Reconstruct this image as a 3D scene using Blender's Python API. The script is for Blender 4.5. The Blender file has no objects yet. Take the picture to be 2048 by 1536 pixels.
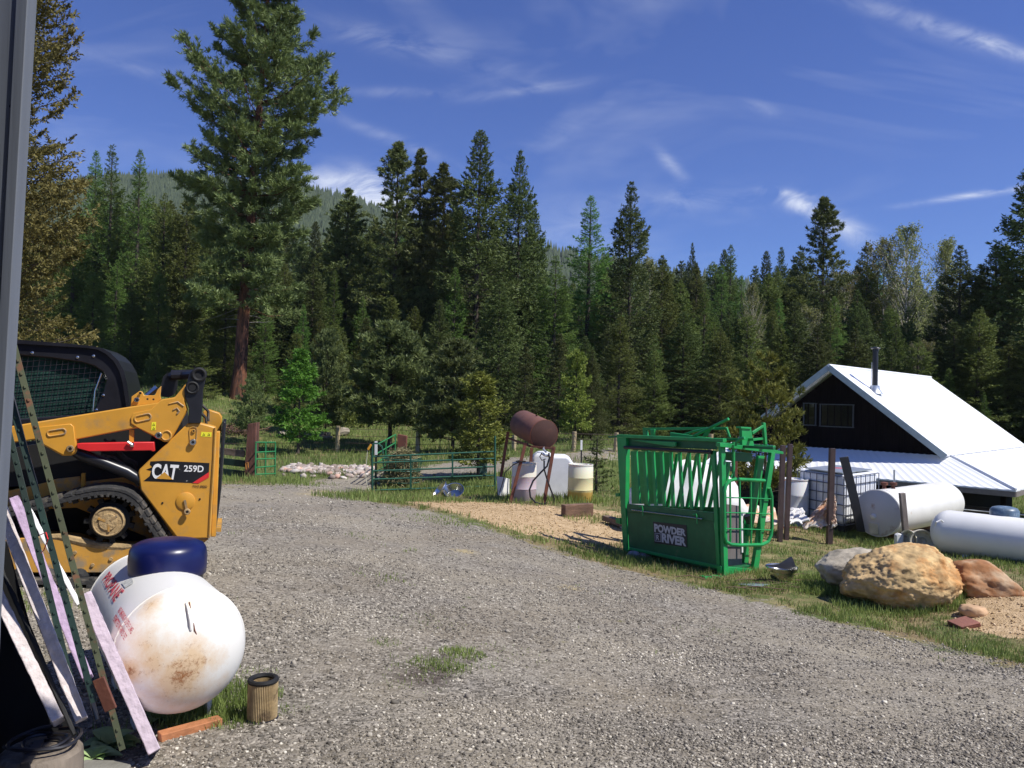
import bpy, bmesh, math, random
import numpy as np
from mathutils import Vector, Matrix
R_ = math.radians
random.seed(7)
scene = bpy.context.scene
COL = scene.collection

# ------------------------------------------------------------------ camera
FPX = 1550.0; EYE = 1.65
PITCH = math.atan((796-768)/FPX); ROLL = 0.025
F = Vector((0, math.cos(PITCH), math.sin(PITCH)))
R0 = Vector((1, 0, 0)); U0 = Vector((0, -math.sin(PITCH), math.cos(PITCH)))
RV = R0*math.cos(ROLL) + U0*math.sin(ROLL)
UV = -R0*math.sin(ROLL) + U0*math.cos(ROLL)
cam = bpy.data.cameras.new('camera'); camo = bpy.data.objects.new('camera', cam); COL.objects.link(camo)
cam.sensor_width = 36; cam.lens = FPX/2048*36; cam.clip_end = 6000; cam.clip_start = 0.05
m = Matrix((( RV.x, UV.x, -F.x, 0), (RV.y, UV.y, -F.y, 0), (RV.z, UV.z, -F.z, EYE), (0, 0, 0, 1)))
camo.matrix_world = m
scene.camera = camo
CAM = Vector((0, 0, EYE))

# ------------------------------------------------------------------ light
SUN_AZ = R_(-24)      # direction towards the sun, angle from +X towards +Y
SUN_EL = R_(54)
sd = Vector((math.cos(SUN_AZ)*math.cos(SUN_EL), math.sin(SUN_AZ)*math.cos(SUN_EL), math.sin(SUN_EL)))
sun = bpy.data.lights.new('sun', 'SUN'); sun.energy = 4.6; sun.angle = R_(0.53); sun.color = (1, 0.965, 0.9)
suno = bpy.data.objects.new('sun', sun); COL.objects.link(suno)
suno.rotation_euler = sd.to_track_quat('Z', 'Y').to_euler()
suno.location = (0, 0, 30)
scene.view_settings.view_transform = 'Standard'; scene.view_settings.look = 'None'
scene.view_settings.gamma = 1; scene.view_settings.exposure = 0.25
scene.render.resolution_x = 1024; scene.render.resolution_y = 768

def build_world():
    w = bpy.data.worlds.new('World'); scene.world = w; w.use_nodes = True
    nt = w.node_tree; N = nt.nodes; L = nt.links; N.clear()
    out = N.new('ShaderNodeOutputWorld'); bg = N.new('ShaderNodeBackground')
    sky = N.new('ShaderNodeTexSky'); sky.sky_type = 'NISHITA'; sky.sun_disc = False
    sky.sun_elevation = SUN_EL; sky.sun_rotation = math.pi/2 - SUN_AZ
    sky.altitude = 900; sky.air_density = 1.0; sky.dust_density = 0.35; sky.ozone_density = 3.0
    hs = N.new('ShaderNodeHueSaturation'); hs.inputs['Saturation'].default_value = 1.12; hs.inputs['Hue'].default_value = 0.513
    L.new(sky.outputs[0], hs.inputs['Color'])
    bg.inputs['Strength'].default_value = 0.13
    ti = N.new('ShaderNodeMixRGB'); ti.blend_type = 'MULTIPLY'; ti.inputs[0].default_value = 1; L.new(hs.outputs[0], ti.inputs[1]); ti.inputs[2].default_value = (.50,.60,.84,1)
    # direction -> (x/y, z/y)
    tc = N.new('ShaderNodeTexCoord'); sp = N.new('ShaderNodeSeparateXYZ'); L.new(tc.outputs['Generated'], sp.inputs[0])
    def M(op, a, b=None, c=None, clamp=False):
        n = N.new('ShaderNodeMath'); n.operation = op; n.use_clamp = clamp
        for i, q in enumerate((a, b, c)):
            if q is None: continue
            if isinstance(q, (int, float)): n.inputs[i].default_value = q
            else: L.new(q, n.inputs[i])
        return n.outputs[0]
    y = M('MAXIMUM', sp.outputs[1], 0.05)
    a = M('DIVIDE', sp.outputs[0], y); b = M('DIVIDE', sp.outputs[2], y)
    front = M('GREATER_THAN', sp.outputs[1], 0.06)
    cb = N.new('ShaderNodeCombineXYZ'); L.new(a, cb.inputs[0]); L.new(b, cb.inputs[1])
    def noise(scale, sx, sy, rot, detail=5, dist=0.6, off=0):
        mp = N.new('ShaderNodeMapping'); L.new(cb.outputs[0], mp.inputs[0])
        mp.inputs['Rotation'].default_value = (0, 0, rot); mp.inputs['Scale'].default_value = (sx, sy, 1)
        mp.inputs['Location'].default_value = (off, off*1.7, off*.3)
        n = N.new('ShaderNodeTexNoise'); n.inputs['Scale'].default_value = scale; n.inputs['Detail'].default_value = detail
        n.inputs['Roughness'].default_value = 0.6; n.inputs['Distortion'].default_value = dist
        L.new(mp.outputs[0], n.inputs['Vector']); return n.outputs[0]
    veil = noise(2.2, 1, 2.6, 0.35, 4, 1.0)
    veil = M('MULTIPLY', M('SUBTRACT', veil, 0.50, clamp=True), 0.55)
    wisp = noise(5, 1, 5, 0.4, 7, 1.2, 3)
    total = M('MULTIPLY', veil, M('ADD', M('MULTIPLY', wisp, 1.6), 0.1))
    fine = noise(9, 1, 2.2, -0.35, 8, 1.6, 9)
    def blob(u, v, ru, rv, rot, amp, streaky=0.9):
        d = F*FPX + RV*(u-1024) - UV*(v-768)
        ca, cbb = d.x/d.y, d.z/d.y
        dx = M('SUBTRACT', a, ca); dy = M('SUBTRACT', b, cbb)
        c, s = math.cos(rot), math.sin(rot)
        p = M('DIVIDE', M('ADD', M('MULTIPLY', dx, c), M('MULTIPLY', dy, s)), ru/FPX)
        q = M('DIVIDE', M('SUBTRACT', M('MULTIPLY', dy, c), M('MULTIPLY', dx, s)), rv/FPX)
        r = M('ADD', M('MULTIPLY', p, p), M('MULTIPLY', q, q))
        g = M('EXPONENT', M('MULTIPLY', r, -1.0))
        return M('MULTIPLY', g, M('MULTIPLY', M('SUBTRACT', fine, 0.36, clamp=True), amp*3.2*streaky))
    blobs = [(1600, 408, 46, 16, -0.4, 1.2), (1566, 386, 42, 6, -.1, 1.3), (1690, 455, 70, 22, -.45, .55), (700, 378, 120, 36, 0, 1.1), (760, 405, 80, 30, 0, .9),
             (2000, 92, 150, 15, -.30, .5), (1820, 40, 150, 20, -.3, .22), (1960, 388, 110, 6, .17, 1.0), (1340, 325, 40, 12, -.8, .4),
             (1530, 220, 36, 12, -.3, .25), (1060, 178, 120, 10, .18, .16), (760, 78, 190, 24, -.2, .12), (1420, 400, 170, 26, .05, .25),
             (900, 110, 220, 26, -.25, .10), (800, 185, 100, 10, 0, .2), (260, 130, 150, 14, -.3, .15), (1110, 270, 130, 22, .5, .10), (1110, 460, 120, 60, 0, .18),
             (800, 285, 170, 12, -.35, .18)]
    for bl in blobs: total = M('ADD', total, blob(*bl))
    total = M('MINIMUM', M('MULTIPLY', total, front), 0.9)
    mx = N.new('ShaderNodeMixRGB'); L.new(total, mx.inputs[0]); L.new(ti.outputs[0], mx.inputs[1]); mx.inputs[2].default_value = (6.4, 6.7, 7.3, 1)
    L.new(mx.outputs[0], bg.inputs[0]); L.new(bg.outputs[0], out.inputs[0])
build_world()

# ------------------------------------------------------------------ geometry helpers
def ray(u, v): return (F*FPX + RV*(u-1024) - UV*(v-768))
def P(u, v, Y):
    d = ray(u, v); return CAM + d*(Y/d.y)
def hit(u, v, p0, n):
    d = ray(u, v); return CAM + d*((p0-CAM).dot(n)/d.dot(n))
def px(p):
    q = Vector(p)-CAM; z = q.dot(F); return (1024+q.dot(RV)/z*FPX, 768-q.dot(UV)/z*FPX)

# ------------------------------------------------------------------ terrain
ctrl_px = [(350,1432,4.05),(525,1447,3.87),(250,1168,6.55),(430,1165,6.7),(20,1168,6.2),(1440,1150,11.2),(1250,1105,12.9),(1510,1138,11.7),
 (1820,1225,9.2),(1500,1300,6.6),(1024,1200,7.45),(1024,1050,14.0),(700,1000,15.9),(600,966,21.0),(497,962,22.0),(745,985,22.0),(980,985,22.0),
 (1160,1003,18.0),(1025,1003,17.8),(600,940,26.0),(675,906,34.0),(835,906,34.0),(450,900,34),(300,880,36),(475,797,45.0),(600,800,46.0),(300,798,46.0),(750,835,47),(1000,850,50.0),
 (1147,903,30.0),(1230,903,30.0),(1400,895,36.0),(956,958,24.0),(1000,925,27.5),(1640,1056,17.0),(1750,1082,16.0),(1930,1115,13.5),(2100,1105,13.8),(1560,1060,16),
 (1024,1536,3.47),(1700,1536,3.65),(1300,1420,4.7)]
ctrl = [tuple(P(*c)) for c in ctrl_px]
ctrl += [(0,0,0),(-3,0,0),(4,0,-.1),(-3.5,4,0),(5,3.5,-.2),(9,6,-.6),(16,12,-1.3),(12,24,-2.3),(8,28,-2.1),(20,22,-2.6),(20,35,-2.4),(-8,8,.05),(-12,16,0.1),(-20,25,.3),(-20,45,2),
         (-30,10,0),(0,-12,0),(30,0,-1),(-60,70,4),(60,60,-2),(0,80,1.5),(70,120,-1),(-30,120,6),(20,120,0.5),(120,60,-2),(-120,60,4),(40,45,-2.2)]
cx = np.array(ctrl)
def _phi(r2): return 0.5*r2*np.log(r2+1e-9)
def _solve():
    n = len(cx); d2 = ((cx[:,None,:2]-cx[None,:,:2])**2).sum(-1)
    A = np.zeros((n+3, n+3)); A[:n,:n] = _phi(d2) + np.eye(n)*0.02
    A[:n,n] = 1; A[:n,n+1:] = cx[:,:2]; A[n,:n] = 1; A[n+1:,:n] = cx[:,:2].T
    return np.linalg.solve(A, np.concatenate([cx[:,2], [0,0,0]]))
_w = _solve()
def gzv(x, y):
    x = np.asarray(x, float); y = np.asarray(y, float); shp = x.shape; x = x.ravel(); y = y.ravel()
    xc = np.clip(x, -120, 120); yc = np.clip(y, -15, 125); out = np.empty(len(x))
    for i in range(0, len(x), 20000):
        a = xc[i:i+20000]; b = yc[i:i+20000]
        d2 = (a[:,None]-cx[None,:,0])**2 + (b[:,None]-cx[None,:,1])**2
        out[i:i+20000] = _phi(d2)@_w[:-3] + _w[-3] + _w[-2]*a + _w[-1]*b
    return out.reshape(shp)
def gz(x, y): return float(gzv(np.array([x]), np.array([y]))[0])
def G(u, v, ymax=120):
    d = ray(u, v); d = d/d.y; ys = np.concatenate([np.arange(1.5, 30, .05), np.arange(30, ymax, .25)])
    h = EYE + d.z*ys - gzv(d.x*ys, ys)
    i = np.argmax(h < 0)
    if h[i] >= 0: i = len(ys)-1
    Y = ys[i]
    return Vector((d.x*Y, Y, gz(d.x*Y, Y)))

# ------------------------------------------------------------------ object helpers
def tag(o, label=None, cat=None, group=None, kind=None):
    if label: o['label'] = label
    if cat: o['category'] = cat
    if group: o['group'] = group
    if kind: o['kind'] = kind
    return o
def empty(name, loc, label, cat, group=None):
    o = bpy.data.objects.new(name, None); o.empty_display_size = .2; COL.objects.link(o); o.location = loc
    return tag(o, label, cat, group)
def copy_tree(o, parent=None):
    c = o.copy(); COL.objects.link(c); c.parent = parent
    for ch in list(o.children): copy_tree(ch, c)
    return c
def np_mesh(name, verts, faces_flat, nper, mat, smooth=False):
    me = bpy.data.meshes.new(name); verts = np.asarray(verts, np.float32); faces_flat = np.asarray(faces_flat, np.int32).ravel()
    nf = len(faces_flat)//nper
    me.vertices.add(len(verts)); me.vertices.foreach_set('co', verts.ravel())
    me.loops.add(len(faces_flat)); me.loops.foreach_set('vertex_index', faces_flat)
    me.polygons.add(nf); me.polygons.foreach_set('loop_start', np.arange(0, nf*nper, nper, dtype=np.int32))
    me.polygons.foreach_set('loop_total', np.full(nf, nper, np.int32))
    if smooth: me.polygons.foreach_set('use_smooth', np.ones(nf, bool))
    me.update(calc_edges=True); me.validate()
    if mat: me.materials.append(mat)
    return me
def link(name, me, parent=None, loc=None):
    o = bpy.data.objects.new(name, me); COL.objects.link(o)
    if parent: o.parent = parent
    if loc is not None: o.location = loc
    return o

class MB:
    """mesh collector in world coordinates"""
    def __init__(s): s.v = []; s.f = []
    def add(s, vs, fs):
        b = len(s.v); s.v += [tuple(q) for q in vs]; s.f += [tuple(i+b for i in f) for f in fs]; return s
    def box(s, c, hx, hy, hz):
        """centre + three half-axis vectors"""
        c = Vector(c); hx = Vector(hx); hy = Vector(hy); hz = Vector(hz)
        vs = [c+sx*hx+sy*hy+sz*hz for sx in (-1,1) for sy in (-1,1) for sz in (-1,1)]
        return s.add(vs, [(0,1,3,2),(4,6,7,5),(0,4,5,1),(2,3,7,6),(0,2,6,4),(1,5,7,3)])
    def aabb(s, a, b):
        a = Vector(a); b = Vector(b); c = (a+b)/2; h = (b-a)/2
        return s.box(c, (h.x,0,0), (0,h.y,0), (0,0,h.z))
    def bar(s, a, b, w, t, up=Vector((0,0,1))):
        """rectangular bar a->b, width w along side, t along up"""
        a = Vector(a); b = Vector(b); d = (b-a); L = d.length; d.normalize()
        up = Vector(up)
        side = d.cross(up)
        if side.length < 1e-4: side = d.cross(Vector((1,0,0)))
        side.normalize(); u2 = side.cross(d).normalized()
        return s.box((a+b)/2, d*L/2, side*w/2, u2*t/2)
    def prism(s, pts, ext):
        """planar outline + extrusion vector"""
        pts = [Vector(p) for p in pts]; ext = Vector(ext); n = len(pts)
        vs = pts+[p+ext for p in pts]
        fs = [tuple(range(n-1,-1,-1)), tuple(range(n, 2*n))]+[(i,(i+1)%n,(i+1)%n+n,i+n) for i in range(n)]
        return s.add(vs, fs)
    def tube(s, path, r, n=8, closed=False, caps=True):
        path = [Vector(p) for p in path]; m = len(path)
        rr = r if isinstance(r, (list, tuple)) else [r]*m
        rings = []; prev = None
        for i, p in enumerate(path):
            if closed: d = path[(i+1)%m]-path[i-1]
            else: d = path[min(i+1,m-1)]-path[max(i-1,0)]
            d.normalize()
            if prev is None:
                a = d.cross(Vector((0,0,1)))
                if a.length < 1e-3: a = d.cross(Vector((1,0,0)))
            else:
                a = prev - d*prev.dot(d)
                if a.length < 1e-4: a = d.orthogonal()
            a.normalize(); prev = a; b = d.cross(a)
            rings.append([p+(a*math.cos(t)+b*math.sin(t))*rr[i] for t in [2*math.pi*k/n for k in range(n)]])
        vs = [q for r_ in rings for q in r_]; fs = []
        for i in range(m if closed else m-1):
            j = (i+1)%m
            for k in range(n): fs.append((i*n+k, i*n+(k+1)%n, j*n+(k+1)%n, j*n+k))
        if caps and not closed: fs += [tuple(range(n-1,-1,-1)), tuple((m-1)*n+k for k in range(n))]
        return s.add(vs, fs)
    def lathe(s, c, axis, prof, n=24, a0=0):
        """prof = [(dist along axis, radius)]"""
        c = Vector(c); ax = Vector(axis).normalized(); a = ax.orthogonal().normalized(); b = ax.cross(a)
        vs = []; fs = []
        for (h, r) in prof:
            for k in range(n):
                t = 2*math.pi*k/n+a0; vs.append(c+ax*h+(a*math.cos(t)+b*math.sin(t))*max(r, 1e-4))
        m = len(prof)
        for i in range(m-1):
            for k in range(n): fs.append((i*n+k, i*n+(k+1)%n, (i+1)*n+(k+1)%n, (i+1)*n+k))
        fs += [tuple(range(n-1,-1,-1)), tuple((m-1)*n+k for k in range(n))]
        return s.add(vs, fs)
    def build(s, name, mat, parent=None, smooth=35, bevel=0, origin=None, seg=2):
        o_ = Vector((0,0,0))
        if parent is not None:
            q = parent
            while q is not None: o_ = o_+q.location; q = q.parent
        loc = Vector((0,0,0))
        if parent is None and origin is not None: o_ = Vector(origin); loc = o_
        me = bpy.data.meshes.new(name)
        me.from_pydata([tuple(Vector(q)-o_) for q in s.v], [], s.f)
        bm = bmesh.new(); bm.from_mesh(me); bmesh.ops.recalc_face_normals(bm, faces=bm.faces); bm.to_mesh(me); bm.free()
        me.materials.append(mat)
        if smooth:
            me.shade_smooth(); me.set_sharp_from_angle(angle=R_(smooth))
        o = bpy.data.objects.new(name, me); COL.objects.link(o); o.location = loc
        if parent is not None: o.parent = parent
        if bevel:
            b = o.modifiers.new('bevel', 'BEVEL'); b.width = bevel; b.segments = seg; b.limit_method = 'ANGLE'; b.angle_limit = R_(40)
        return o

def text_pts(txt, size=1.0, bold=0.0, align='LEFT', sx=1.0):
    """verts + faces of a text laid in XY"""
    cu = bpy.data.curves.new('t', 'FONT'); cu.body = txt; cu.size = size; cu.offset = bold; cu.align_x = align; cu.resolution_u = 4
    o = bpy.data.objects.new('t', cu); COL.objects.link(o)
    dg = bpy.context.evaluated_depsgraph_get(); dg.update()
    me = o.evaluated_get(dg).to_mesh()
    bm = bmesh.new(); bm.from_mesh(me); bmesh.ops.triangulate(bm, faces=bm.faces)
    vs = [(v.co.x*sx, v.co.y) for v in bm.verts]; fs = [tuple(v.index for v in f.verts) for f in bm.faces]
    bm.free(); o.evaluated_get(dg).to_mesh_clear(); bpy.data.objects.remove(o); bpy.data.curves.remove(cu)
    return vs, fs
def text_quad(mb, txt, quad, nrm, lift=0.003, bold=0.0, th=0.002):
    """text stretched over a quad (bl, br, tr, tl) in the world, with a little thickness"""
    vs, fs = text_pts(txt, 1.0, bold)
    xs = [v[0] for v in vs]; ys = [v[1] for v in vs]; x0, x1, y0, y1 = min(xs), max(xs), min(ys), max(ys)
    bl, br, tr, tl = [Vector(q) for q in quad]; nrm = Vector(nrm).normalized()
    out = []
    for x, y in vs:
        s = (x-x0)/(x1-x0); t = (y-y0)/(y1-y0)
        out.append((bl*(1-s)+br*s)*(1-t)+(tl*(1-s)+tr*s)*t+nrm*(lift+th))
    mb.add(out, fs)

# ------------------------------------------------------------------ materials
def newmat(name):
    m = bpy.data.materials.new(name); m.use_nodes = True; nt = m.node_tree
    return m, nt, nt.nodes, nt.links, nt.nodes['Principled BSDF']
def lnk(L, a, b): L.new(a, b)
def mat(name, col, rough=.6, metal=0, var=.12, vscale=6, col2=None, c2scale=3, c2lo=.55, c2hi=.7, bump=0, bscale=40, detail=6, stretch=None, spec=.5, sss=0, trans=0):
    """paint/wood/stone: base colour with small value noise, an optional second colour in blotches, and bump"""
    m, nt, N, L, B = newmat(name)
    tc = N.new('ShaderNodeTexCoord'); mp = N.new('ShaderNodeMapping'); L.new(tc.outputs['Object'], mp.inputs[0])
    if stretch: mp.inputs['Scale'].default_value = stretch
    n1 = N.new('ShaderNodeTexNoise'); n1.inputs['Scale'].default_value = vscale; n1.inputs['Detail'].default_value = detail; L.new(mp.outputs[0], n1.inputs['Vector'])
    r1 = N.new('ShaderNodeMapRange'); r1.inputs[3].default_value = 1-var*1.6; r1.inputs[4].default_value = 1+var*1.6; r1.inputs[1].default_value = .25; r1.inputs[2].default_value = .75
    L.new(n1.outputs[0], r1.inputs[0])
    mu = N.new('ShaderNodeVectorMath'); mu.operation = 'SCALE'; L.new(r1.outputs[0], mu.inputs['Scale'])
    src = None
    if col2:
        n2 = N.new('ShaderNodeTexNoise'); n2.inputs['Scale'].default_value = c2scale; n2.inputs['Detail'].default_value = 8; n2.inputs['Roughness'].default_value = .65
        L.new(mp.outputs[0], n2.inputs['Vector'])
        r2 = N.new('ShaderNodeMapRange'); r2.inputs[1].default_value = c2lo; r2.inputs[2].default_value = c2hi; L.new(n2.outputs[0], r2.inputs[0])
        mx = N.new('ShaderNodeMixRGB'); mx.inputs[1].default_value = (*col, 1); mx.inputs[2].default_value = (*col2, 1); L.new(r2.outputs[0], mx.inputs[0])
        L.new(mx.outputs[0], mu.inputs[0])
    else: mu.inputs[0].default_value = col
    L.new(mu.outputs[0], B.inputs['Base Color'])
    B.inputs['Roughness'].default_value = rough; B.inputs['Metallic'].default_value = metal; B.inputs['Specular IOR Level'].default_value = spec
    if trans: B.inputs['Transmission Weight'].default_value = trans
    if sss: B.inputs['Subsurface Weight'].default_value = sss; B.inputs['Subsurface Radius'].default_value = (.05, .05, .05)
    if bump:
        n3 = N.new('ShaderNodeTexNoise'); n3.inputs['Scale'].default_value = bscale; n3.inputs['Detail'].default_value = 8; L.new(mp.outputs[0], n3.inputs['Vector'])
        bp = N.new('ShaderNodeBump'); bp.inputs['Strength'].default_value = bump; bp.inputs['Distance'].default_value = .02
        L.new(n3.outputs[0], bp.inputs['Height']); L.new(bp.outputs[0], B.inputs['Normal'])
    return m

def leafmat(name, c1, c2, trans=.25, rough=.6, clump=.5, hue=0.02):
    m, nt, N, L, B = newmat(name)
    geo = N.new('ShaderNodeNewGeometry'); oi = N.new('ShaderNodeObjectInfo'); tc = N.new('ShaderNodeTexCoord')
    n = N.new('ShaderNodeTexNoise'); n.inputs['Scale'].default_value = clump; n.inputs['Detail'].default_value = 4; L.new(tc.outputs['Object'], n.inputs['Vector'])
    ad = N.new('ShaderNodeMath'); ad.operation = 'MULTIPLY_ADD'; L.new(geo.outputs['Random Per Island'], ad.inputs[0]); ad.inputs[1].default_value = .5
    s = N.new('ShaderNodeMath'); s.operation = 'MULTIPLY_ADD'; L.new(n.outputs[0], s.inputs[0]); s.inputs[1].default_value = 1.6; s.inputs[2].default_value = -.55
    L.new(s.outputs[0], ad.inputs[2])
    mx = N.new('ShaderNodeMixRGB'); mx.inputs[1].default_value = (*c1, 1); mx.inputs[2].default_value = (*c2, 1); mx.use_clamp = False
    cl = N.new('ShaderNodeClamp'); L.new(ad.outputs[0], cl.inputs[0]); L.new(cl.outputs[0], mx.inputs[0])
    hs = N.new('ShaderNodeHueSaturation'); L.new(mx.outputs[0], hs.inputs['Color'])
    h = N.new('ShaderNodeMapRange'); L.new(oi.outputs['Random'], h.inputs[0]); h.inputs[3].default_value = .5-hue; h.inputs[4].default_value = .5+hue
    vv = N.new('ShaderNodeMapRange'); L.new(oi.outputs['Random'], vv.inputs[0]); vv.inputs[3].default_value = .78; vv.inputs[4].default_value = 1.45
    L.new(h.outputs[0], hs.inputs['Hue']); L.new(vv.outputs[0], hs.inputs['Value'])
    B.inputs['Roughness'].default_value = rough; B.inputs['Specular IOR Level'].default_value = .25
    L.new(hs.outputs[0], B.inputs['Base Color'])
    if trans:
        tr = N.new('ShaderNodeBsdfTranslucent'); L.new(hs.outputs[0], tr.inputs['Color'])
        ms = N.new('ShaderNodeMixShader'); ms.inputs[0].default_value = trans
        L.new(B.outputs[0], ms.inputs[1]); L.new(tr.outputs[0], ms.inputs[2]); L.new(ms.outputs[0], N['Material Output'].inputs[0])
    return m

# ------------------------------------------------------------------ ground masks
def inpoly(x, y, poly):
    c = np.zeros(x.shape, bool); n = len(poly)
    for i in range(n):
        x0, y0 = poly[i]; x1, y1 = poly[(i+1)%n]
        if y0 == y1: continue
        t = (y > min(y0,y1)) & (y <= max(y0,y1)) & (x < (x1-x0)*(y-y0)/(y1-y0)+x0)
        c ^= t
    return c
def GP(pts): return [tuple(G(u, v)[:2]) for u, v in pts]
road_edge = GP([(2047,1340),(1950,1312),(1850,1287),(1750,1262),(1650,1238),(1560,1215),(1480,1193),(1400,1172),(1330,1158),(1260,1143),(1200,1128),(1100,1098),(1010,1068),(930,1042),(850,1020),(780,1008),(705,1000),(690,990),(745,984),(740,962)])
road_poly = road_edge + GP([(800,950),(860,928),(640,955),(600,962),(560,967),(450,970),(300,978)]) + [(-12,20),(-14,4),(-14,-14),(14,-14),(14,2)]
lane_poly = GP([(860,932),(940,918),(1060,913),(1300,910),(1500,905),(1500,918),(1300,924),(1100,930),(1000,945),(900,955),(800,968),(745,975)])
sand_poly = GP([(800,1006),(880,1000),(1000,1006),(1110,1014),(1240,1022),(1260,1050),(1245,1088),(1120,1082),(1010,1058),(930,1035),(860,1016)])
sand2_poly = GP([(1900,1235),(1950,1205),(2100,1190),(2100,1290),(1990,1275),(1930,1262)])
def spaced(segs):
    out = []
    for a, b, s in segs: out.append(np.arange(a, b, s))
    return np.concatenate(out)
gxs = spaced([(-1500,-200,100),(-200,-60,10),(-60,-12,1.5),(-12,-5,.3),(-5,9,.12),(9,20,.3),(20,60,1.5),(60,200,10),(200,1601,100)])
gys = spaced([(-1000,-100,100),(-100,-12,8),(-12,2.5,.6),(2.5,16,.12),(16,30,.25),(30,60,.8),(60,160,4),(160,1601,60)])
GX, GY = np.meshgrid(gxs, gys); GZ = gzv(GX, GY)
far = np.clip((np.hypot(GX, GY)-130)/300, 0, 1); GZ = GZ*(1-far)
def blur(a, k):
    for _ in range(k):
        a = (a+np.roll(a,1,0)+np.roll(a,-1,0)+np.roll(a,1,1)+np.roll(a,-1,1))/5
    return a
M_road = blur((inpoly(GX, GY, road_poly) | inpoly(GX, GY, lane_poly)).astype(float), 14)
M_sand = blur((inpoly(GX, GY, sand_poly) | inpoly(GX, GY, sand2_poly)).astype(float), 5)
def rnoise(x, y, seed, sc):
    r = np.random.default_rng(seed); o = np.zeros_like(x)
    for k in range(7):
        a = r.uniform(0, 2*math.pi); f = sc*r.uniform(.6, 2.2); o += np.sin((x*math.cos(a)+y*math.sin(a))*f+r.uniform(0, 6.3)+1.3*np.sin((y*math.cos(a)-x*math.sin(a))*f*.7))
    return o/7
# small relief: grass hummocks off the road, gentle unevenness on it, a pile of sand at the right
relief = (1-M_road)*(.045*rnoise(GX, GY, 3, 1.6)+.02*rnoise(GX, GY, 5, 5)) + M_road*(.012*rnoise(GX, GY, 8, 1.2)+.006*rnoise(GX,GY,9,6))
nearmask = (np.abs(GX) < 40) & (GY > 1) & (GY < 60)
pc = G(2060, 1235)
relief = relief + .22*np.exp(-(((GX-pc.x)/.9)**2+((GY-pc.y)/.8)**2))
GZ = GZ + np.where(nearmask, relief, 0)
from bisect import bisect_right
def gs(x, y):
    """height of the ground sheet"""
    i = min(max(bisect_right(gxs, x)-1, 0), len(gxs)-2); j = min(max(bisect_right(gys, y)-1, 0), len(gys)-2)
    s = (x-gxs[i])/(gxs[i+1]-gxs[i]); t = (y-gys[j])/(gys[j+1]-gys[j])
    return float((GZ[j,i]*(1-s)+GZ[j,i+1]*s)*(1-t)+(GZ[j+1,i]*(1-s)+GZ[j+1,i+1]*s)*t)
def gsv(x, y, A=None):
    A = GZ if A is None else A
    i = np.clip(np.searchsorted(gxs, x, 'right')-1, 0, len(gxs)-2); j = np.clip(np.searchsorted(gys, y, 'right')-1, 0, len(gys)-2)
    s = (x-gxs[i])/(gxs[i+1]-gxs[i]); t = (y-gys[j])/(gys[j+1]-gys[j])
    return (A[j,i]*(1-s)+A[j,i+1]*s)*(1-t)+(A[j+1,i]*(1-s)+A[j+1,i+1]*s)*t
def onground(u, v):
    g = G(u, v); return Vector((g.x, g.y, gs(g.x, g.y)))
def PY(u, Y, dz=0):
    """ground point at image column u and depth Y"""
    x = P(u, 900, Y).x; return Vector((x, Y, gs(x, Y)+dz))

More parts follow.
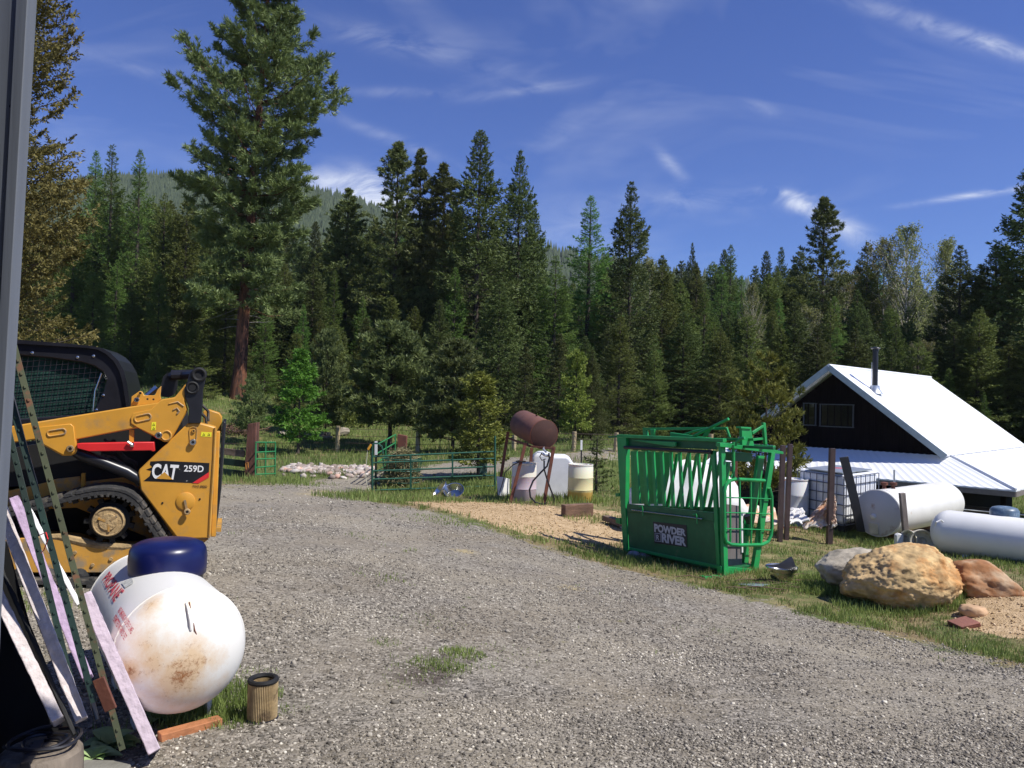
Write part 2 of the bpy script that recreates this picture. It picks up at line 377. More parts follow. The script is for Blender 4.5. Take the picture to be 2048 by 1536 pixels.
def ground_material():
    m, nt, N, L, B = newmat('ground_cover')
    tc = N.new('ShaderNodeTexCoord'); V = tc.outputs['Object']
    def noise(s, d=6, r=.6): 
        n = N.new('ShaderNodeTexNoise'); n.inputs['Scale'].default_value = s; n.inputs['Detail'].default_value = d; n.inputs['Roughness'].default_value = r; L.new(V, n.inputs['Vector']); return n.outputs[0]
    def mr(i, a, b, c=0, d=1):
        n = N.new('ShaderNodeMapRange'); L.new(i, n.inputs[0]); n.inputs[1].default_value = a; n.inputs[2].default_value = b; n.inputs[3].default_value = c; n.inputs[4].default_value = d; return n.outputs[0]
    def mix(f, a, b, bt='MIX'):
        n = N.new('ShaderNodeMixRGB'); n.blend_type = bt
        if isinstance(f, float): n.inputs[0].default_value = f
        else: L.new(f, n.inputs[0])
        for k, q in ((1, a), (2, b)):
            if isinstance(q, tuple): n.inputs[k].default_value = (*q, 1)
            else: L.new(q, n.inputs[k])
        return n.outputs[0]
    def math_(op, a, b):
        n = N.new('ShaderNodeMath'); n.operation = op
        for k, q in enumerate((a, b)):
            if isinstance(q, (int, float)): n.inputs[k].default_value = q
            else: L.new(q, n.inputs[k])
        return n.outputs[0]
    def attr(nm):
        n = N.new('ShaderNodeAttribute'); n.attribute_name = nm; return n.outputs['Fac']
    # gravel
    vo = N.new('ShaderNodeTexVoronoi'); vo.inputs['Scale'].default_value = 42; L.new(V, vo.inputs['Vector'])
    vo2 = N.new('ShaderNodeTexVoronoi'); vo2.inputs['Scale'].default_value = 18; L.new(V, vo2.inputs['Vector'])
    sep = N.new('ShaderNodeSeparateColor'); L.new(vo.outputs['Color'], sep.inputs[0])
    sep2 = N.new('ShaderNodeSeparateColor'); L.new(vo2.outputs['Color'], sep2.inputs[0])
    rp = N.new('ShaderNodeValToRGB'); L.new(sep.outputs[0], rp.inputs[0])
    cr = rp.color_ramp; cr.elements[0].color = (.09,.08,.066,1); cr.elements[1].color = (.57,.52,.43,1)
    for p_, c_ in ((.35,(.19,.17,.14)),(.7,(.28,.25,.207)),(.9,(.39,.35,.29))):
        e = cr.elements.new(p_); e.color = (*c_, 1)
    stone2 = mix(mr(sep2.outputs[1], .75, .8, 0, .7), rp.outputs[0], (.30,.27,.225))
    gravel = mix(mr(noise(1.1, 8, .65), .4, .68, 0, .55), stone2, (.25,.205,.14))
    gravel = mix(mr(noise(.45, 5), .42, .66, 0, .5), gravel, (.40,.35,.26))
    # yellow straw and dust patches
    # dirt / dry grass / grass
    dn = noise(2.3, 10, .7); gn = noise(.8, 8, .62); fn = noise(30, 8, .75)
    soil = mix(mr(fn, .35, .7), (.16,.115,.06), (.36,.27,.15))
    dry = mix(mr(fn, .3, .75), (.16,.14,.06), (.42,.35,.18))
    green = mix(mr(fn, .3, .7), (.05,.075,.02), (.16,.19,.06))
    g1 = mix(mr(math_('ADD', dn, attr('meadow')), .42, .56), dry, green)
    g2 = mix(mr(math_('SUBTRACT', gn, attr('meadow')), .46, .60), g1, soil)
    sand = mix(mr(noise(7, 10, .75), .35, .7), (.36,.245,.125), (.66,.49,.30))
    sm = mr(math_('ADD', attr('sand'), mr(noise(3.5, 8, .7), .25, .75, -.55, .45)), .38, .52)
    g3 = mix(sm, g2, sand)
    rm = mr(math_('ADD', attr('road'), mr(noise(3.2, 10, .75), .25, .75, -.75, .55)), .36, .56)
    # oil stain on the gravel
    g4 = mix(rm, g3, gravel)
    st = mr(math_('ADD', attr('stain'), mr(noise(9, 8, .7), .3, .7, -.3, .3)), .35, .8, 0, .7)
    g4 = mix(st, g4, (.05,.032,.028))
    ys = mr(math_('ADD', attr('straw'), mr(noise(14, 8, .7), .3, .7, -.4, .4)), .4, .9, 0, .5)
    g4 = mix(ys, g4, (.55,.42,.17))
    L.new(g4, B.inputs['Base Color']); B.inputs['Roughness'].default_value = .95; B.inputs['Specular IOR Level'].default_value = .15
    hb = math_('ADD', math_('MULTIPLY', mr(vo.outputs['Distance'], 0, .6, 1, 0), .6), math_('MULTIPLY', noise(60, 6, .7), .6))
    bp = N.new('ShaderNodeBump'); bp.inputs['Strength'].default_value = .9; bp.inputs['Distance'].default_value = .018; L.new(hb, bp.inputs['Height']); L.new(bp.outputs[0], B.inputs['Normal'])
    return m
GMAT = ground_material()
spots_stain = [(850,1352,.28,.9),(1330,1380,.25,.45),(900,1330,.35,.6)]
spots_straw = [(665,985,.9,.9),(930,1105,.25,.9),(1145,1178,.22,.9),(630,990,.7,.7),(1250,1150,.5,.3)]
def spotmap(sp):
    a = np.zeros_like(GX)
    for u, v, r, k in sp:
        g = G(u, v); a = np.maximum(a, k*np.exp(-(((GX-g.x)/r)**2+((GY-g.y)/(r*1.1))**2)))
    return a
M_mead = .13*np.clip((GY-19)/5, 0, 1)
M_stain = spotmap(spots_stain); M_straw = spotmap(spots_straw)
def add_attr(me, nm, arr):
    a = me.attributes.new(nm, 'FLOAT', 'POINT'); a.data.foreach_set('value', arr.ravel().astype(np.float32))
ny, nx = GX.shape
idx = np.arange(nx*ny).reshape(ny, nx)
quads = np.stack([idx[:-1,:-1], idx[:-1,1:], idx[1:,1:], idx[1:,:-1]], -1).reshape(-1, 4)
gv = np.stack([GX.ravel(), GY.ravel(), GZ.ravel()], -1)
gme = np_mesh('ground', gv, quads, 4, GMAT, True)
for nm, a in (('road', M_road), ('sand', M_sand), ('stain', M_stain), ('straw', M_straw), ('meadow', M_mead)): add_attr(gme, nm, a)
tag(link('ground', gme), kind='structure')
# gravel road: the same skin, as a sheet 4 mm above the ground where the gravel lies
fm = (M_road[:-1,:-1] > .5) & (M_road[1:,1:] > .5) & (M_road[1:,:-1] > .5) & (M_road[:-1,1:] > .5) & (GY[:-1,:-1] > -12) & (GY[:-1,:-1] < 60) & (np.abs(GX[:-1,:-1]) < 40)
rq = quads[fm.ravel()]; used = np.unique(rq); remap = np.zeros(nx*ny, np.int64); remap[used] = np.arange(len(used))
rv = gv[used].copy(); rv[:,2] += .004
rme = np_mesh('gravel_road', rv, remap[rq], 4, GMAT, True)
for nm, a in (('road', np.maximum(M_road, .5)), ('sand', M_sand), ('stain', M_stain), ('straw', M_straw)): add_attr(rme, nm, a.ravel()[used])
tag(link('gravel_road', rme), kind='structure')

# ------------------------------------------------------------------ loose stones
ICO_V = []; _t = (1+5**.5)/2
for a, b in ((1,_t),(-1,_t),(1,-_t),(-1,-_t)): ICO_V += [(a,b,0)]
for a, b in ((1,_t),(-1,_t),(1,-_t),(-1,-_t)): ICO_V += [(0,a,b)]
for a, b in ((1,_t),(-1,_t),(1,-_t),(-1,-_t)): ICO_V += [(b,0,a)]
ICO_V = np.array(ICO_V)/math.hypot(1,_t)
def hull_faces(V):
    bm = bmesh.new()
    for v in V: bm.verts.new(v)
    bmesh.ops.convex_hull(bm, input=bm.verts); bm.verts.index_update()
    f = np.array([[v.index for v in f.verts] for f in bm.faces]); bm.free(); return f
ICO_F = hull_faces(ICO_V)
OCT_V = np.array([(1,0,0),(-1,0,0),(0,1,0),(0,-1,0),(0,0,1),(0,0,-1)], float); OCT_F = hull_faces(OCT_V)
def stones_mesh(name, x, y, size, seed, mat_, tmplV, tmplF, sink=.35, zarr=None):
    r = np.random.default_rng(seed); n = len(x); k = len(tmplV)
    z = gsv(x, y)+.004 if zarr is None else zarr
    sc = size[:,None]*np.stack([r.uniform(.7,1.3,n), r.uniform(.6,1.1,n), r.uniform(.4,.8,n)], -1)*.5
    V = np.broadcast_to(tmplV, (n,k,3))*r.uniform(.75,1.2,(n,k,1))*sc[:,None,:]
    a = r.uniform(0, 2*math.pi, n); c, s = np.cos(a)[:,None], np.sin(a)[:,None]; tl = r.normal(0,.35,n)[:,None]
    X = V[...,0]*c-V[...,1]*s; Y = V[...,0]*s+V[...,1]*c; Z = V[...,2]+X*np.tan(np.clip(tl,-.8,.8))*.6
    out = np.stack([X+x[:,None], Y+y[:,None], Z+(z+sc[:,2]*(1-2*sink))[:,None]], -1).reshape(-1,3)
    Fc = (tmplF[None]+(np.arange(n)*k)[:,None,None]).reshape(-1, 3)
    return np_mesh(name, out, Fc, 3, mat_)
def stone_material(name, ramp, rough=.85):
    m, nt, N, L, B = newmat(name); g = N.new('ShaderNodeNewGeometry'); rp = N.new('ShaderNodeValToRGB'); L.new(g.outputs['Random Per Island'], rp.inputs[0])
    cr = rp.color_ramp; cr.interpolation = 'LINEAR'; cr.elements[0].color = (*ramp[0][1],1); cr.elements[0].position = ramp[0][0]; cr.elements[1].color = (*ramp[-1][1],1); cr.elements[1].position = ramp[-1][0]
    for p_, c_ in ramp[1:-1]:
        e = cr.elements.new(p_); e.color = (*c_, 1)
    tc = N.new('ShaderNodeTexCoord'); n = N.new('ShaderNodeTexNoise'); n.inputs['Scale'].default_value = 60; L.new(tc.outputs['Object'], n.inputs['Vector'])
    r = N.new('ShaderNodeMapRange'); L.new(n.outputs[0], r.inputs[0]); r.inputs[3].default_value = .6; r.inputs[4].default_value = 1.4
    n2 = N.new('ShaderNodeTexNoise'); n2.inputs['Scale'].default_value = .9; n2.inputs['Detail'].default_value = 6; n2.inputs['Roughness'].default_value = .7; L.new(tc.outputs['Object'], n2.inputs['Vector'])
    r2 = N.new('ShaderNodeMapRange'); L.new(n2.outputs[0], r2.inputs[0]); r2.inputs[1].default_value = .3; r2.inputs[2].default_value = .7; r2.inputs[3].default_value = .68; r2.inputs[4].default_value = 1.28
    mm = N.new('ShaderNodeMath'); mm.operation = 'MULTIPLY'; L.new(r.outputs[0], mm.inputs[0]); L.new(r2.outputs[0], mm.inputs[1])
    v = N.new('ShaderNodeVectorMath'); v.operation = 'SCALE'; L.new(rp.outputs[0], v.inputs[0]); L.new(mm.outputs[0], v.inputs['Scale'])
    L.new(v.outputs[0], B.inputs['Base Color']); B.inputs['Roughness'].default_value = rough; B.inputs['Specular IOR Level'].default_value = .3
    return m
STONE = stone_material('gravel_stone', [(0,(.09,.08,.066)),(.3,(.18,.16,.13)),(.6,(.27,.24,.197)),(.82,(.38,.34,.275)),(.95,(.52,.47,.38)),(1,(.68,.63,.52))])
def gravel():
    r = np.random.default_rng(11); xs = []; ys = []; ss = []
    # density falls with depth; candidates uniform in wedge
    def band(y0, y1, dens, smin, smax):
        area = 0.5*(y1**2-y0**2)*1.42; n = int(area*dens)
        y = np.sqrt(r.uniform(y0**2, y1**2, n)); x = y*r.uniform(-.72, .72, n)
        k = (gsv(x, y, M_road)+r.normal(0,.16,n) > .5) & (r.uniform(0,1,n) < np.clip(.62+.9*rnoise(x, y, 77, 1.4)+.5*rnoise(x, y, 78, 5), .12, 1))
        s = smin+(smax-smin)*r.power(1, n)**3
        return x[k], y[k], s[k]
    a = [band(3.0, 4.6, 5200, .008, .026), band(4.6, 6.5, 2600, .010, .030), band(3, 9, 25, .025, .05)]
    b = [band(6.5, 9, 1300, .012, .034), band(9, 13, 420, .018, .042), band(13, 24, 60, .025, .06)]
    A = [np.concatenate([q[i] for q in a]) for i in range(3)]; Bq = [np.concatenate([q[i] for q in b]) for i in range(3)]
    o = link('gravel', stones_mesh('gravel_near', *A, 1, STONE, ICO_V, ICO_F)); tag(o, kind='stuff', label='loose grey crushed gravel covering the near driveway', cat='gravel')
    o = link('gravel', stones_mesh('gravel_far', *Bq, 2, STONE, OCT_V, OCT_F)); tag(o, kind='stuff', label='loose grey crushed gravel covering the farther driveway', cat='gravel')
    # sand clods at the right and on the tan patch
    n = 9000; cs = r.uniform(0, 1, (n,2)); x0, y0 = pc.x-2.6, pc.y-1.8
    x = x0+cs[:,0]*5; y = y0+cs[:,1]*3.6; k = gsv(x, y, M_sand) > .4
    m1 = [x[k], y[k], .01+.035*r.power(1,k.sum())**4]
    n = 14000; x = r.uniform(-2.5, 4.5, n); y = r.uniform(11, 19, n); k = gsv(x, y, M_sand)+r.normal(0,.1,n) > .45
    m2 = [x[k], y[k], .012+.04*r.power(1,k.sum())**4]
    A = [np.concatenate([m1[i], m2[i]]) for i in range(3)]
    SM = stone_material('sand_clod', [(0,(.32,.21,.10)),(.5,(.50,.35,.18)),(1,(.72,.55,.35))])
    tag(link('sand_clods', stones_mesh('sand_clods', *A, 3, SM, OCT_V, OCT_F)), kind='stuff', label='crumbly tan sand and clods on the bare ground', cat='sand')
gravel()

# ------------------------------------------------------------------ grass
GRASS_G = leafmat('grass_green', (.10,.14,.03), (.27,.32,.095), .3, .6, 1.2)
GRASS_D = leafmat('grass_dry', (.24,.20,.08), (.52,.44,.23), .3, .7, 1.2)
def blades(name, x, y, h, w, seed, mat_, label, lean=.45, z=None, kind='stuff'):
    r = np.random.default_rng(seed); n = len(x); z = gsv(x, y)-.005 if z is None else z
    a = r.uniform(0, 2*math.pi, n); ln = np.abs(r.normal(0, lean, n))*h; dx, dy = np.cos(a)*ln, np.sin(a)*ln
    b = a+math.pi/2+r.normal(0,.6,n); wx, wy = np.cos(b)*w/2, np.sin(b)*w/2
    hz = np.sqrt(np.maximum(h*h-ln*ln, (h*.25)**2))
    p0 = np.stack([x-wx, y-wy, z], -1); p1 = np.stack([x+wx, y+wy, z], -1)
    m1 = np.stack([x+dx*.35+wx*.8, y+dy*.35+wy*.8, z+hz*.6], -1); m0 = np.stack([x+dx*.35-wx*.8, y+dy*.35-wy*.8, z+hz*.6], -1)
    t = np.stack([x+dx, y+dy, z+hz], -1)
    V = np.stack([p0,p1,m1,m0,t], 1).reshape(-1,3); o = (np.arange(n)*5)[:,None]
    tri = np.concatenate([o+np.array([[0,1,2]]), o+np.array([[0,2,3]]), o+np.array([[3,2,4]])], 1)
    ob = link(name, np_mesh(name, V, tri, 3, mat_)); return tag(ob, label, 'grass', None, kind)
def grass():
    r = np.random.default_rng(21)
    def cand(y0, y1, dens, xlo=-.75, xhi=.75):
        area = 0.5*(y1**2-y0**2)*(xhi-xlo); n = int(area*dens); y = np.sqrt(r.uniform(y0**2, y1**2, n)); x = y*r.uniform(xlo, xhi, n); return x, y
    GX_, GY_, H_ = [], [], []; DX_, DY_, DH_ = [], [], []
    for (y0, y1, dens, h0) in ((6, 11, 2700, .04), (11, 16, 1000, .055), (16, 26, 300, .09), (26, 48, 85, .17)):
        x, y = cand(y0, y1, dens, -.5, .75)
        rd = gsv(x, y, M_road); sd_ = gsv(x, y, M_sand); nz = rnoise(x, y, 33, 2.0)+.6*rnoise(x, y, 34, 7)+.22*np.clip((y-19)/6, 0, 1)
        edge = np.clip(1-np.abs(rd-.3)/.35, 0, 1)   # greener along the road edge
        keep = (rd < .42+.6*nz+r.normal(0,.12,len(x))) & (r.uniform(0,1,len(x)) < np.clip(.36+nz*1.5+edge*.35, .02, 1)) & (sd_+nz*.6 < .55)
        x, y, edge, nz = x[keep], y[keep], edge[keep], nz[keep]
        g = r.uniform(0,1,len(x)) < np.clip(.40+edge*.45+nz*1.1, .08, .98)
        h = h0*r.uniform(.5, 1.5, len(x))*(1+edge*.8)
        GX_.append(x[g]); GY_.append(y[g]); H_.append(h[g]); DX_.append(x[~g]); DY_.append(y[~g]); DH_.append(h[~g]*.8)
    c = np.concatenate
    x, y, h = c(GX_), c(GY_), c(H_)
    blades('grass', x, y, h, .003+.0006*y, 1, GRASS_G, 'short green grass along the gravel edge and meadow')
    x, y, h = c(DX_), c(DY_), c(DH_)
    blades('dry_grass', x, y, h, .003+.0006*y, 2, GRASS_D, 'dry straw coloured grass mixed through the turf')
    # tall tufts at given image spots: (u, v, radius m, number, height)
    tuft = [(430,1432,.22,900,.10),(470,1400,.2,900,.11),(380,1440,.18,500,.09),(560,1420,.12,120,.04),(500,1350,.15,150,.04),(470,1440,.15,350,.07),
        (1200,1215,.01,1,.01),(1690,1190,.45,1600,.20),(1650,1165,.3,900,.17),(1760,1222,.45,1500,.14),(1860,1225,.3,900,.2),(1905,1212,.22,900,.28),(1940,1200,.15,400,.2),
        (1600,1180,.4,900,.12),(1550,1150,.4,700,.12),(1480,1170,.35,600,.10),(1380,1145,.5,900,.12),(1300,1125,.5,800,.12),(1260,1112,.4,600,.12),
        (1750,1080,.8,1200,.2),(1800,1095,.7,900,.2),(1650,1065,.8,700,.18),(1700,1070,.8,900,.2),(1980,1118,.6,600,.14),
        (900,980,1.0,900,.28),(960,985,1.0,1000,.3),(850,1000,.8,600,.2),(720,998,.8,800,.22),(780,985,.5,300,.16),(1010,1000,.6,400,.2),(1060,1005,.8,400,.15),(1130,1003,.6,500,.25),(1180,1005,.7,500,.25),
        (1200,1040,.6,400,.15),(500,963,.9,500,.25),(560,965,.8,400,.2),
        (880,1335,.16,420,.06),(925,1312,.13,420,.065),(890,1325,.3,220,.045),(770,1290,.10,90,.05),(850,1345,.2,150,.045),(820,1370,.2,90,.04),(860,1250,.25,130,.035),(1000,1310,.3,90,.035),(1080,1070,.8,300,.08),(870,1040,.6,300,.07),(940,1050,.6,300,.08),(1010,1300,.2,60,.03),
        (240,1480,.2,80,.08),(90,1210,.3,300,.1)]
    X, Y, H = [], [], []
    for u, v, rad, n, h in tuft:
        g = G(u, v); a = r.uniform(0, 6.283, n); q = np.sqrt(r.uniform(0,1,n))*rad
        X.append(g.x+np.cos(a)*q*1.3); Y.append(g.y+np.sin(a)*q); H.append(h*r.uniform(.5,1.3,n)*(1-.4*q/rad))
    x, y, h = c(X), c(Y), c(H)
    blades('tall_grass', x, y, h, .0025+.0006*y, 3, GRASS_G, 'tall green grass tufts around the tanks, rocks and fence')
    # dry straw lying by the chute
    n = 700; g = G(1400, 1150); x = g.x+r.normal(0,.5,n); y = g.y+r.normal(0,.3,n)
    blades('straw', x, y, r.uniform(.06,.2,n), np.full(n,.006), 5, GRASS_D, 'dry straw lying in front of the green chute', lean=3)
grass()
# ------------------------------------------------------------------ trees
L_DARK = leafmat('needles_dark', (0.045,0.066,0.018), (0.165,0.2,0.062), .22, .6, .45)
L_OLIVE = leafmat('needles_olive', (.068,.092,.020), (.215,.255,.068), .25, .6, .5)
L_LARCH = leafmat('needles_larch', (0.07,0.125,0.026), (0.2,0.31,0.07), .3, .6, .5)
L_GOLD = leafmat('needles_gold', (0.085,0.085,0.02), (0.28,0.245,0.075), .15, .6, .9)
L_PINE = leafmat('needles_pine', (.070,.095,.028), (.235,.275,.10), .15, .5, .6)
L_YOUNG = leafmat('needles_young_pine', (0.08,0.115,0.045), (0.25,0.31,0.11), .3, .5, 1.5)
L_SAPL = leafmat('needles_sapling', (0.06,0.17,0.02), (0.18,0.4,0.06), .3, .6, 1.5)
L_YEL = leafmat('needles_yellow', (0.11,0.14,0.022), (0.3,0.32,0.07), .2, .6, 1.8)
L_BUD = leafmat('spring_buds', (0.15,0.165,0.05), (0.33,0.33,0.12), .3, .7, .6)
L_FAR = leafmat('needles_far', (0.026,0.044,0.022), (0.075,0.1,0.045), .12, .7, .35)
BARK = mat('bark_grey', (.075,.058,.045), .9, var=.35, vscale=8, bump=.5, bscale=20, stretch=(1,1,.25))
BARK_RED = mat('bark_ponderosa', (.19,.075,.038), .9, var=.4, vscale=7, col2=(.06,.03,.02), c2scale=6, c2lo=.48, c2hi=.58, bump=1.0, bscale=9, stretch=(1,1,.22))
BARK_PALE = mat('bark_aspen', (.50,.46,.38), .8, var=.2, vscale=6, col2=(.12,.10,.08), c2scale=5, c2lo=.55, c2hi=.6, stretch=(.6,.6,2))
TWIG = mat('dead_twig', (.22,.20,.18), .9, var=.3)

def norm(a): return a/np.maximum(np.linalg.norm(a, axis=-1, keepdims=True), 1e-6)
def cards(name, pos, d, ln, wd, r, mat_):
    n = len(pos); q = r.normal(size=(n,3)); side = norm(np.cross(d, q)); ln = ln[:,None]; wd = wd[:,None]
    up = np.cross(side, d)*wd*.3
    V = np.stack([pos, pos+d*ln*.45+side*wd*.5+up, pos+d*ln, pos+d*ln*.45-side*wd*.5+up], 1).reshape(-1,3)
    return np_mesh(name, V, np.arange(n*4), 4, mat_)
def tubes_np(paths_a, paths_b, ra, rb, n=3):
    """many straight tapered tubes a->b as one set of verts/faces"""
    d = norm(paths_b-paths_a); ref = np.where(np.abs(d[:,2:3]) < .9, np.array([[0,0,1.]]), np.array([[1.,0,0]])); u = norm(np.cross(d, ref)); w = np.cross(d, u)
    V = []
    for k in range(n):
        t = 2*math.pi*k/n; V.append(paths_a+(u*math.cos(t)+w*math.sin(t))*ra[:,None])
    for k in range(n):
        t = 2*math.pi*k/n; V.append(paths_b+(u*math.cos(t)+w*math.sin(t))*rb[:,None])
    V = np.stack(V, 1).reshape(-1,3); o = (np.arange(len(paths_a))*2*n)[:,None,None]
    Fq = np.array([[k,(k+1)%n,(k+1)%n+n,k+n] for k in range(n)])[None]+o
    return V, Fq.reshape(-1,4)

def conifer(kind, H, R, seed, leaf, base=.08, nbr=170, twigs=8, per=6, cl=.34, cw=.09, droop=.25, power=.75, tuft=0, lean=0, bark=None, tr=None, ragged=.25, gapy=.0, profile=None):
    """returns (crown mesh, trunk mesh); z=0 at the foot"""
    r = np.random.default_rng(seed)
    t = np.sort(r.uniform(0, 1, nbr)**1.12)          # 0 top .. 1 crown base
    z = H*(1-t*(1-base)); 
    prof = (profile(t) if profile else t**power)
    lump = 1+ragged*np.sin(t*23+seed)+r.normal(0, ragged*.6, nbr)
    L_ = np.maximum(R*(prof*.98+.02)*lump, .08)
    ph = np.arange(nbr)*2.399+r.normal(0,.3,nbr)
    if gapy: L_ = L_*np.where(r.uniform(0,1,nbr) < gapy, .35, 1)
    rise = .55*(1-t)**1.5-droop*t+r.normal(0,.07,nbr); curl = .22+droop*.5
    def bp(i, s):
        Lb = L_[i]*s
        return np.stack([np.cos(ph[i])*Lb, np.sin(ph[i])*Lb, z[i]+L_[i]*(rise[i]*s+curl*s*s-.1*s)], -1)
    nt = np.maximum((twigs*(.35+L_/R)).astype(int), 2); bi = np.repeat(np.arange(nbr), nt); n = len(bi)
    s = r.uniform(.12, 1.0, n)**.8; p = bp(bi, s); p2 = bp(bi, np.minimum(s+.05, 1.05)); ax = norm(p2-p)
    hor = norm(np.cross(ax, np.array([0,0,1.])))*r.choice([-1,1], n)[:,None]
    ang = r.uniform(.35, 1.15, n)[:,None]
    td = norm(ax*np.cos(ang)+hor*np.sin(ang)+np.array([0,0,1.])*r.normal(-.02 if not tuft else .2, .22, n)[:,None])
    tip = np.clip(.30+.70*L_/(.35*R), 0, 1); tl = (L_[bi]*(.42*(1-s)+.10)+cl*.5)*r.uniform(.7,1.3,n)*tip[bi]
    if tuft:
        k = per; ti = np.repeat(np.arange(n), k); q = r.uniform(.2, 1, len(ti))
        pos = p[ti]+td[ti]*(tl[ti]*q)[:,None]
        m_ = len(ti); u2 = np.repeat(np.arange(m_), tuft)
        d = norm(td[ti][u2]*.9+np.array([0,0,.35])+r.normal(0,.62,(len(u2),3)))
        pos = pos[u2]+r.normal(0,cl*.10,(len(u2),3))
        ln = cl*r.uniform(.6,1.2,len(u2)); wd = cw*r.uniform(.7,1.3,len(u2))
    else:
        ti = np.repeat(np.arange(n), per); q = r.uniform(0, 1, len(ti))
        pos = p[ti]+td[ti]*(tl[ti]*q)[:,None]+r.normal(0,cl*.08,(len(ti),3))
        d = norm(td[ti]+r.normal(0,.45,(len(ti),3))+np.array([0,0,-.12]))
        ln = cl*r.uniform(.5,1.25,len(ti))*tip[bi[ti]]; wd = cw*r.uniform(.7,1.4,len(ti))*tip[bi[ti]]
    # leader
    m2 = 40; zz = H*(1-.06*r.uniform(0,1,m2)); lp = np.stack([r.normal(0,.03,m2), r.normal(0,.03,m2), zz-.05], -1); ld = norm(r.normal(0,.5,(m2,3))+np.array([0,0,1.1]))
    pos = np.concatenate([pos, lp]); d = np.concatenate([d, ld]); ln = np.concatenate([ln, np.full(m2, cl*.35)]); wd = np.concatenate([wd, np.full(m2, cw*.5)])
    crown = cards(kind+'_crown', pos, d, ln, wd, r, leaf)
    # wood: trunk in sections plus the branches
    tr = tr or H*.011
    zs = np.linspace(0, H*.97, 14); bx = np.cumsum(r.normal(0, .012*H/14*2, 14)); by = np.cumsum(r.normal(0, .012*H/14*2, 14)); bx -= bx[0]; by -= by[0]; bx *= (1-zs/H); by *= (1-zs/H)
    rad = tr*(1-zs/H)**.8+.012; rad[0] *= 1.25
    mb = MB(); mb.tube([(a, b, c) for a, b, c in zip(bx, by, zs)], list(rad), 8)
    V1 = np.array(mb.v); F1 = [f for f in mb.f if len(f) == 4]
    a_ = bp(np.arange(nbr), np.zeros(nbr)); mid = bp(np.arange(nbr), np.full(nbr,.5)); e_ = bp(np.arange(nbr), np.full(nbr,.95))
    rb = np.maximum(L_*.011, .008)
    Va, Fa = tubes_np(a_, mid, rb, rb*.65); Vb, Fb = tubes_np(mid, e_, rb*.65, rb*.25)
    V = np.concatenate([V1, Va, Vb]); Fq = np.concatenate([np.array(F1), Fa+len(V1), Fb+len(V1)+len(Va)])
    trunk = np_mesh(kind+'_trunk', V, Fq, 4, bark or BARK, True)
    return crown, trunk, H
def aspen(H, R, seed, leafy=1.0):
    r = np.random.default_rng(seed); nb = 110
    t = r.uniform(0, 1, nb); z = H*(.98-.72*t); L_ = R*(.25+.9*np.sin(np.clip(t*1.15,0,1)*math.pi*.8))*r.uniform(.5,1.1,nb); ph = r.uniform(0, 6.283, nb)
    a = np.stack([np.zeros(nb), np.zeros(nb), z], -1); e = np.stack([np.cos(ph)*L_*.75, np.sin(ph)*L_*.75, z+L_*1.15], -1)
    Va, Fa = tubes_np(a, e, np.full(nb,.028), np.full(nb,.009))
    m_ = 9; bi = np.repeat(np.arange(nb), m_); q = r.uniform(.25,1,len(bi))[:,None]; p = a[bi]*(1-q)+e[bi]*q; d = norm(norm(e-a)[bi]+r.normal(0,.5,(len(bi),3))); l2 = (L_[bi]*.32*r.uniform(.5,1.2,len(bi)))[:,None]
    Vb, Fb = tubes_np(p, p+d*l2, np.full(len(bi),.012), np.full(len(bi),.005))
    mb = MB(); zs = np.linspace(0, H, 10); mb.tube([(0.05*math.sin(k*1.7), .05*math.cos(k*2.1)-.05, q_) for k, q_ in enumerate(zs)], [(.14*(1-q_/H)**.8+.015) for q_ in zs], 7)
    V1 = np.array(mb.v); F1 = np.array([f for f in mb.f if len(f) == 4])
    trunk = np_mesh('aspen_trunk', np.concatenate([V1,Va,Vb]), np.concatenate([F1, Fa+len(V1), Fb+len(V1)+len(Va)]), 4, BARK_PALE, True)
    k = int(7*leafy); ti = np.repeat(np.arange(len(bi)), k); pos = p[ti]+(d*l2)[ti]*r.uniform(.2,1.1,len(ti))[:,None]+r.normal(0,.09,(len(ti),3))
    crown = cards('aspen_crown', pos, norm(r.normal(size=(len(ti),3))), np.full(len(ti),.15)*r.uniform(.6,1.3,len(ti)), np.full(len(ti),.10), r, L_BUD)
    return crown, trunk, H

VAR = {
 'spruce': [conifer('spruce', 18, 3.3, s, L_DARK, .04, 400, 13, 10, .23, .065, .38, .80, ragged=.15) for s in (1,2,3)],
 'fir': [conifer('fir', 18, 3.0, s, L_OLIVE, .05, 380, 13, 10, .22, .062, .18, .74, ragged=.2) for s in (4,5,6)],
 'larch': [conifer('larch', 18, 2.7, s, L_LARCH, .05, 380, 12, 10, .18, .045, .15, .8, ragged=.2) for s in (7,8)],
 'pine': [conifer('pine', 18, 2.7, s, L_PINE, .08, 230, 10, 3, .26, .055, .0, .70, tuft=7, ragged=.28, gapy=.2) for s in (9,10,11)],
 'aspen': [aspen(16, 2.6, s, 1.2) for s in (12,13)],
 'young': [conifer('young', 4, 1.35, s, L_YOUNG, .22, 80, 8, 3, .2, .035, -.1, .6, tuft=8, ragged=.25, tr=.055) for s in (14,15)],
}
tree_n = {}
def plant(kind, var, x, y, top_z, name, label, cat, group=None, wid=1.0, rot=None, sink=.15):
    cm, tm, H = VAR[kind][var % len(VAR[kind])]
    z = gs(x, y)-sink; h = top_z-z; s = h/H
    e = empty(name, (x, y, z), label, cat, group); e.rotation_euler = (0, 0, rot if rot is not None else random.uniform(0, 6.28)); f = 1.12 if H > 12 and kind not in ('ponderosa','bigfir','aspen') else .8 if kind == 'aspen' else 1; e.scale = (s*wid*f, s*wid*f, s)
    link('trunk', tm, e); link('crown', cm, e); return e
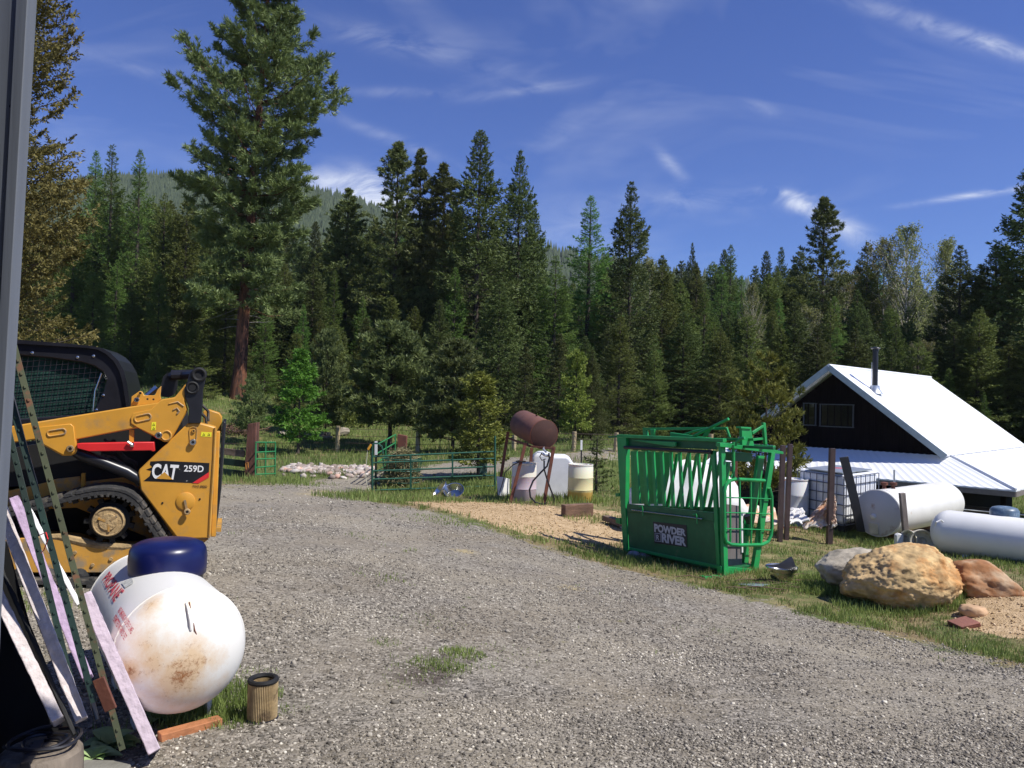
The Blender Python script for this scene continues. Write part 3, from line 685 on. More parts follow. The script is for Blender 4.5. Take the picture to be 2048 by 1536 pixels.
def tree_px(kind, var, u, v, Y, name, label, group=None, wid=1.0, cat='tree'):
    p = P(u, v, Y); return plant(kind, var, p.x, p.y, p.z, name, label, cat, group, wid)
LARCH, SPR, FIR, PINE, ASP = 'larch_tree', 'spruce_tree', 'fir_tree', 'pine_tree', 'aspen_tree'
named = [
 ('larch',0,193,302,66,LARCH,'slim pale larch, leftmost of the three tops rising over the hill at left',.8),
 ('larch',1,225,290,62,LARCH,'tall green larch, middle and tallest of three tops over the left hill',.85),
 ('larch',0,281,300,60,LARCH,'dark blue green larch with whorled top, just left of the bare hillside view',.8),
 ('larch',1,150,420,50,LARCH,'light green feathery larch right beside the big golden fir at left',1.1),
 ('fir',0,330,388,56,FIR,'olive fir with blunt top below the hill, between larches and big ponderosa',.9),
 ('fir',1,375,396,55,FIR,'olive fir with pointed top close left of the big ponderosa',.9),
 ('pine',0,672,425,58,PINE,'low lodgepole top at the right edge of the big ponderosa',.9),
 ('pine',1,698,380,58,PINE,'lodgepole pine with knobbly top beneath the bright white cloud',1.15),
 ('pine',2,797,286,56,PINE,'tall lodgepole pine, leftmost and highest of three close tops left of centre',1.0),
 ('pine',0,842,304,57,PINE,'lodgepole pine, middle one of three close tops left of centre',.9),
 ('pine',1,889,330,56,PINE,'lodgepole pine with spread crown, rightmost of three close tops left of centre',1.2),
 ('spruce',0,962,262,52,SPR,'tallest slender spire in the centre of the forest edge',.95),
 ('spruce',1,1041,303,54,SPR,'dark narrow ragged spruce, just right of the tallest central spire',.75),
 ('spruce',2,1070,418,55,SPR,'shorter dark spruce close against the right side of the ragged narrow spruce',.8),
 ('larch',1,1112,512,48,LARCH,'bright green larch standing above the rusty fuel tank',1.35),
 ('larch',0,1182,392,55,LARCH,'blue green larch with wide loose crown, left of the isolated dark spruce',1.15),
 ('spruce',1,1263,365,52,SPR,'dark dense pointed spruce standing apart right of centre',.85),
 ('spruce',2,1385,487,80,SPR,'very thin dark spire over the low tree line right of centre',.5),
 ('larch',0,1462,490,84,LARCH,'pale green larch spire over the low tree line right of centre',.9),
 ('spruce',0,1449,500,92,SPR,'dark spruce tip just left of the pale larch spire',.7),
 ('spruce',0,1533,503,85,SPR,'first dark tip of the low tree line left of the tall whorled fir',.7),
 ('spruce',1,1563,496,85,SPR,'second dark tip of the low tree line left of the tall whorled fir',.7),
 ('fir',2,1601,498,80,FIR,'rounded blue tip close to the left of the tall whorled fir',.8),
 ('pine',2,1649,396,58,PINE,'tall whorled dark conifer rising above the cabin roof',.95),
 ('fir',1,1735,486,66,FIR,'olive pointed fir between the whorled conifer and the bare aspens',.9),
 ('aspen',0,1768,482,62,ASP,'pale budding aspen, leftmost of the bare grey ones above the roof',1.0),
 ('aspen',1,1814,458,60,ASP,'tallest bare grey aspen above the right part of the roof',1.1),
 ('aspen',0,1893,484,62,ASP,'bare grey aspen just left of the dark spruce at right',1.0),
 ('spruce',2,1921,492,52,SPR,'dark spruce right of the bare aspens above the white roof',1.1),
 ('fir',0,1992,495,50,FIR,'broad dark conifer with rounded shaggy head near the right edge',1.5),
 ('spruce',0,2062,330,48,SPR,'tall dark spruce cut off by the right edge of the photo',1.1),
 ('spruce',1,1000,560,44,SPR,'broad grey green spruce with sweeping layered boughs behind the fuel tank',1.35),
 ('fir',2,640,640,47,FIR,'mid green fir in front of the forest right of the ponderosa trunk',1.0),
 ('spruce',0,880,600,47,SPR,'shadowy spruce behind the two young pines at centre',1.0),
 ('fir',1,1325,512,60,FIR,'olive fir between the isolated dark spruce and the thin dark spire',1.0),
 ('aspen',1,1506,575,50,ASP,'pale bare aspen with white trunk left of the cabin gable',.8),
 ('spruce',2,1590,600,42,SPR,'dark drooping spruce close behind the left end of the cabin roof',1.1),
 ('aspen',0,1300,520,62,ASP,'budding yellowish aspen right of the isolated dark spruce',.8),
 ('fir',0,1350,640,42,FIR,'large olive green fir left of the green chute top',1.3),
 ('spruce',1,1185,700,34,SPR,'grey green young spruce right behind the rusty tank',1.0),
]
for kd, va, u, v, Y, nm, lb, wd in named: tree_px(kd, va, u, v, Y, nm, lb, None, wd)
# the wall of trees behind and between: many more, each its own tree
rg = random.Random(5)
def sky_v(u):   # upper limit (image row) of filler tops, so that named tops stand clear
    k = [(0,430),(100,425),(200,405),(300,402),(400,410),(520,450),(640,440),(760,425),(900,420),(980,450),(1060,540),(1110,560),(1180,500),(1260,520),(1330,520),(1450,522),(1560,520),(1650,530),(1720,520),(1830,540),(1930,560),(2000,520),(2100,480)]
    for (a, b), (c, d) in zip(k, k[1:]):
        if a <= u <= c: return b+(d-b)*(u-a)/(c-a)
    return 520
zone_lab = {0:'left of the ponderosa', 1:'between ponderosa and central spires', 2:'above the fuel tank and chute', 3:'behind the cabin roof'}
kind_lab = {'spruce':('dark spruce in the dense forest wall ',SPR,'dark spruces in the forest wall '),'fir':('olive fir in the dense forest wall ',FIR,'olive firs in the forest wall '),'larch':('green larch in the dense forest wall ',LARCH,'green larches in the forest wall '),
 'pine':('lodgepole pine in the dense forest wall ',PINE,'lodgepole pines in the forest wall '),'aspen':('budding aspen with pale trunk in the forest wall ',ASP,'budding aspens in the forest wall ')}
def filler(u, v, Y, kd, wd):
    zn = 0 if u < 480 else 1 if u < 960 else 2 if u < 1560 else 3
    a, nm, gr = kind_lab[kd]
    tree_px(kd, rg.randrange(3), u, v, Y, nm, a+zone_lab[zn], gr+zone_lab[zn], wd)
for row, (Y0, dv, step) in enumerate(((49,190,62),(55,130,58),(63,75,52),(75,30,46),(95,4,40))):
    u = -60+rg.uniform(0,30)
    while u < 2120:
        v = sky_v(u)+dv*rg.uniform(.5,1.25)+rg.uniform(-8,12)
        if u < 900: kd = rg.choice(['fir','fir','pine','fir','larch','spruce'])
        elif u < 1300: kd = rg.choice(['spruce','fir','spruce','pine','larch'])
        else: kd = rg.choice(['fir','larch','spruce','larch','fir','spruce','aspen'])
        Y = Y0*rg.uniform(.94,1.08)-(8 if u < 700 and row == 0 else 0)*0
        if u > 1500: Y *= .85
        filler(u, v, Y, kd, rg.uniform(.85,1.25)); u += step*rg.uniform(.7,1.3)
# lower edge of the wood: skirts close to the meadow
u = 180
while u < 2100:
    Y = rg.uniform(42,46) if u < 700 else rg.uniform(44,48) if u < 1000 else rg.uniform(38,42)
    if not (430 < u < 560):
        v = rg.uniform(640,720) if u < 1000 else rg.uniform(620,700)
        filler(u, v, Y, rg.choice(['fir','spruce','fir','pine']), rg.uniform(1.1,1.5))
    u += rg.uniform(50,80)
# big left fir, golden green
VAR['bigfir'] = [conifer('bigfir', 15, 3.0, 31, L_GOLD, .03, 420, 24, 16, .13, .042, .28, .50, ragged=.18, tr=.2)]
p = P(0, 60, 16.5)
plant('bigfir', 0, p.x, p.y, 13.5, FIR, 'big golden green fir behind the grey post at the left edge', 'tree', None, .72)
# ponderosa
def pond_prof(t): return np.interp(t, [0,.08,.2,.33,.45,.6,.72,.82,1.0], [.06,.24,.42,.58,.84,1.0,.74,.70,.76])
VAR['ponderosa'] = [conifer('ponderosa', 30, 4.15, 41, L_PINE, .19, 300, 18, 5, .34, .050, .30, .5, tuft=9, ragged=.20, gapy=.18, tr=.40, bark=BARK_RED, profile=pond_prof)]
pb = onground(474, 800)
e = plant('ponderosa', 0, pb.x, pb.y, P(500, -170, pb.y).z, PINE, 'huge ponderosa pine with red flaking bark, tallest tree of the picture', 'tree', None, 1.0, rot=1.0)
e.rotation_euler = (0, R_(2.6), 0)
mb = MB(); rr = random.Random(3)
for k in range(26):
    z = rr.uniform(3.0, 9.5); a = rr.uniform(0, 6.28); L_ = rr.uniform(.8, 2.2); pts = [Vector((math.cos(a)*.3, math.sin(a)*.3, z))]
    d = Vector((math.cos(a), math.sin(a), rr.uniform(-.5,.15)))
    for j in range(4): pts.append(pts[-1]+d*L_/4); d = d+Vector((rr.uniform(-.3,.3), rr.uniform(-.3,.3), rr.uniform(-.2,.15)))
    mb.tube(pts, [.03,.024,.018,.012,.006], 4)
me = bpy.data.meshes.new('dead_branches'); me.from_pydata(mb.v, [], mb.f); me.materials.append(TWIG); link('dead_branches', me, e)

# young trees by the meadow, gate and cabin
def sapling(u_, vtop, ubase, vbase, kindkey, name, label, wid=1.0):
    g = onground(ubase, vbase); p = P(u_, vtop, g.y)
    return plant(kindkey, 0, g.x, g.y, p.z, name, label, 'tree', None, wid, sink=.05)
VAR['lsap'] = [conifer('lsap', 5, 1.15, 51, L_SAPL, .16, 150, 11, 8, .17, .05, .05, .6, ragged=.2, tr=.06)]
VAR['yp1'] = [conifer('yp1', 5, 1.7, 52, L_YOUNG, .20, 120, 10, 4, .24, .05, -.15, .42, tuft=7, ragged=.16, tr=.08)]
VAR['yp2'] = [conifer('yp2', 5, 1.5, 53, L_YOUNG, .12, 120, 9, 4, .24, .05, -.15, .42, tuft=7, ragged=.2, tr=.07)]
VAR['yp3'] = [conifer('yp3', 5, 1.1, 54, L_YEL, .14, 150, 10, 8, .17, .055, .0, .5, ragged=.22, tr=.06)]
VAR['tiny'] = [conifer('tiny', 1.6, .42, 55, L_DARK, .05, 60, 7, 6, .08, .025, .0, .8, ragged=.2, tr=.02)]
VAR['cabpine'] = [conifer('cabpine', 5, 1.7, 56, L_YEL, .15, 55, 8, 4, .20, .038, -.25, .45, tuft=9, ragged=.3, tr=.07)]
sapling(606, 700, 596, 907, 'lsap', LARCH, 'small bright green larch sapling alone in the meadow left of centre')
sapling(500, 755, 500, 890, 'young', PINE, 'small thin pine in front of the ponderosa trunk', .8)
sapling(772, 660, 779, 900, 'yp1', PINE, 'young round crowned pine right behind the left gate end', 1.05)
sapling(905, 690, 905, 905, 'yp2', PINE, 'bushy young pine left behind the yellow green one', 1.05)
sapling(962, 745, 956, 958, 'yp3', FIR, 'yellow green conifer standing at the right end of the gate', 1.15)
sapling(1190, 875, 1192, 985, 'tiny', SPR, 'tiny dark spruce right of the yellowed barrel', 1.2)
sapling(650, 670, 650, 880, 'yp2', PINE, 'thin grey green pine just right of the bright sapling', .6)
sapling(1145, 700, 1150, 885, 'yp3', FIR, 'slender young conifer behind the rusty tank legs', .8)
g = P(1535, 715, 19.5); plant('cabpine', 0, g.x, g.y, g.z, PINE, 'young open branched pine in front of the left cabin eave', 'tree', None, .72)
# undergrowth bushes at the wood's foot
def bush(u, v, s, lab):
    g = onground(u, v); r = np.random.default_rng(int(u)); n = 900
    d = norm(r.normal(size=(n,3))); d[:,2] = np.abs(d[:,2]); pos = d*s*np.array([1,1,.8])*r.uniform(.3,1,(n,1))**.5
    me = cards('bush', pos, norm(d+r.normal(0,.5,(n,3))), np.full(n,.22), np.full(n,.08), r, L_OLIVE)
    o = link('bush', me, None, g); tag(o, lab, 'bush')
bush(700, 850, 1.0, 'low olive bush in the meadow left of the young round pine'); bush(1060, 858, 1.3, 'low dark bush at the wood edge behind the rusty tank')

# ------------------------------------------------------------------ hills with forest
def hills():
    sk = [(-500,330),(-200,370),(60,385),(110,378),(200,366),(300,362),(400,362),(470,371),(560,384),(640,392),(700,405),(770,435),(900,475),(1000,492),(1090,500),(1150,512),(1250,530),(1500,575),(1900,600),(2600,620)]
    us = np.linspace(-500, 2600, 200); vs = np.interp(us, [a for a,b in sk], [b for a,b in sk])
    rows = 40; V = []
    for j in range(rows):
        t = j/(rows-1); Y = 240+660*t
        for u, v in zip(us, vs):
            top = P(u, v, 900); x = top.x/900*Y
            z = -4+(top.z+4)*(t**1.25)
            z += 5*math.sin(x*.02+Y*.013)*math.sin(Y*.017)*t*(1-t)*2
            V.append((x, Y, z))
    V = np.array(V); W = len(us); ix = np.arange(rows*W).reshape(rows, W)
    q = np.stack([ix[:-1,:-1], ix[:-1,1:], ix[1:,1:], ix[1:,:-1]], -1).reshape(-1,4)
    HM = mat('hillside', (.022,.034,.020), .95, var=.3, vscale=.03, col2=(.045,.055,.03), c2scale=.012, c2lo=.45, c2hi=.65)
    tag(link('hills', np_mesh('hills', V, q, 4, HM, True)), kind='structure')
    r = np.random.default_rng(4); n = 26000
    u = np.concatenate([r.uniform(60, 860, 20000), r.uniform(860, 2100, 6000)]); t = r.uniform(.35, 1, n); fi = t*(rows-1); j = np.minimum(fi.astype(int), rows-2); fr = fi-j
    gx = (u+500)/3100*(W-1); i = np.clip(gx.astype(int), 0, W-2); fx = gx-i
    Vg = V.reshape(rows, W, 3)
    p = (Vg[j,i]*(1-fx)[:,None]+Vg[j,i+1]*fx[:,None])*(1-fr)[:,None]+(Vg[j+1,i]*(1-fx)[:,None]+Vg[j+1,i+1]*fx[:,None])*fr[:,None]
    h = r.uniform(8, 15, n)*(.75+.3*t); w = h*r.uniform(.14,.2,n); k = 5
    ring = [np.stack([p[:,0]+np.cos(2*math.pi*a/k)*w, p[:,1]+np.sin(2*math.pi*a/k)*w, p[:,2]+h*.1], -1) for a in range(k)]
    VV = np.stack(ring+[p+np.stack([0*h,0*h,h],-1)], 1).reshape(-1,3); o = (np.arange(n)*(k+1))[:,None,None]
    Fc = (np.array([[a,(a+1)%k,k] for a in range(k)])[None]+o).reshape(-1,3)
    tag(link('hill_forest', np_mesh('hill_forest', VV, Fc, 3, L_FAR)), 'far off conifer forest covering the hill on the left', 'forest', None, 'stuff')
hills()
# ------------------------------------------------------------------ object materials
YEL = mat('machine_yellow', (.62,.30,.035), .42, var=.09, vscale=4, col2=(.40,.24,.09), c2scale=7, c2lo=.54, c2hi=.78)
YELD = mat('machine_yellow_muddy', (.55,.28,.045), .6, var=.12, vscale=5, col2=(.30,.22,.13), c2scale=6, c2lo=.5, c2hi=.62)
MUD = mat('dried_mud', (.36,.25,.12), .95, var=.3, bump=.6)
BLK = mat('black_paint', (.016,.016,.020), .32, var=.2)
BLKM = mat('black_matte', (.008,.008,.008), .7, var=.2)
RUBBER = mat('rubber', (.035,.034,.032), .8, var=.25, col2=(.17,.145,.11), c2scale=6, c2lo=.52, c2hi=.72, bump=.3)
REDP = mat('red_paint', (.70,.03,.03), .35, var=.06)
CHROME = mat('bright_steel', (.6,.6,.58), .25, metal=1, var=.1)
STEELG = mat('galvanised', (.50,.54,.58), .42, metal=.7, var=.15)
GLASS = mat('cab_glass', (.03,.07,.055), .06, var=.3, spec=.9)
WHITE = mat('white_paint', (.84,.83,.79), .35, var=.03, vscale=3)
TANKW = mat('tank_white_worn', (.78,.76,.70), .38, var=.05, vscale=3, col2=(.50,.30,.13), c2scale=5, c2lo=.66, c2hi=.80)
POLY = mat('white_plastic', (.78,.79,.80), .45, var=.04, sss=.1)
GREEN = mat('chute_green', (.018,.30,.075), .38, var=.12, vscale=5, col2=(.10,.20,.075), c2scale=9, c2lo=.60, c2hi=.76)
GREEND = mat('chute_dark_green', (.012,.13,.042), .45, var=.15, col2=(.09,.12,.06), c2scale=6, c2lo=.58, c2hi=.78)
GATEG = mat('gate_green', (.02,.10,.06), .5, var=.2, col2=(.10,.07,.04), c2scale=12, c2lo=.62, c2hi=.7)
GATEL = mat('gate_light_green', (.03,.22,.07), .5, var=.2)
RUST = mat('rusty_steel', (.13,.045,.028), .72, var=.25, vscale=5, col2=(.22,.09,.045), c2scale=6, bump=.15)
RUSTP = mat('rust_brown_paint', (.16,.055,.032), .7, var=.2, vscale=5)
TANKR = mat('rusty_tank_skin', (.17,.075,.058), .8, var=.18, vscale=4, col2=(.14,.058,.035), c2scale=4, c2lo=.5, c2hi=.68)
FRAMEB = mat('post_brown_steel', (.075,.045,.04), .6, var=.2)
WOODN = mat('post_wood', (.42,.33,.19), .85, var=.2, vscale=8, stretch=(1,1,.15), bump=.3)
TIE = mat('railroad_tie', (.13,.055,.038), .9, var=.35, vscale=9, stretch=(1,1,.2), bump=.6, col2=(.05,.03,.025), c2scale=7)
WOODG = mat('rail_grey_wood', (.17,.12,.085), .9, var=.3, stretch=(.3,1,1), bump=.4)
TIMB = mat('timber_block', (.17,.10,.065), .9, var=.3, vscale=9, bump=.5, stretch=(.3,.3,1))
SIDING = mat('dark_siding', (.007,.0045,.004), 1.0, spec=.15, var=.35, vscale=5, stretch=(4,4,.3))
FOAM = mat('pink_foam', (.55,.45,.50), .85, var=.10, vscale=25, bump=.5, bscale=30)
FOAMW = mat('white_foam', (.68,.60,.58), .85, var=.12, vscale=25, bump=.6, bscale=30)
FOAMP = mat('purple_foam', (.46,.34,.47), .85, var=.12, vscale=25, bump=.5, bscale=30)
TPG = mat('tpost_dark_green', (.008,.026,.018), .5, var=.3)
TPO = mat('tpost_olive', (.065,.075,.038), .75, var=.25, col2=(.15,.07,.035), c2scale=14, c2lo=.55, c2hi=.65)
GREY_SHADE = mat('grey_wall_shaded_paint', (.13,.145,.17), .7, var=.06, vscale=30, stretch=(1,1,.04), bump=.15, bscale=25)  # grey paint set darker so the colour carries the corner's shade
def mach_empty(): pass

def hull_tank_profile(L_, r, head):
    """cylinder with domed ends along the axis from -L/2 to L/2"""
    pr = []
    for k in range(9):
        a = math.pi/2*k/8; pr.append((-L_/2-head*math.cos(a), r*math.sin(a)))
    for k in range(9):
        a = math.pi/2*k/8; pr.append((L_/2+head*math.sin(a), r*math.cos(a)))
    return pr
def ring_path(c, ax, r, n=20):
    ax = Vector(ax).normalized(); a = ax.orthogonal().normalized(); b = ax.cross(a)
    return [Vector(c)+(a*math.cos(t)+b*math.sin(t))*r for t in [2*math.pi*k/n for k in range(n)]]

# ================================================================== garage corner at the left edge
def garage():
    Yc = 3.0; ex = P(70, 30, Yc)
    e = empty('garage', (-2.3, Yc, 0), 'dark open garage corner with grey trim board at the left edge of the photo', 'garage')
    mb = MB()
    tl = P(-160, -40, Yc); tr = P(58, -40, Yc); br = P(-14, 1570, Yc); bl = P(-160, 1570, Yc)
    # board leans very slightly with the building
    mb.prism([P(-260,-120,Yc), P(40,-120,Yc), P(36,0,Yc), P(-50,1560,Yc), P(-260,1560,Yc)], (0,.04,0)); mb.build('wall', GREY_SHADE, e)
    mb = MB(); mb.prism([P(38,-120,Yc-.012), P(60,-120,Yc-.012), P(55,0,Yc-.012), P(-10,1110,Yc-.012), P(-18,1250,Yc-.012), P(-30,1560,Yc-.012), P(-52,1560,Yc-.012)], (0,.06,0)); mb.build('trim_board', GREY_SHADE, e, bevel=.003)
    mb = MB(); c = P(23, 213, Yc); mb.lathe(c, (0,-1,0), [(0,.007),(.004,.007)], 10); mb.build('nail_hole', BLKM, e)
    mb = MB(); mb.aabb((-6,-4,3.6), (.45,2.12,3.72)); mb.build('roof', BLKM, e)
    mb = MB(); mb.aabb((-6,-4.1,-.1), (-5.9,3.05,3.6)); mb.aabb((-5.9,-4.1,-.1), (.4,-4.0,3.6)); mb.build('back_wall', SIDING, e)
    mb = MB(); mb.aabb((.3,2.2,2.9),(.4,2.3,3.6)); 
garage()

# ================================================================== compact track loader
def loader():
    B0 = P(430, 1165, 6.7); a_ = R_(19.6)
    fw = Vector((-math.cos(a_), -math.sin(a_), 0)); wd = Vector((-math.sin(a_), math.cos(a_), 0))
    def T(u, v, w=0): return hit(u, v, B0+wd*w, wd)
    S = 520/2048
    def c1(pts, w): return [T(x*S, 660+y*S, w) for x, y in pts]
    e = empty('track_loader', Vector((B0.x-.8, B0.y+.5, 0)), 'yellow compact track loader with black cab, parked at the left on the gravel', 'loader')
    out = -wd
    # --- cab
    W0 = .42; W1 = 1.28
    outer = [(-900,85),(-300,70),(130,75),(500,103),(700,122),(800,140),(870,180),(930,240),(975,320),(1000,420),(1015,520),(1030,640),(1030,760),(-900,900)]
    inner = [(-700,215),(150,200),(400,222),(640,255),(740,285),(810,330),(835,395),(815,480),(760,600),(735,655),(600,665),(130,700),(-700,800)]
    def ringmesh(mb, w, th, outer, inner):
        po = c1(outer, w); n = len(po)
        # resample inner to same count by nearest bridging: use bmesh triangle fill
        bm = bmesh.new()
        vo = [bm.verts.new(p) for p in po]; vi = [bm.verts.new(p) for p in c1(inner, w)]
        eds = [bm.edges.new((vo[i], vo[(i+1)%len(vo)])) for i in range(len(vo))]+[bm.edges.new((vi[i], vi[(i+1)%len(vi)])) for i in range(len(vi))]
        r = bmesh.ops.triangle_fill(bm, edges=eds, use_beauty=True)
        ext = bmesh.ops.extrude_face_region(bm, geom=bm.faces[:])
        for g in ext['geom']:
            if isinstance(g, bmesh.types.BMVert): g.co += wd*th
        bm.verts.index_update(); mb.add([v.co.copy() for v in bm.verts], [[v.index for v in f.verts] for f in bm.faces]); bm.free()
    mb = MB(); ringmesh(mb, W0, .05, outer, inner); ringmesh(mb, W1, .05, outer, inner)
    mb.build('cab_frame', BLK, e, bevel=.012)
    roof = [(-900,85),(-300,70),(130,75),(500,103),(700,122),(800,140),(870,180),(930,240),(975,320),(1000,420),(1015,520),(1030,640)]
    mb = MB(); ro = c1(roof, W0-.03); ctr_ = T(60, 760, W0-.03)
    ins = [p+(ctr_-p).normalized()*.035 for p in ro]
    for i in range(len(ro)-1):
        q = [ro[i], ro[i+1], ins[i+1], ins[i]]; mb.prism(q, wd*(W1-W0+.10))
    mb.build('cab_roof', BLK, e)
    mb = MB(); mb.prism(c1(inner, W0+.06), wd*.01); mb.build('cab_glass', GLASS, e)
    # mesh guard
    mb = MB()
    ip = c1(inner, W0+.015); us = fw
    poly2 = [(x, y) for x, y in inner]
    def inside(x, y):
        c = False; n = len(poly2)
        for i in range(n):
            x0, y0 = poly2[i]; x1, y1 = poly2[(i+1)%n]
            if (y0 > y) != (y1 > y) and x < (x1-x0)*(y-y0)/(y1-y0)+x0: c = not c
        return c
    def clipline(x0, y0, x1, y1):
        pts = [(x0+(x1-x0)*k/60, y0+(y1-y0)*k/60) for k in range(61)]; run = []
        for p in pts+[(1e5,1e5)]:
            if inside(*p): run.append(p)
            else:
                if len(run) > 2: mb.tube(c1([run[0], run[-1]], W0+.02), .0035, 4)
                run = []
    for k in range(-10, 26): clipline(0+k*46, 760, 90+k*46, 180)
    for k in range(0, 16): clipline(60, 215+k*44, 880, 165+k*40)
    mb.build('window_guard', BLK, e)
    mb = MB(); mb.tube(c1([(735,640),(750,480),(800,340),(835,390)], W0-.01), .006, 5); mb.build('wiper_hose', CHROME, e)
    mb = MB()
    for x, y in ((255,180),(612,215),(738,205),(815,515),(760,630)): mb.lathe(T(x*S,660+y*S,W0-.0), out, [(0,.014),(.008,.012),(.012,.004)], 8)
    mb.build('cab_bolt', CHROME, e)
    # --- engine bay and body
    mb = MB(); mb.prism(c1([(-900,960),(100,930),(350,890),(600,800),(1080,700),(1420,600),(1480,1100),(1300,1200),(820,1240),(600,1200),(-900,1300)], .34), wd*1.0); mb.build('engine_bay', BLKM, e)
    mb = MB(); mb.prism(c1([(-900,1290),(80,1265),(350,1205),(440,1175),(625,1155),(640,1200),(1000,1160),(1090,1200),(1120,1290),(1300,1500),(1200,1650),(600,1400),(-900,1480)], .30), wd*1.1); mb.build('body_panel', YELD, e, bevel=.008)
    mb = MB(); mb.prism(c1([(640,1130),(668,1130),(668,1285),(636,1285)], .24), wd*.05); mb.build('latch', YEL, e, bevel=.003)
    # hoses and manifold behind the arm
    hs_ = [(c1([(820+30*k,860+14*k),(900+20*k,930+25*k),(1000+12*k,1010+10*k),(1080,1050+12*k)], .2), .012) for k in range(5)]
    hs_ += [(c1([(800,990),(900,1010),(1000,1090),(1100,1230)], .1), .018), (c1([(1590,590),(1640,640),(1640,720)], .2), .014), (c1([(1580,650),(1620,690),(1625,750)], .15), .014)]
    for pts, r_ in hs_: mb = MB(); mb.tube(pts, r_, 6); mb.build('hose', RUBBER, e)
    mb = MB(); mb.prism(c1([(-900,1500),(200,1400),(700,1340),(1060,1500),(1250,1800),(1000,1900),(-900,1900)], .45), wd*.8); mb.build('chassis', BLKM, e)
    # --- loader arm
    ARM = [(-900,925),(90,757),(300,722),(1030,603),(1240,572),(1275,545),(1375,530),(1440,452),(1468,412),(1455,560),(1477,630),(1400,770),(1345,868),(1322,884),(1290,882),(1085,772),(600,862),(608,955),(595,975),(560,990),(490,992),(335,905),(300,860),(90,890),(-900,1080)]
    mb = MB(); mb.prism(c1(ARM, 0), wd*.13); arm = mb.build('loader_arm', YEL, e, bevel=.010)
    mb = MB(); mb.prism(c1([(1030,690),(1050,655),(1190,625),(1260,560),(1285,548),(1380,534),(1440,470),(1462,425),(1450,560),(1470,630),(1395,765),(1340,860),(1290,872),(1080,768),(1030,735)], -.012), wd*.014)
    mb.build('gusset_plate', YEL, arm, bevel=.005)
    mb = MB(); mb.prism(c1([(300,765),(555,738),(580,760),(590,850),(600,950),(565,982),(495,984),(340,900)], -.010), wd*.012); mb.build('gusset_plate', YEL, arm, bevel=.005)
    def slot(pts, w): 
        mb = MB(); mb.tube(c1(pts, w), .008, 6, closed=True); mb.build('pressed_slot', YELD, arm)
    def rrect(x0, y0, x1, y1, h, sk):
        # slot outline centre line (x0,y0)-(x1,y1) with half height h
        o = []
        for k in range(9): a = math.pi/2+math.pi*k/8; o.append((x0+h*math.cos(a), y0-h*math.sin(a)))
        for k in range(9): a = -math.pi/2+math.pi*k/8; o.append((x1+h*math.cos(a), y1-h*math.sin(a)))
        return o
    slot(rrect(395,815,495,800,22,0), -.012); slot(rrect(1085,700,1165,683,24,0), -.014)
    slot(rrect(1308,832,1312,830,36,0), -.014)
    mb = MB(); mb.tube(c1([(1330,582),(1400,566),(1447,600)], -.014), .007, 5); mb.tube(c1([(1365,630),(1395,615),(1412,640),(1395,660)], -.014), .008, 5); mb.build('pressed_rib', YELD, arm)
    mb = MB(); mb.prism(c1([(1030,603),(1035,525),(1100,480),(1122,488),(1135,515),(1220,515),(1240,470),(1270,440),(1262,520),(1270,545),(1240,575)], .10), wd*.03); mb.build('arm_bracket', YEL, e, bevel=.004)
    def pin(x, y, r, w, m1=CHROME, m2=BLK, name='pin', par=None):
        c = T(x*S, 660+y*S, w); rr = r*S*(c-CAM).length/FPX
        mb = MB(); kk = min(1, rr/.03); mb.lathe(c, out, [(0,rr),(.016*kk,rr),(.022*kk,rr*.85),(.022*kk,rr*.5),(.014*kk,rr*.5)], 18); o = mb.build(name, m1, par or e)
        mb = MB(); mb.lathe(c+out*.013*kk, out, [(0,rr*.48),(.006*kk,rr*.3)], 12); mb.build('pin_bore', m2, o)
    pin(555,935,24,-.01,MUD); pin(1250,830,25,-.012); pin(1520,884,24,-.012); pin(1475,1430,22,-.03,MUD); pin(1078,551,18,.09); pin(1105,497,9,.09,BLKM)
    for x, y in ((468,905),(518,897),(1162,544),(1209,546),(1198,682),(1232,678),(1362,737),(1388,735),(1574,1332),(1280,1362)): pin(x,y,7,-.0,BLKM,BLKM,'bolt_hole')
    mb = MB(); mb.prism(c1([(1018,790),(1053,785),(1053,885),(1018,888)], .03), wd*.05); mb.build('arm_stop', YEL, e)
    # --- red lift arm brace
    mb = MB(); mb.prism(c1([(604,895),(640,892),(1215,882),(1218,955),(1198,958),(1190,950),(700,957),(606,932)], -.03), wd*.09); br = mb.build('lift_arm_brace', REDP, e, bevel=.006)
    mb = MB(); mb.tube(c1([(1005,880),(1045,905)], -.05), .01, 6); mb.tube(c1([(1030,905),(1055,905)], -.04), .02, 8); mb.build('brace_pin', CHROME, br)
    # --- lift cylinder
    mb = MB(); mb.tube(c1([(560,935),(640,980),(1000,1120),(1110,1185)], .05), [.04,.05,.05,.04], 14); mb.build('lift_cylinder', BLK, e)
    # --- tilt linkage
    lk = [(1490,345),(1520,310),(1560,298),(1600,312),(1618,345),(1620,385),(1600,470),(1592,640),(1580,735),(1480,735),(1488,620),(1460,540),(1450,460),(1475,415)]
    mb = MB(); mb.prism(c1(lk, -.02), wd*.07); l1 = mb.build('rear_link', BLK, e, bevel=.006)
    mb = MB(); c = T(1568*S, 660+352*S, -.02); mb.tube(ring_path(c+out*.005, out, .048, 22), .016, 8, closed=True); mb.lathe(c+out*.003, out, [(0,.045),(.001,.044)], 16); mb.tube(ring_path(T(1515*S,660+455*S,-.03), out, .045, 18), .012, 6, closed=True); mb.lathe(T(1515*S,660+455*S,-.02), out, [(0,.03),(.02,.028)], 12); mb.build('link_eye', BLKM, l1)
    mb = MB(); mb.prism(c1([(1285,365),(1320,335),(1365,335),(1400,355),(1395,460),(1370,510),(1330,530),(1270,525),(1260,470)], .35), wd*.06)
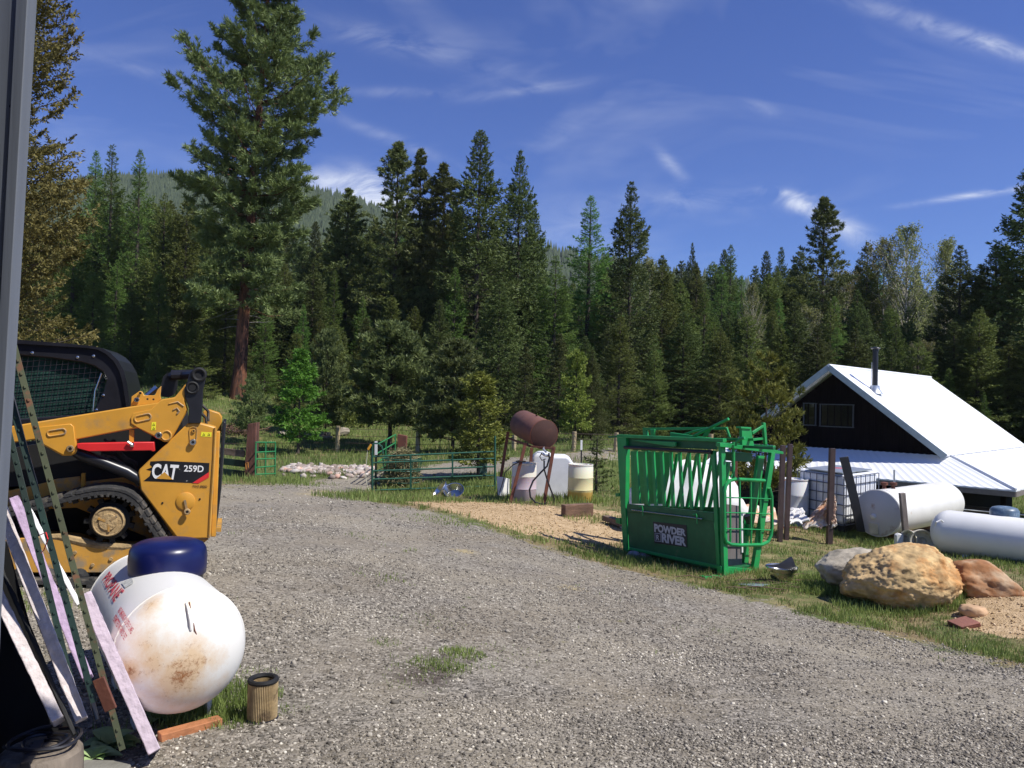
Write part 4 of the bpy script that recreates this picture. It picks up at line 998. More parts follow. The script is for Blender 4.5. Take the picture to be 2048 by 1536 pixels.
    mb.tube(c1([(1350,355),(1540,350)], .2), .045, 10); mb.tube([T(1350*S,660+365*S,.35), T(1560*S,660+345*S,.0)], .038, 10); mb.build('cross_tube', BLK, e)
    mb = MB(); mb.tube(c1([(1160,520),(1240,455)], .5), .03, 8); mb.build('exhaust_pipe', CHROME, e)
    # --- rear tower
    TW = [(1088,1120),(1100,1095),(1385,825),(1475,738),(1520,727),(1580,733),(1640,748),(1700,765),(1692,1000),(1672,1300),(1655,1640),(1410,1650),(1385,1630),(1105,1260)]
    mb = MB(); mb.prism(c1(TW, 0), wd*.22); tw = mb.build('rear_tower', YEL, e, bevel=.012)
    mb = MB(); mb.prism(c1([(1600,640),(1640,628),(1725,655),(1748,690),(1738,815),(1600,760)], .9), wd*.3); mb.build('rear_hood', YEL, e, bevel=.006)
    mb = MB(); mb.prism(c1([(1700,800),(1732,800),(1700,1630),(1660,1630)], .2), wd*.15); mb.build('rear_strip', YEL, e, bevel=.006)
    mb = MB(); mb.prism(c1([(1752,720),(1778,724),(1735,1320),(1700,1600),(1672,1600),(1712,1320)], .5), wd*.75); mb.build('rear_door', BLK, e, bevel=.006)
    mb = MB(); mb.prism(c1([(1650,1560),(1740,1560),(1742,1590),(1650,1592)], .6), wd*.6); mb.build('bumper', YELD, e)
    mb = MB(); mb.prism(c1([(1085,1200),(1400,1640),(1640,1650),(1550,1720),(1330,1720),(1180,1500),(1000,1330)], .28), wd*1.0); mb.build('belly_panel', YELD, e)
    mb = MB(); mb.tube(c1([(1697,770),(1688,1000),(1668,1300),(1650,1630)], -.004), .012, 6); mb.build('edge_trim', YELD, tw)
    # round cover with swing arm, upper slot with pin
    mb = MB(); c = T(1462*S, 660+1348*S, 0); mb.lathe(c, out, [(0,.075),(.008,.075),(.011,.07)], 26); d = mb.build('round_cover', YEL, tw)
    mb = MB(); mb.bar(T(1455*S,660+1340*S,-.02), T(1475*S,660+1430*S,-.02), .018, .01, out); mb.build('swing_arm', YELD, d)
    mb = MB(); mb.tube(c1(rrect(1522,785,1522,860,30,0)[:0]+[(1492,790),(1498,770),(1522,762),(1546,770),(1552,790),(1545,885),(1520,905),(1498,885)], -.002), .006, 5, closed=True); mb.build('pin_slot', YELD, tw)
    pin(1525,795,14,-.002,YELD,BLKM)
    # --- decals
    n0 = out
    DB = mat('decal_black', (.012,.012,.014), .3, var=.1, vscale=20, col2=(.42,.40,.34), c2scale=22, c2lo=.66, c2hi=.68)
    mb = MB(); mb.prism([p+out*.0015 for p in c1([(1185,1035),(1290,1030),(1650,1048),(1645,1130),(1560,1207),(1450,1203),(1130,1190),(1180,1150),(1190,1110),(1150,1100),(1200,1080),(1180,1060)], 0)], wd*.001); dec = mb.build('decal', DB, tw)
    def q(x0, y0, x1, y1, x2, y2, x3, y3): return [T(x*S, 660+y*S, -.003) for x, y in ((x0,y0),(x1,y1),(x2,y2),(x3,y3))]
    DW = mat('decal_white', (.82,.81,.78), .4, var=.05, vscale=30, col2=(.55,.33,.10), c2scale=14, c2lo=.66, c2hi=.68)
    mb = MB(); text_quad(mb, 'CAT', q(1195,1172,1388,1180,1412,1062,1200,1050), out, .001, .035); mb.build('lettering', DW, dec, smooth=0)
    mb = MB(); text_quad(mb, '259D', q(1448,1115,1602,1122,1606,1068,1450,1064), out, .001, .02); mb.build('lettering', WHITE, dec, smooth=0)
    mb = MB(); mb.prism([p+out*.004 for p in c1([(1230,1170),(1360,1178),(1296,1118)], -.004)], wd*.001); mb.build('decal_triangle', YEL, dec)
    mb = MB(); mb.prism([p+out*.003 for p in c1([(1515,1205),(1648,1118),(1645,1160),(1562,1208)], -.001)], wd*.001); mb.build('decal_stripe', REDP, dec)
    mb = MB(); text_quad(mb, 'TWO SPEED', q(1513,1240,1630,1244,1634,1226,1517,1222), out, .0, .02); mb.build('lettering', BLK, tw, smooth=0)
    YS = mat('warning_yellow', (.85,.78,.04), .4, var=.05)
    for par, pts in ((arm, [(1196,726),(1230,724),(1226,788),(1190,790)]), (tw, [(1587,802),(1668,806),(1664,842),(1580,838)])):
        mb = MB(); mb.prism([p+out*.002 for p in c1(pts, -.012 if par is arm else 0)], wd*.001); st = mb.build('warning_sticker', YS, par)
        x0 = sum(p[0] for p in pts)/4; y0 = sum(p[1] for p in pts)/4
        mb = MB(); w_ = -.015 if par is arm else -.003
        for dx, dy in ((0,-14),(0,16)) if par is arm else ((-20,0),(20,0)):
            mb.tube(c1([(x0+dx-9,y0+dy+8),(x0+dx,y0+dy-8),(x0+dx+9,y0+dy+8)], w_), .0018, 4, closed=True)
        mb.build('sticker_symbol', BLK, st)
    # --- undercarriage
    def T2(pts, w): return [T(x, y, w) for x, y in pts]
    loop = [(-60,1052),(20,1026),(75,1012),(150,992),(190,984),(222,983),(252,990),(276,1008),(300,1044),(322,1078),(345,1112),(356,1132),(352,1152),(338,1163),(300,1166),(200,1168),(100,1168),(-60,1168),(-100,1150),(-110,1100),(-95,1065)]
    # inner track belt: extruded closed band
    lp = T2(loop, -.10); cen = T(140, 1090, -.10); n = len(lp)
    # smooth the loop
    def catmull(p, k=5):
        o = []
        for i in range(len(p)):
            p0, p1, p2, p3 = p[i-1], p[i], p[(i+1)%len(p)], p[(i+2)%len(p)]
            for j in range(k):
                t = j/k; o.append(.5*((2*p1)+(p2-p0)*t+(2*p0-5*p1+4*p2-p3)*t*t+(3*p1-p0-3*p2+p3)*t**3))
        return o
    sm = catmull(lp, 5); m_ = len(sm); th = .032
    nor = []
    for i in range(m_):
        d = (sm[(i+1)%m_]-sm[i-1]).normalized(); q_ = d.cross(wd).normalized()
        if q_.dot(sm[i]-cen) < 0: q_ = -q_
        nor.append(q_)
    vs = []
    for i in range(m_):
        o_ = sm[i]+nor[i]*.008; i_ = sm[i]-nor[i]*th; vs += [o_, o_+wd*.42, i_+wd*.42, i_]
    fs = []
    for i in range(m_):
        j = (i+1)%m_
        for k in range(4): fs.append((i*4+k, i*4+(k+1)%4, j*4+(k+1)%4, j*4+k))
    mb = MB(); mb.add(vs, fs)
    dist = 0; last = None
    for i in range(m_):
        j = (i+1)%m_
        if i%2 == 0:
            d = (sm[j]-sm[i]).normalized(); c = sm[i]+nor[i]*.02+wd*.21; mb.box(c, d*.03, wd*.215, nor[i]*.014)
            c2_ = sm[i]-nor[i]*(th+.02)+wd*.21; mb.box(c2_, d*.018, wd*.03, nor[i]*.024)
            c3_ = sm[i]-nor[i]*(th+.004)+wd*.03; mb.box(c3_, d*.012, wd*.03, nor[i]*.012)
    tr_ = mb.build('rubber_track', RUBBER, e, bevel=.004)
    # sprocket with hub
    c = T(218, 1042, -.02); mb = MB(); mb.lathe(c, out, [(-.2,.155),(-.03,.155),(-.02,.14)], 30); 
    for k in range(11):
        a = 2*math.pi*k/11; d = fw*math.cos(a)+Vector((0,0,1))*math.sin(a); t_ = fw*(-math.sin(a))+Vector((0,0,1))*math.cos(a)
        mb.box(c+d*.16-out*.06, d*.03, t_*.02, out*.03)
    sp = mb.build('sprocket', BLKM, e)
    mb = MB(); mb.lathe(c, out, [(.0,.125),(.05,.12),(.055,.112),(.045,.105),(.045,.07),(.055,.066),(.055,0.01)], 30); hub = mb.build('hub', MUD, sp)
    mb = MB()
    for k in range(3):
        a = k*2.1+.4; d = fw*math.cos(a)+Vector((0,0,1))*math.sin(a); t_ = fw*(-math.sin(a))+Vector((0,0,1))*math.cos(a); mb.box(c+out*.052+d*.05, d*.03, t_*.008, out*.006)
    mb.build('hub_rib', YELD, hub)
    # yellow track frame with mud
    mb = MB(); mb.prism(T2([(-60,1085),(60,1075),(95,1072),(150,1076),(185,1088),(255,1093),(292,1090),(318,1120),(300,1142),(285,1146),(72,1146),(-60,1146)], .0), wd*.25); tf = mb.build('track_frame', YELD, e, bevel=.008)
    mb = MB(); mb.tube(T2([(80,1074),(120,1074),(165,1084),(195,1091),(245,1094),(290,1092)], .02), [.02,.03,.035,.03,.03,.015], 8); mb.build('mud_ridge', MUD, tf)
    mb = MB()
    for x, y in ((222,1118),(185,1130),(255,1128),(150,1105)): mb.lathe(T(x,y,0), out, [(0,.016),(.012,.014),(.013,.003)], 8)
    mb.build('frame_bolt', MUD, tf)
    for x in (-20,40,100,160,218,270):
        mb = MB(); c = T(x, 1150, .02); mb.lathe(c, out, [(-.2,.07),(0,.07),(.02,.06),(.03,.025),(.034,.02)], 18); mb.build('track_roller', RUBBER, e)
    c = T(322, 1130, .0); mb = MB(); mb.lathe(c, out, [(-.18,.10),(0,.10),(.015,.085),(.02,.03),(.04,.028)], 24); mb.build('idler', BLKM, e)
loader()

# ================================================================== propane tank in front
def ptank_near():
    A = P(362, 1300, 3.86); Bq = P(290, 1204, 4.66); zc = (A.z+Bq.z)/2; A.z = Bq.z = zc
    ax = (A-Bq).normalized(); L_ = (A-Bq).length; c = (A+Bq)/2; r = .308
    gz_ = gs(c.x, c.y)
    e = empty('propane_tank', (c.x, c.y, gz_), 'white propane tank with rusty end and dark blue dome lid, in front of the loader', 'propane tank')
    m, nt, N, Lk, B = newmat('tank_enamel')
    tc = N.new('ShaderNodeTexCoord')
    def nz(s, d=8, rgh=.65):
        n = N.new('ShaderNodeTexNoise'); n.inputs['Scale'].default_value = s; n.inputs['Detail'].default_value = d; n.inputs['Roughness'].default_value = rgh; Lk.new(tc.outputs['Object'], n.inputs['Vector']); return n.outputs[0]
    def mth(op, a, b=None, cl=False):
        n = N.new('ShaderNodeMath'); n.operation = op; n.use_clamp = cl
        for k, q in enumerate((a, b)):
            if q is None: continue
            if isinstance(q, (int, float)): n.inputs[k].default_value = q
            else: Lk.new(q, n.inputs[k])
        return n.outputs[0]
    def spot(p, rad):   # stain centred on a point of the shell (object space)
        q = Vector(p)-e.location
        vm = N.new('ShaderNodeVectorMath'); vm.operation = 'DISTANCE'; Lk.new(tc.outputs['Object'], vm.inputs[0]); vm.inputs[1].default_value = q
        mr_ = N.new('ShaderNodeMapRange'); Lk.new(vm.outputs['Value'], mr_.inputs[0]); mr_.inputs[1].default_value = rad; mr_.inputs[2].default_value = 0; return mr_.outputs[0]
    rt = ax.cross(Vector((0,0,1))).normalized()    # towards image left or right
    if rt.x > 0: rt = -rt
    nose = A+ax*.20
    def onhead(u, v):  # hit near head
        d = ray(u, v).normalized(); o = CAM; best = None
        # ellipsoid around A: semi-axes .20 along ax, r across
        M_ = lambda w: Vector((w.dot(ax)/.205, w.dot(rt)/r, w.z/r))
        oo = M_(o-A); dd = M_(d); a_ = dd.dot(dd); b_ = 2*oo.dot(dd); c_ = oo.dot(oo)-1; D = b_*b_-4*a_*c_
        t = (-b_-math.sqrt(max(D, 0)))/(2*a_); return o+d*t
    orange = None
    for (u, v, rd, k) in ((360,1355,.12,1.05),(395,1325,.10,.95),(380,1380,.26,.62),(290,1300,.22,.6),(365,1350,.22,.95),(385,1310,.20,.72),(310,1330,.2,.72),(262,1340,.12,.85),(425,1325,.18,.55),(300,1210,.13,.7),(440,1370,.2,.4),(340,1390,.22,.62),(335,1300,.16,.6),(380,1210,.08,.6)):
        s = mth('MULTIPLY', spot(onhead(u, v), rd), k); orange = s if orange is None else mth('MAXIMUM', orange, s)
    mask = mth('MULTIPLY', mth('SUBTRACT', mth('ADD', orange, mth('MULTIPLY', nz(11,10,.78), .9)), .68), 2.4, True)
    fine = mth('MULTIPLY', mth('SUBTRACT', mth('ADD', mth('MULTIPLY', orange, .42), nz(30,9,.85)), .79), 7, True)
    mx = N.new('ShaderNodeMixRGB'); mx.inputs[1].default_value = (.80,.78,.72,1); mx.inputs[2].default_value = (.66,.43,.20,1); Lk.new(mth('MULTIPLY', mask, .75), mx.inputs[0])
    mx2 = N.new('ShaderNodeMixRGB'); Lk.new(mx.outputs[0], mx2.inputs[1]); mx2.inputs[2].default_value = (.30,.11,.03,1); Lk.new(fine, mx2.inputs[0])
    fl = mth('MULTIPLY', mth('SUBTRACT', mth('ADD', nz(52,7,.85), mth('MULTIPLY', orange, .12)), .665), 14, True); mx3 = N.new('ShaderNodeMixRGB'); Lk.new(fl, mx3.inputs[0]); Lk.new(mx2.outputs[0], mx3.inputs[1]); mx3.inputs[2].default_value = (.22,.10,.04,1)
    Lk.new(mx3.outputs[0], B.inputs['Base Color']); B.inputs['Roughness'].default_value = .33
    mb = MB(); mb.lathe(c, ax, hull_tank_profile(L_, r, .205), 56); sh = mb.build('shell', m, e, smooth=60)
    mb = MB(); mb.tube(ring_path(A-ax*.0, ax, r+.001, 56), .004, 6, closed=True); mb.tube(ring_path(Bq, ax, r+.001, 56), .004, 6, closed=True); mb.build('weld_seam', TANKW, sh)
    # legs
    for s in (-1, 1):
        for q in (-1, 1):
            mb = MB(); b = c+ax*s*L_*.33+rt*q*.17; mb.box(Vector((b.x, b.y, gz_+.055)), ax*.06, rt*.012, Vector((0,0,.07))); mb.build('leg', TANKW, e)
    # dome lid
    NAVY = mat('navy_plastic', (.006,.010,.075), .33, var=.2, vscale=5, col2=(.10,.14,.38), c2scale=22, c2lo=.69, c2hi=.73)
    dc = c-ax*.10+Vector((0,0,r-.055)); dc = Vector((P(336,1130,dc.y).x, dc.y, dc.z))
    pr = [(0,.192),(.004,.200),(.05,.204),(.10,.204),(.14,.198),(.165,.182),(.182,.150),(.192,.10),(.196,.05),(.197,.0)]
    mb = MB(); mb.lathe(dc, (0,0,1), pr, 40); dm = mb.build('dome_lid', NAVY, e, smooth=60)
    f_ = Vector((CAM.x-dc.x, CAM.y-dc.y, 0)).normalized(); sd_ = f_.cross(Vector((0,0,1))).normalized()
    mb = MB(); hp = dc+f_*.204+Vector((0,0,.012)); mb.box(hp-sd_*.012, sd_*.005, f_*.006, Vector((0,0,.012))); mb.box(hp+sd_*.012, sd_*.005, f_*.006, Vector((0,0,.012))); mb.build('hinge', BLK, dm)
    mb = MB(); mb.tube([hp+f_*.004+Vector((0,0,.012)), hp+f_*.012+Vector((0,0,-.012)), hp+f_*.002+Vector((0,0,-.022))], .0035, 6); mb.build('hasp', CHROME, dm)
    mb = MB(); mb.lathe(dc+Vector((0,0,-.045)), (0,0,1), [(0,.185),(.046,.186)], 36); mb.build('collar', BLK, dm)
    # lifting lug on the near head
    p1 = onhead(374, 1205); p2 = onhead(384, 1262); mid = (p1+p2)/2; nn = ((mid-A)+ax*.2).normalized()
    mb = MB(); mb.prism([p1, p1+nn*.008, mid+nn*.026+(p1-mid)*.5, mid+nn*.026+(p2-mid)*.5, p2+nn*.006, p2], rt*.010); lg = mb.build('lifting_lug', WHITE, e, bevel=.003)
    mb = MB(); mb.tube([p1-rt*.01+nn*.002, mid-rt*.012+nn*.003, p2-rt*.012+nn*.002, p2-rt*.02+nn*.002-Vector((0,0,.02))], .0035, 6); mb.build('rust_run', RUST, lg)
    # lettering around the left flank: x along the axis (far -> near), y up around the shell
    RD = mat('tank_red_print', (.62,.05,.07), .5, var=.15, vscale=30, col2=(.78,.6,.58), c2scale=30, c2lo=.62, c2hi=.66)
    def cyl(u, v):
        d = ray(u, v).normalized(); w0 = CAM-Bq; dp = d-ax*d.dot(ax); wp = w0-ax*w0.dot(ax); a_ = dp.dot(dp); b_ = 2*dp.dot(wp); c_ = wp.dot(wp)-r*r
        D = b_*b_-4*a_*c_; t = (-b_-math.sqrt(max(D,0)))/(2*a_); p_ = w0+d*t; q_ = p_-ax*p_.dot(ax); return p_.dot(ax), math.degrees(math.atan2(q_.z, q_.dot(rt)))
    def flankq(txt, quad, bold=0.0):
        vs, fs = text_pts(txt, 1.0, bold); xs = [v[0] for v in vs]; ys = [v[1] for v in vs]; x0, x1, y0, y1 = min(xs), max(xs), min(ys), max(ys); o = []
        cs = [cyl(*q_) for q_ in quad]
        for x, y in vs:
            s = (x-x0)/(x1-x0); t = (y-y0)/(y1-y0); lo = [cs[0][k]*(1-s)+cs[1][k]*s for k in (0,1)]; hi = [cs[3][k]*(1-s)+cs[2][k]*s for k in (0,1)]
            a, th = [lo[k]*(1-t)+hi[k]*t for k in (0,1)]; th = R_(th); o.append(Bq+ax*a+(rt*math.cos(th)+Vector((0,0,1))*math.sin(th))*(r+.0035))
        return o, fs
    def flank(txt, a0, a1, th0, th1, bold=0.0):
        vs, fs = text_pts(txt, 1.0, bold)
        # subdivide for curvature is not needed: glyphs are small against the radius
        xs = [v[0] for v in vs]; ys = [v[1] for v in vs]; x0, x1, y0, y1 = min(xs), max(xs), min(ys), max(ys); o = []
        for x, y in vs:
            s = (x-x0)/(x1-x0); t = (y-y0)/(y1-y0); th = R_(th0+(th1-th0)*t); p_ = Bq+ax*(a0+(a1-a0)*s)
            o.append(p_+(rt*math.cos(th)+Vector((0,0,1))*math.sin(th))*(r+.0035))
        return o, fs
    mb = MB(); mb.add(*flankq('PROPANE', ((205,1161),(228,1206),(250,1182),(220,1143)), .02)); mb.build('lettering', RD, sh, smooth=0)
    mb = MB(); mb.add(*flankq('NO SMOKING NO OPEN FLAMES', ((236,1224),(263,1270),(269,1258),(243,1213)), .02)); mb.add(*flankq('PERMITTED WITHIN 25 FEET', ((226,1240),(250,1283),(256,1272),(233,1229)), .02)); mb.build('lettering', RD, sh, smooth=0)
    SG = mat('sticker_grey', (.5,.5,.46), .6, var=.3, vscale=40)
    o = []
    for k, (a0, th) in enumerate(((.46,50),(.58,50),(.60,58),(.50,60))): o.append(Bq+ax*a0+(rt*math.cos(R_(th))+Vector((0,0,1))*math.sin(R_(th)))*(r+.003))
    mb = MB(); mb.prism(o, Vector((0,0,.001))); mb.build('worn_sticker', SG, sh)
ptank_near()

# ================================================================== leaning boards and posts
def leaning():
    def board(u0, v0, Y0, u1, v1, Y1, w, t, name, m, lab, cat='board', grp=None, par=None, depth_dir=None):
        a = P(u0, v0, Y0); b = P(u1, v1, Y1); mb = MB()
        d = (b-a).normalized()
        up = ((a+b)/2-CAM).normalized() if depth_dir is None else Vector(depth_dir)
        mb.bar(a, b, t, w, up)
        # chewed edges
        o = mb.build(name, m, None, bevel=.003, origin=b if b.z < a.z else a)
        sub = o.modifiers.new('s', 'SUBSURF'); sub.subdivision_type = 'SIMPLE'; sub.levels = 4; sub.render_levels = 5
        tx = bpy.data.textures.new('chew', 'CLOUDS'); tx.noise_scale = .035
        dm = o.modifiers.new('d', 'DISPLACE'); dm.texture = tx; dm.strength = .008; dm.mid_level = .5; dm.texture_coords = 'LOCAL'
        tag(o, lab, cat, grp); return o
    G_ = 'foam strips leaning in the garage corner'
    board(-25,1146,3.3, 117,1443,3.12, .10,.042,'foam_board',FOAMW,'pale foam strip with dirty end, lowest and leftmost leaning in the corner','foam board',G_)
    board(-12,980,3.4, 163,1440,3.2, .10,.046,'foam_board',FOAMW,'long pale foam strip leaning, between the leftmost strip and the purple one','foam board',G_)
    board(30,1000,3.55, 176,1356,3.35, .10,.040,'foam_board',FOAMP,'purple foam strip with chewed edge, leaning directly behind the steel posts','foam board',G_)
    board(55,1040,3.75, 70,1050,3.74, .05,.02,'x',FOAMW,'x') if False else None
    board(50,1003,3.66, 158,1210,3.6, .02,.020,'plastic_strip',WHITE,'thin bright white strip leaning just right of the purple foam','strip')
    board(176,1200,3.66, 309,1504,3.53, .36,.050,'foam_board',FOAM,'pink foam sheet edge resting on the gravel against the propane tank','foam board',G_)
    board(15,760,3.3, 195,1440,3.15, .03,.018,'plastic_strip',BLK,'long thin black strip leaning beside the pale foam strips','strip')
    board(-5,1120,3.3, 150,1470,3.12, .03,.015,'plastic_strip',BLKM,'thin matt black strip standing in for the shaded gap between the two pale foam strips','strip')  # added black strip: paints the shadowed gap between the foam strips
    # black sheet added to stand in for the deep shadow in the corner
    mb = MB(); mb.prism([P(-30,1080,3.5), P(14,1085,3.5), P(60,1250,3.45), P(150,1470,3.35), P(150,1530,3.3), P(-30,1560,3.3)], (-.02,.03,0)); o = mb.build('shadow_sheet', BLKM, None, origin=P(60,1500,3.35)); tag(o, 'black sheet standing in for the deep shadow in the corner behind the foam strips', 'panel')
    # steel T-posts
    def tpost(u0, v0, Y0, u1, v1, Y1, m, lab, w=.024, studs=True, grp='steel fence posts leaning in the corner'):
        a = P(u0, v0, Y0); b = P(u1, v1, Y1); e = empty('steel_fence_post', b, lab, 'fence post', grp)
        d = (a-b).normalized(); f_ = (CAM-(a+b)/2); f_ = (f_-d*f_.dot(d)).normalized(); s = d.cross(f_).normalized()
        mb = MB(); mb.bar(a, b, w, .004, f_); mb.bar(a-f_*.014, b-f_*.014, .004, .026, f_)
        for k in range(int((a-b).length/.055) if studs else 0):
            c = b+d*(.03+k*.055)+f_*.004; mb.box(c, d*.006, s*.004, f_*.004)
        mb.build('rail', m, e, bevel=.001)
        return e
    tpost(20,795,3.15, 188,1405,3.1, TPG, 'dark green studded steel post leaning, left one of the long pair')
    tpost(27,690,3.12, 245,1500,3.15, TPO, 'olive studded steel post with rusty joint plate, leaning in front')
    tpost(14,850,3.35, 150,1395,3.25, TPG, 'second dark green steel post leaning just behind the first')
    a = P(197,1357,3.10); b = P(222,1420,3.10); mb = MB(); mb.bar(a+(a-b)*.0, b, .048, .012, Vector((0,-1,.2))); o = mb.build('joint_plate', RUST, None, bevel=.003, origin=a); tag(o, 'short rusty steel plate bolted on the olive leaning post', 'plate')
    mb = MB(); mb.tube([P(80,1070,3.1),P(92,1065,3.0),P(96,1078,2.98),P(88,1100,3.0),P(82,1106,3.08)], .002, 5); tag(mb.build('wire_loop', REDP, None, origin=P(85,1080,3.05)), 'orange wire loop hanging from the leaning posts', 'wire')
    # stump with strap
    c = P(82, 1512, 3.05); g0 = gs(c.x, c.y); SW = mat('stump_wood', (.16,.13,.10), .9, var=.4, vscale=10, stretch=(1,1,.15), bump=.6)
    e = empty('stump', (c.x, c.y, g0), 'weathered wooden stump in the shade at the bottom left corner', 'stump')
    rr = random.Random(4); prof = [(0,.158),(.05,.150),(.15,.147),(.185,.143),(.195,.13),(.197,.03)]
    top = c.z-g0+.03; k = top/.197
    mb = MB(); mb.lathe((c.x,c.y,g0-.02), (0,0,1), [(h*k+.02, r_) for h, r_ in prof], 34)
    mb.v = [tuple(Vector(v)+Vector((rr.uniform(-.004,.004), rr.uniform(-.004,.004), 0))) for v in mb.v]; mb.build('log', SW, e)
    mb = MB(); z1 = g0+top
    o = empty('rope', (c.x, c.y, z1), 'black rope and strap lying tangled on top of the stump', 'rope')
    for j in range(4):
        a0 = rr.uniform(0,6.28); q0 = .05+.022*j; ox = rr.uniform(-.02,.02); oy = rr.uniform(-.02,.02)
        pts = [Vector((c.x+ox+math.cos(a0+i*.3)*q0*(1.15+.12*math.sin(i*.5+j)), c.y+oy+math.sin(a0+i*.3)*q0*(.9+.1*math.cos(i*.7)), z1+.008+.009*j+.004*math.sin(i*.8))) for i in range(22)]
        mb.tube(pts, .0065, 6)
    mb.build('cord', BLK, o)
    mb = MB(); mb.bar((c.x+.03,c.y-.15,z1+.012), (c.x+.09,c.y-.165,g0), .035, .006, Vector((0,-1,0))); mb.bar((c.x-.02,c.y+.02,z1+.02), (c.x+.035,c.y-.15,z1+.014), .035, .006); mb.build('strap', BLK, o)
leaning()

def small_near():
    # mullein-like rosettes
    LF = mat('felty_leaf', (.34,.46,.20), .75, var=.15, vscale=12, sss=.05)
    def rosette(u, v, n, s, lab):
        g = onground(u, v); e = MB(); rr = random.Random(u)
        for k in range(n):
            a = k*2.399; L_ = s*rr.uniform(.65,1.1); el = rr.uniform(.25,.9); d = Vector((math.cos(a)*math.cos(el), math.sin(a)*math.cos(el), math.sin(el))); sd_ = Vector((-math.sin(a), math.cos(a), 0)); base = g+d*.01
            rows = 7; vs = []
            for i in range(rows):
                t = i/(rows-1); w = L_*.30*math.sin(math.pi*min(t*.93+.05,1))**.8; p = base+d*L_*t-Vector((0,0,1))*L_*.45*t*t
                up = d.cross(sd_).normalized(); 
                if up.z < 0: up = -up
                vs += [p-sd_*w+up*w*.35, p-sd_*w*.5+up*w*.05, p, p+sd_*w*.5+up*w*.05, p+sd_*w+up*w*.35]
            fs = [(i*5+j, i*5+j+1, i*5+j+6, i*5+j+5) for i in range(rows-1) for j in range(4)]; e.add(vs, fs)
        o = e.build('mullein_plant', LF, None, smooth=80, origin=g); tag(o, lab, 'plant', 'mullein plants'); return o
    rosette(222, 1496, 18, .155, 'large pale green felty leaf rosette between stump and pink foam sheet'); rosette(318, 1445, 9, .13, 'small leaf rosette under the propane tank end, behind the timber offcut'); rosette(188,1525,10,.12,'small leaf rosette right against the stump')
    # orange timber offcut
    WO = mat('orange_timber', (.42,.17,.07), .8, var=.2, vscale=14, stretch=(1,1,1), bump=.3)
    a = onground(318, 1487); b = onground(440, 1448); mb = MB(); mb.bar(a+Vector((0,0,.018)), b+Vector((0,0,.018)), .06, .045); tag(mb.build('timber_offcut', WO, None, bevel=.004, origin=a), 'reddish timber offcut lying in the grass in front of the tank', 'timber')
    # concrete slab
    CO = mat('concrete', (.22,.21,.18), .9, var=.2, bump=.3)
    g = onground(205,1545); mb = MB(); mb.aabb((g.x-.22,g.y-.25,g.z-.05),(g.x+.12,g.y+.05,g.z+.02)); tag(mb.build('concrete_slab', CO, None, bevel=.008, origin=g), 'flat concrete slab edge at the bottom beside the stump', 'slab')
    # air filter
    g = onground(524, 1442); H = .205; e = empty('air_filter', g, 'dirty pleated cylindrical air filter with black rim standing on gravel', 'filter')
    PL = mat('filter_paper', (.42,.31,.16), .85, var=.25, vscale=10, col2=(.13,.09,.05), c2scale=9, c2lo=.5, c2hi=.62, bump=.2)
    mb = MB(); n = 110; vs = []
    for z in (0.012, H*.5, H-.012):
        for k in range(n):
            a = 2*math.pi*k/n; r = .074 if k%2 else .069; vs.append((g.x+math.cos(a)*r, g.y+math.sin(a)*r, g.z+z))
    for z in (H-.012, .03):
        for k in range(n):
            a = 2*math.pi*k/n; r = .053 if k%2 else .05; vs.append((g.x+math.cos(a)*r, g.y+math.sin(a)*r, g.z+z))
    fs = [(i*n+k, i*n+(k+1)%n, (i+1)*n+(k+1)%n, (i+1)*n+k) for i in (0,1,3) for k in range(n)]; mb.add(vs, fs); mb.build('pleated_paper', PL, e, smooth=0)
    mb = MB(); mb.lathe(g, (0,0,1), [(0,.078),(.012,.079),(.016,.072)], 36); mb.build('base_cap', BLK, e)
    mb = MB(); mb.tube([g+Vector((math.cos(a)*.064, math.sin(a)*.064, H-.004)) for a in [2*math.pi*k/36 for k in range(36)]], .0135, 8, closed=True); mb.build('rim', BLKM, e)
small_near()

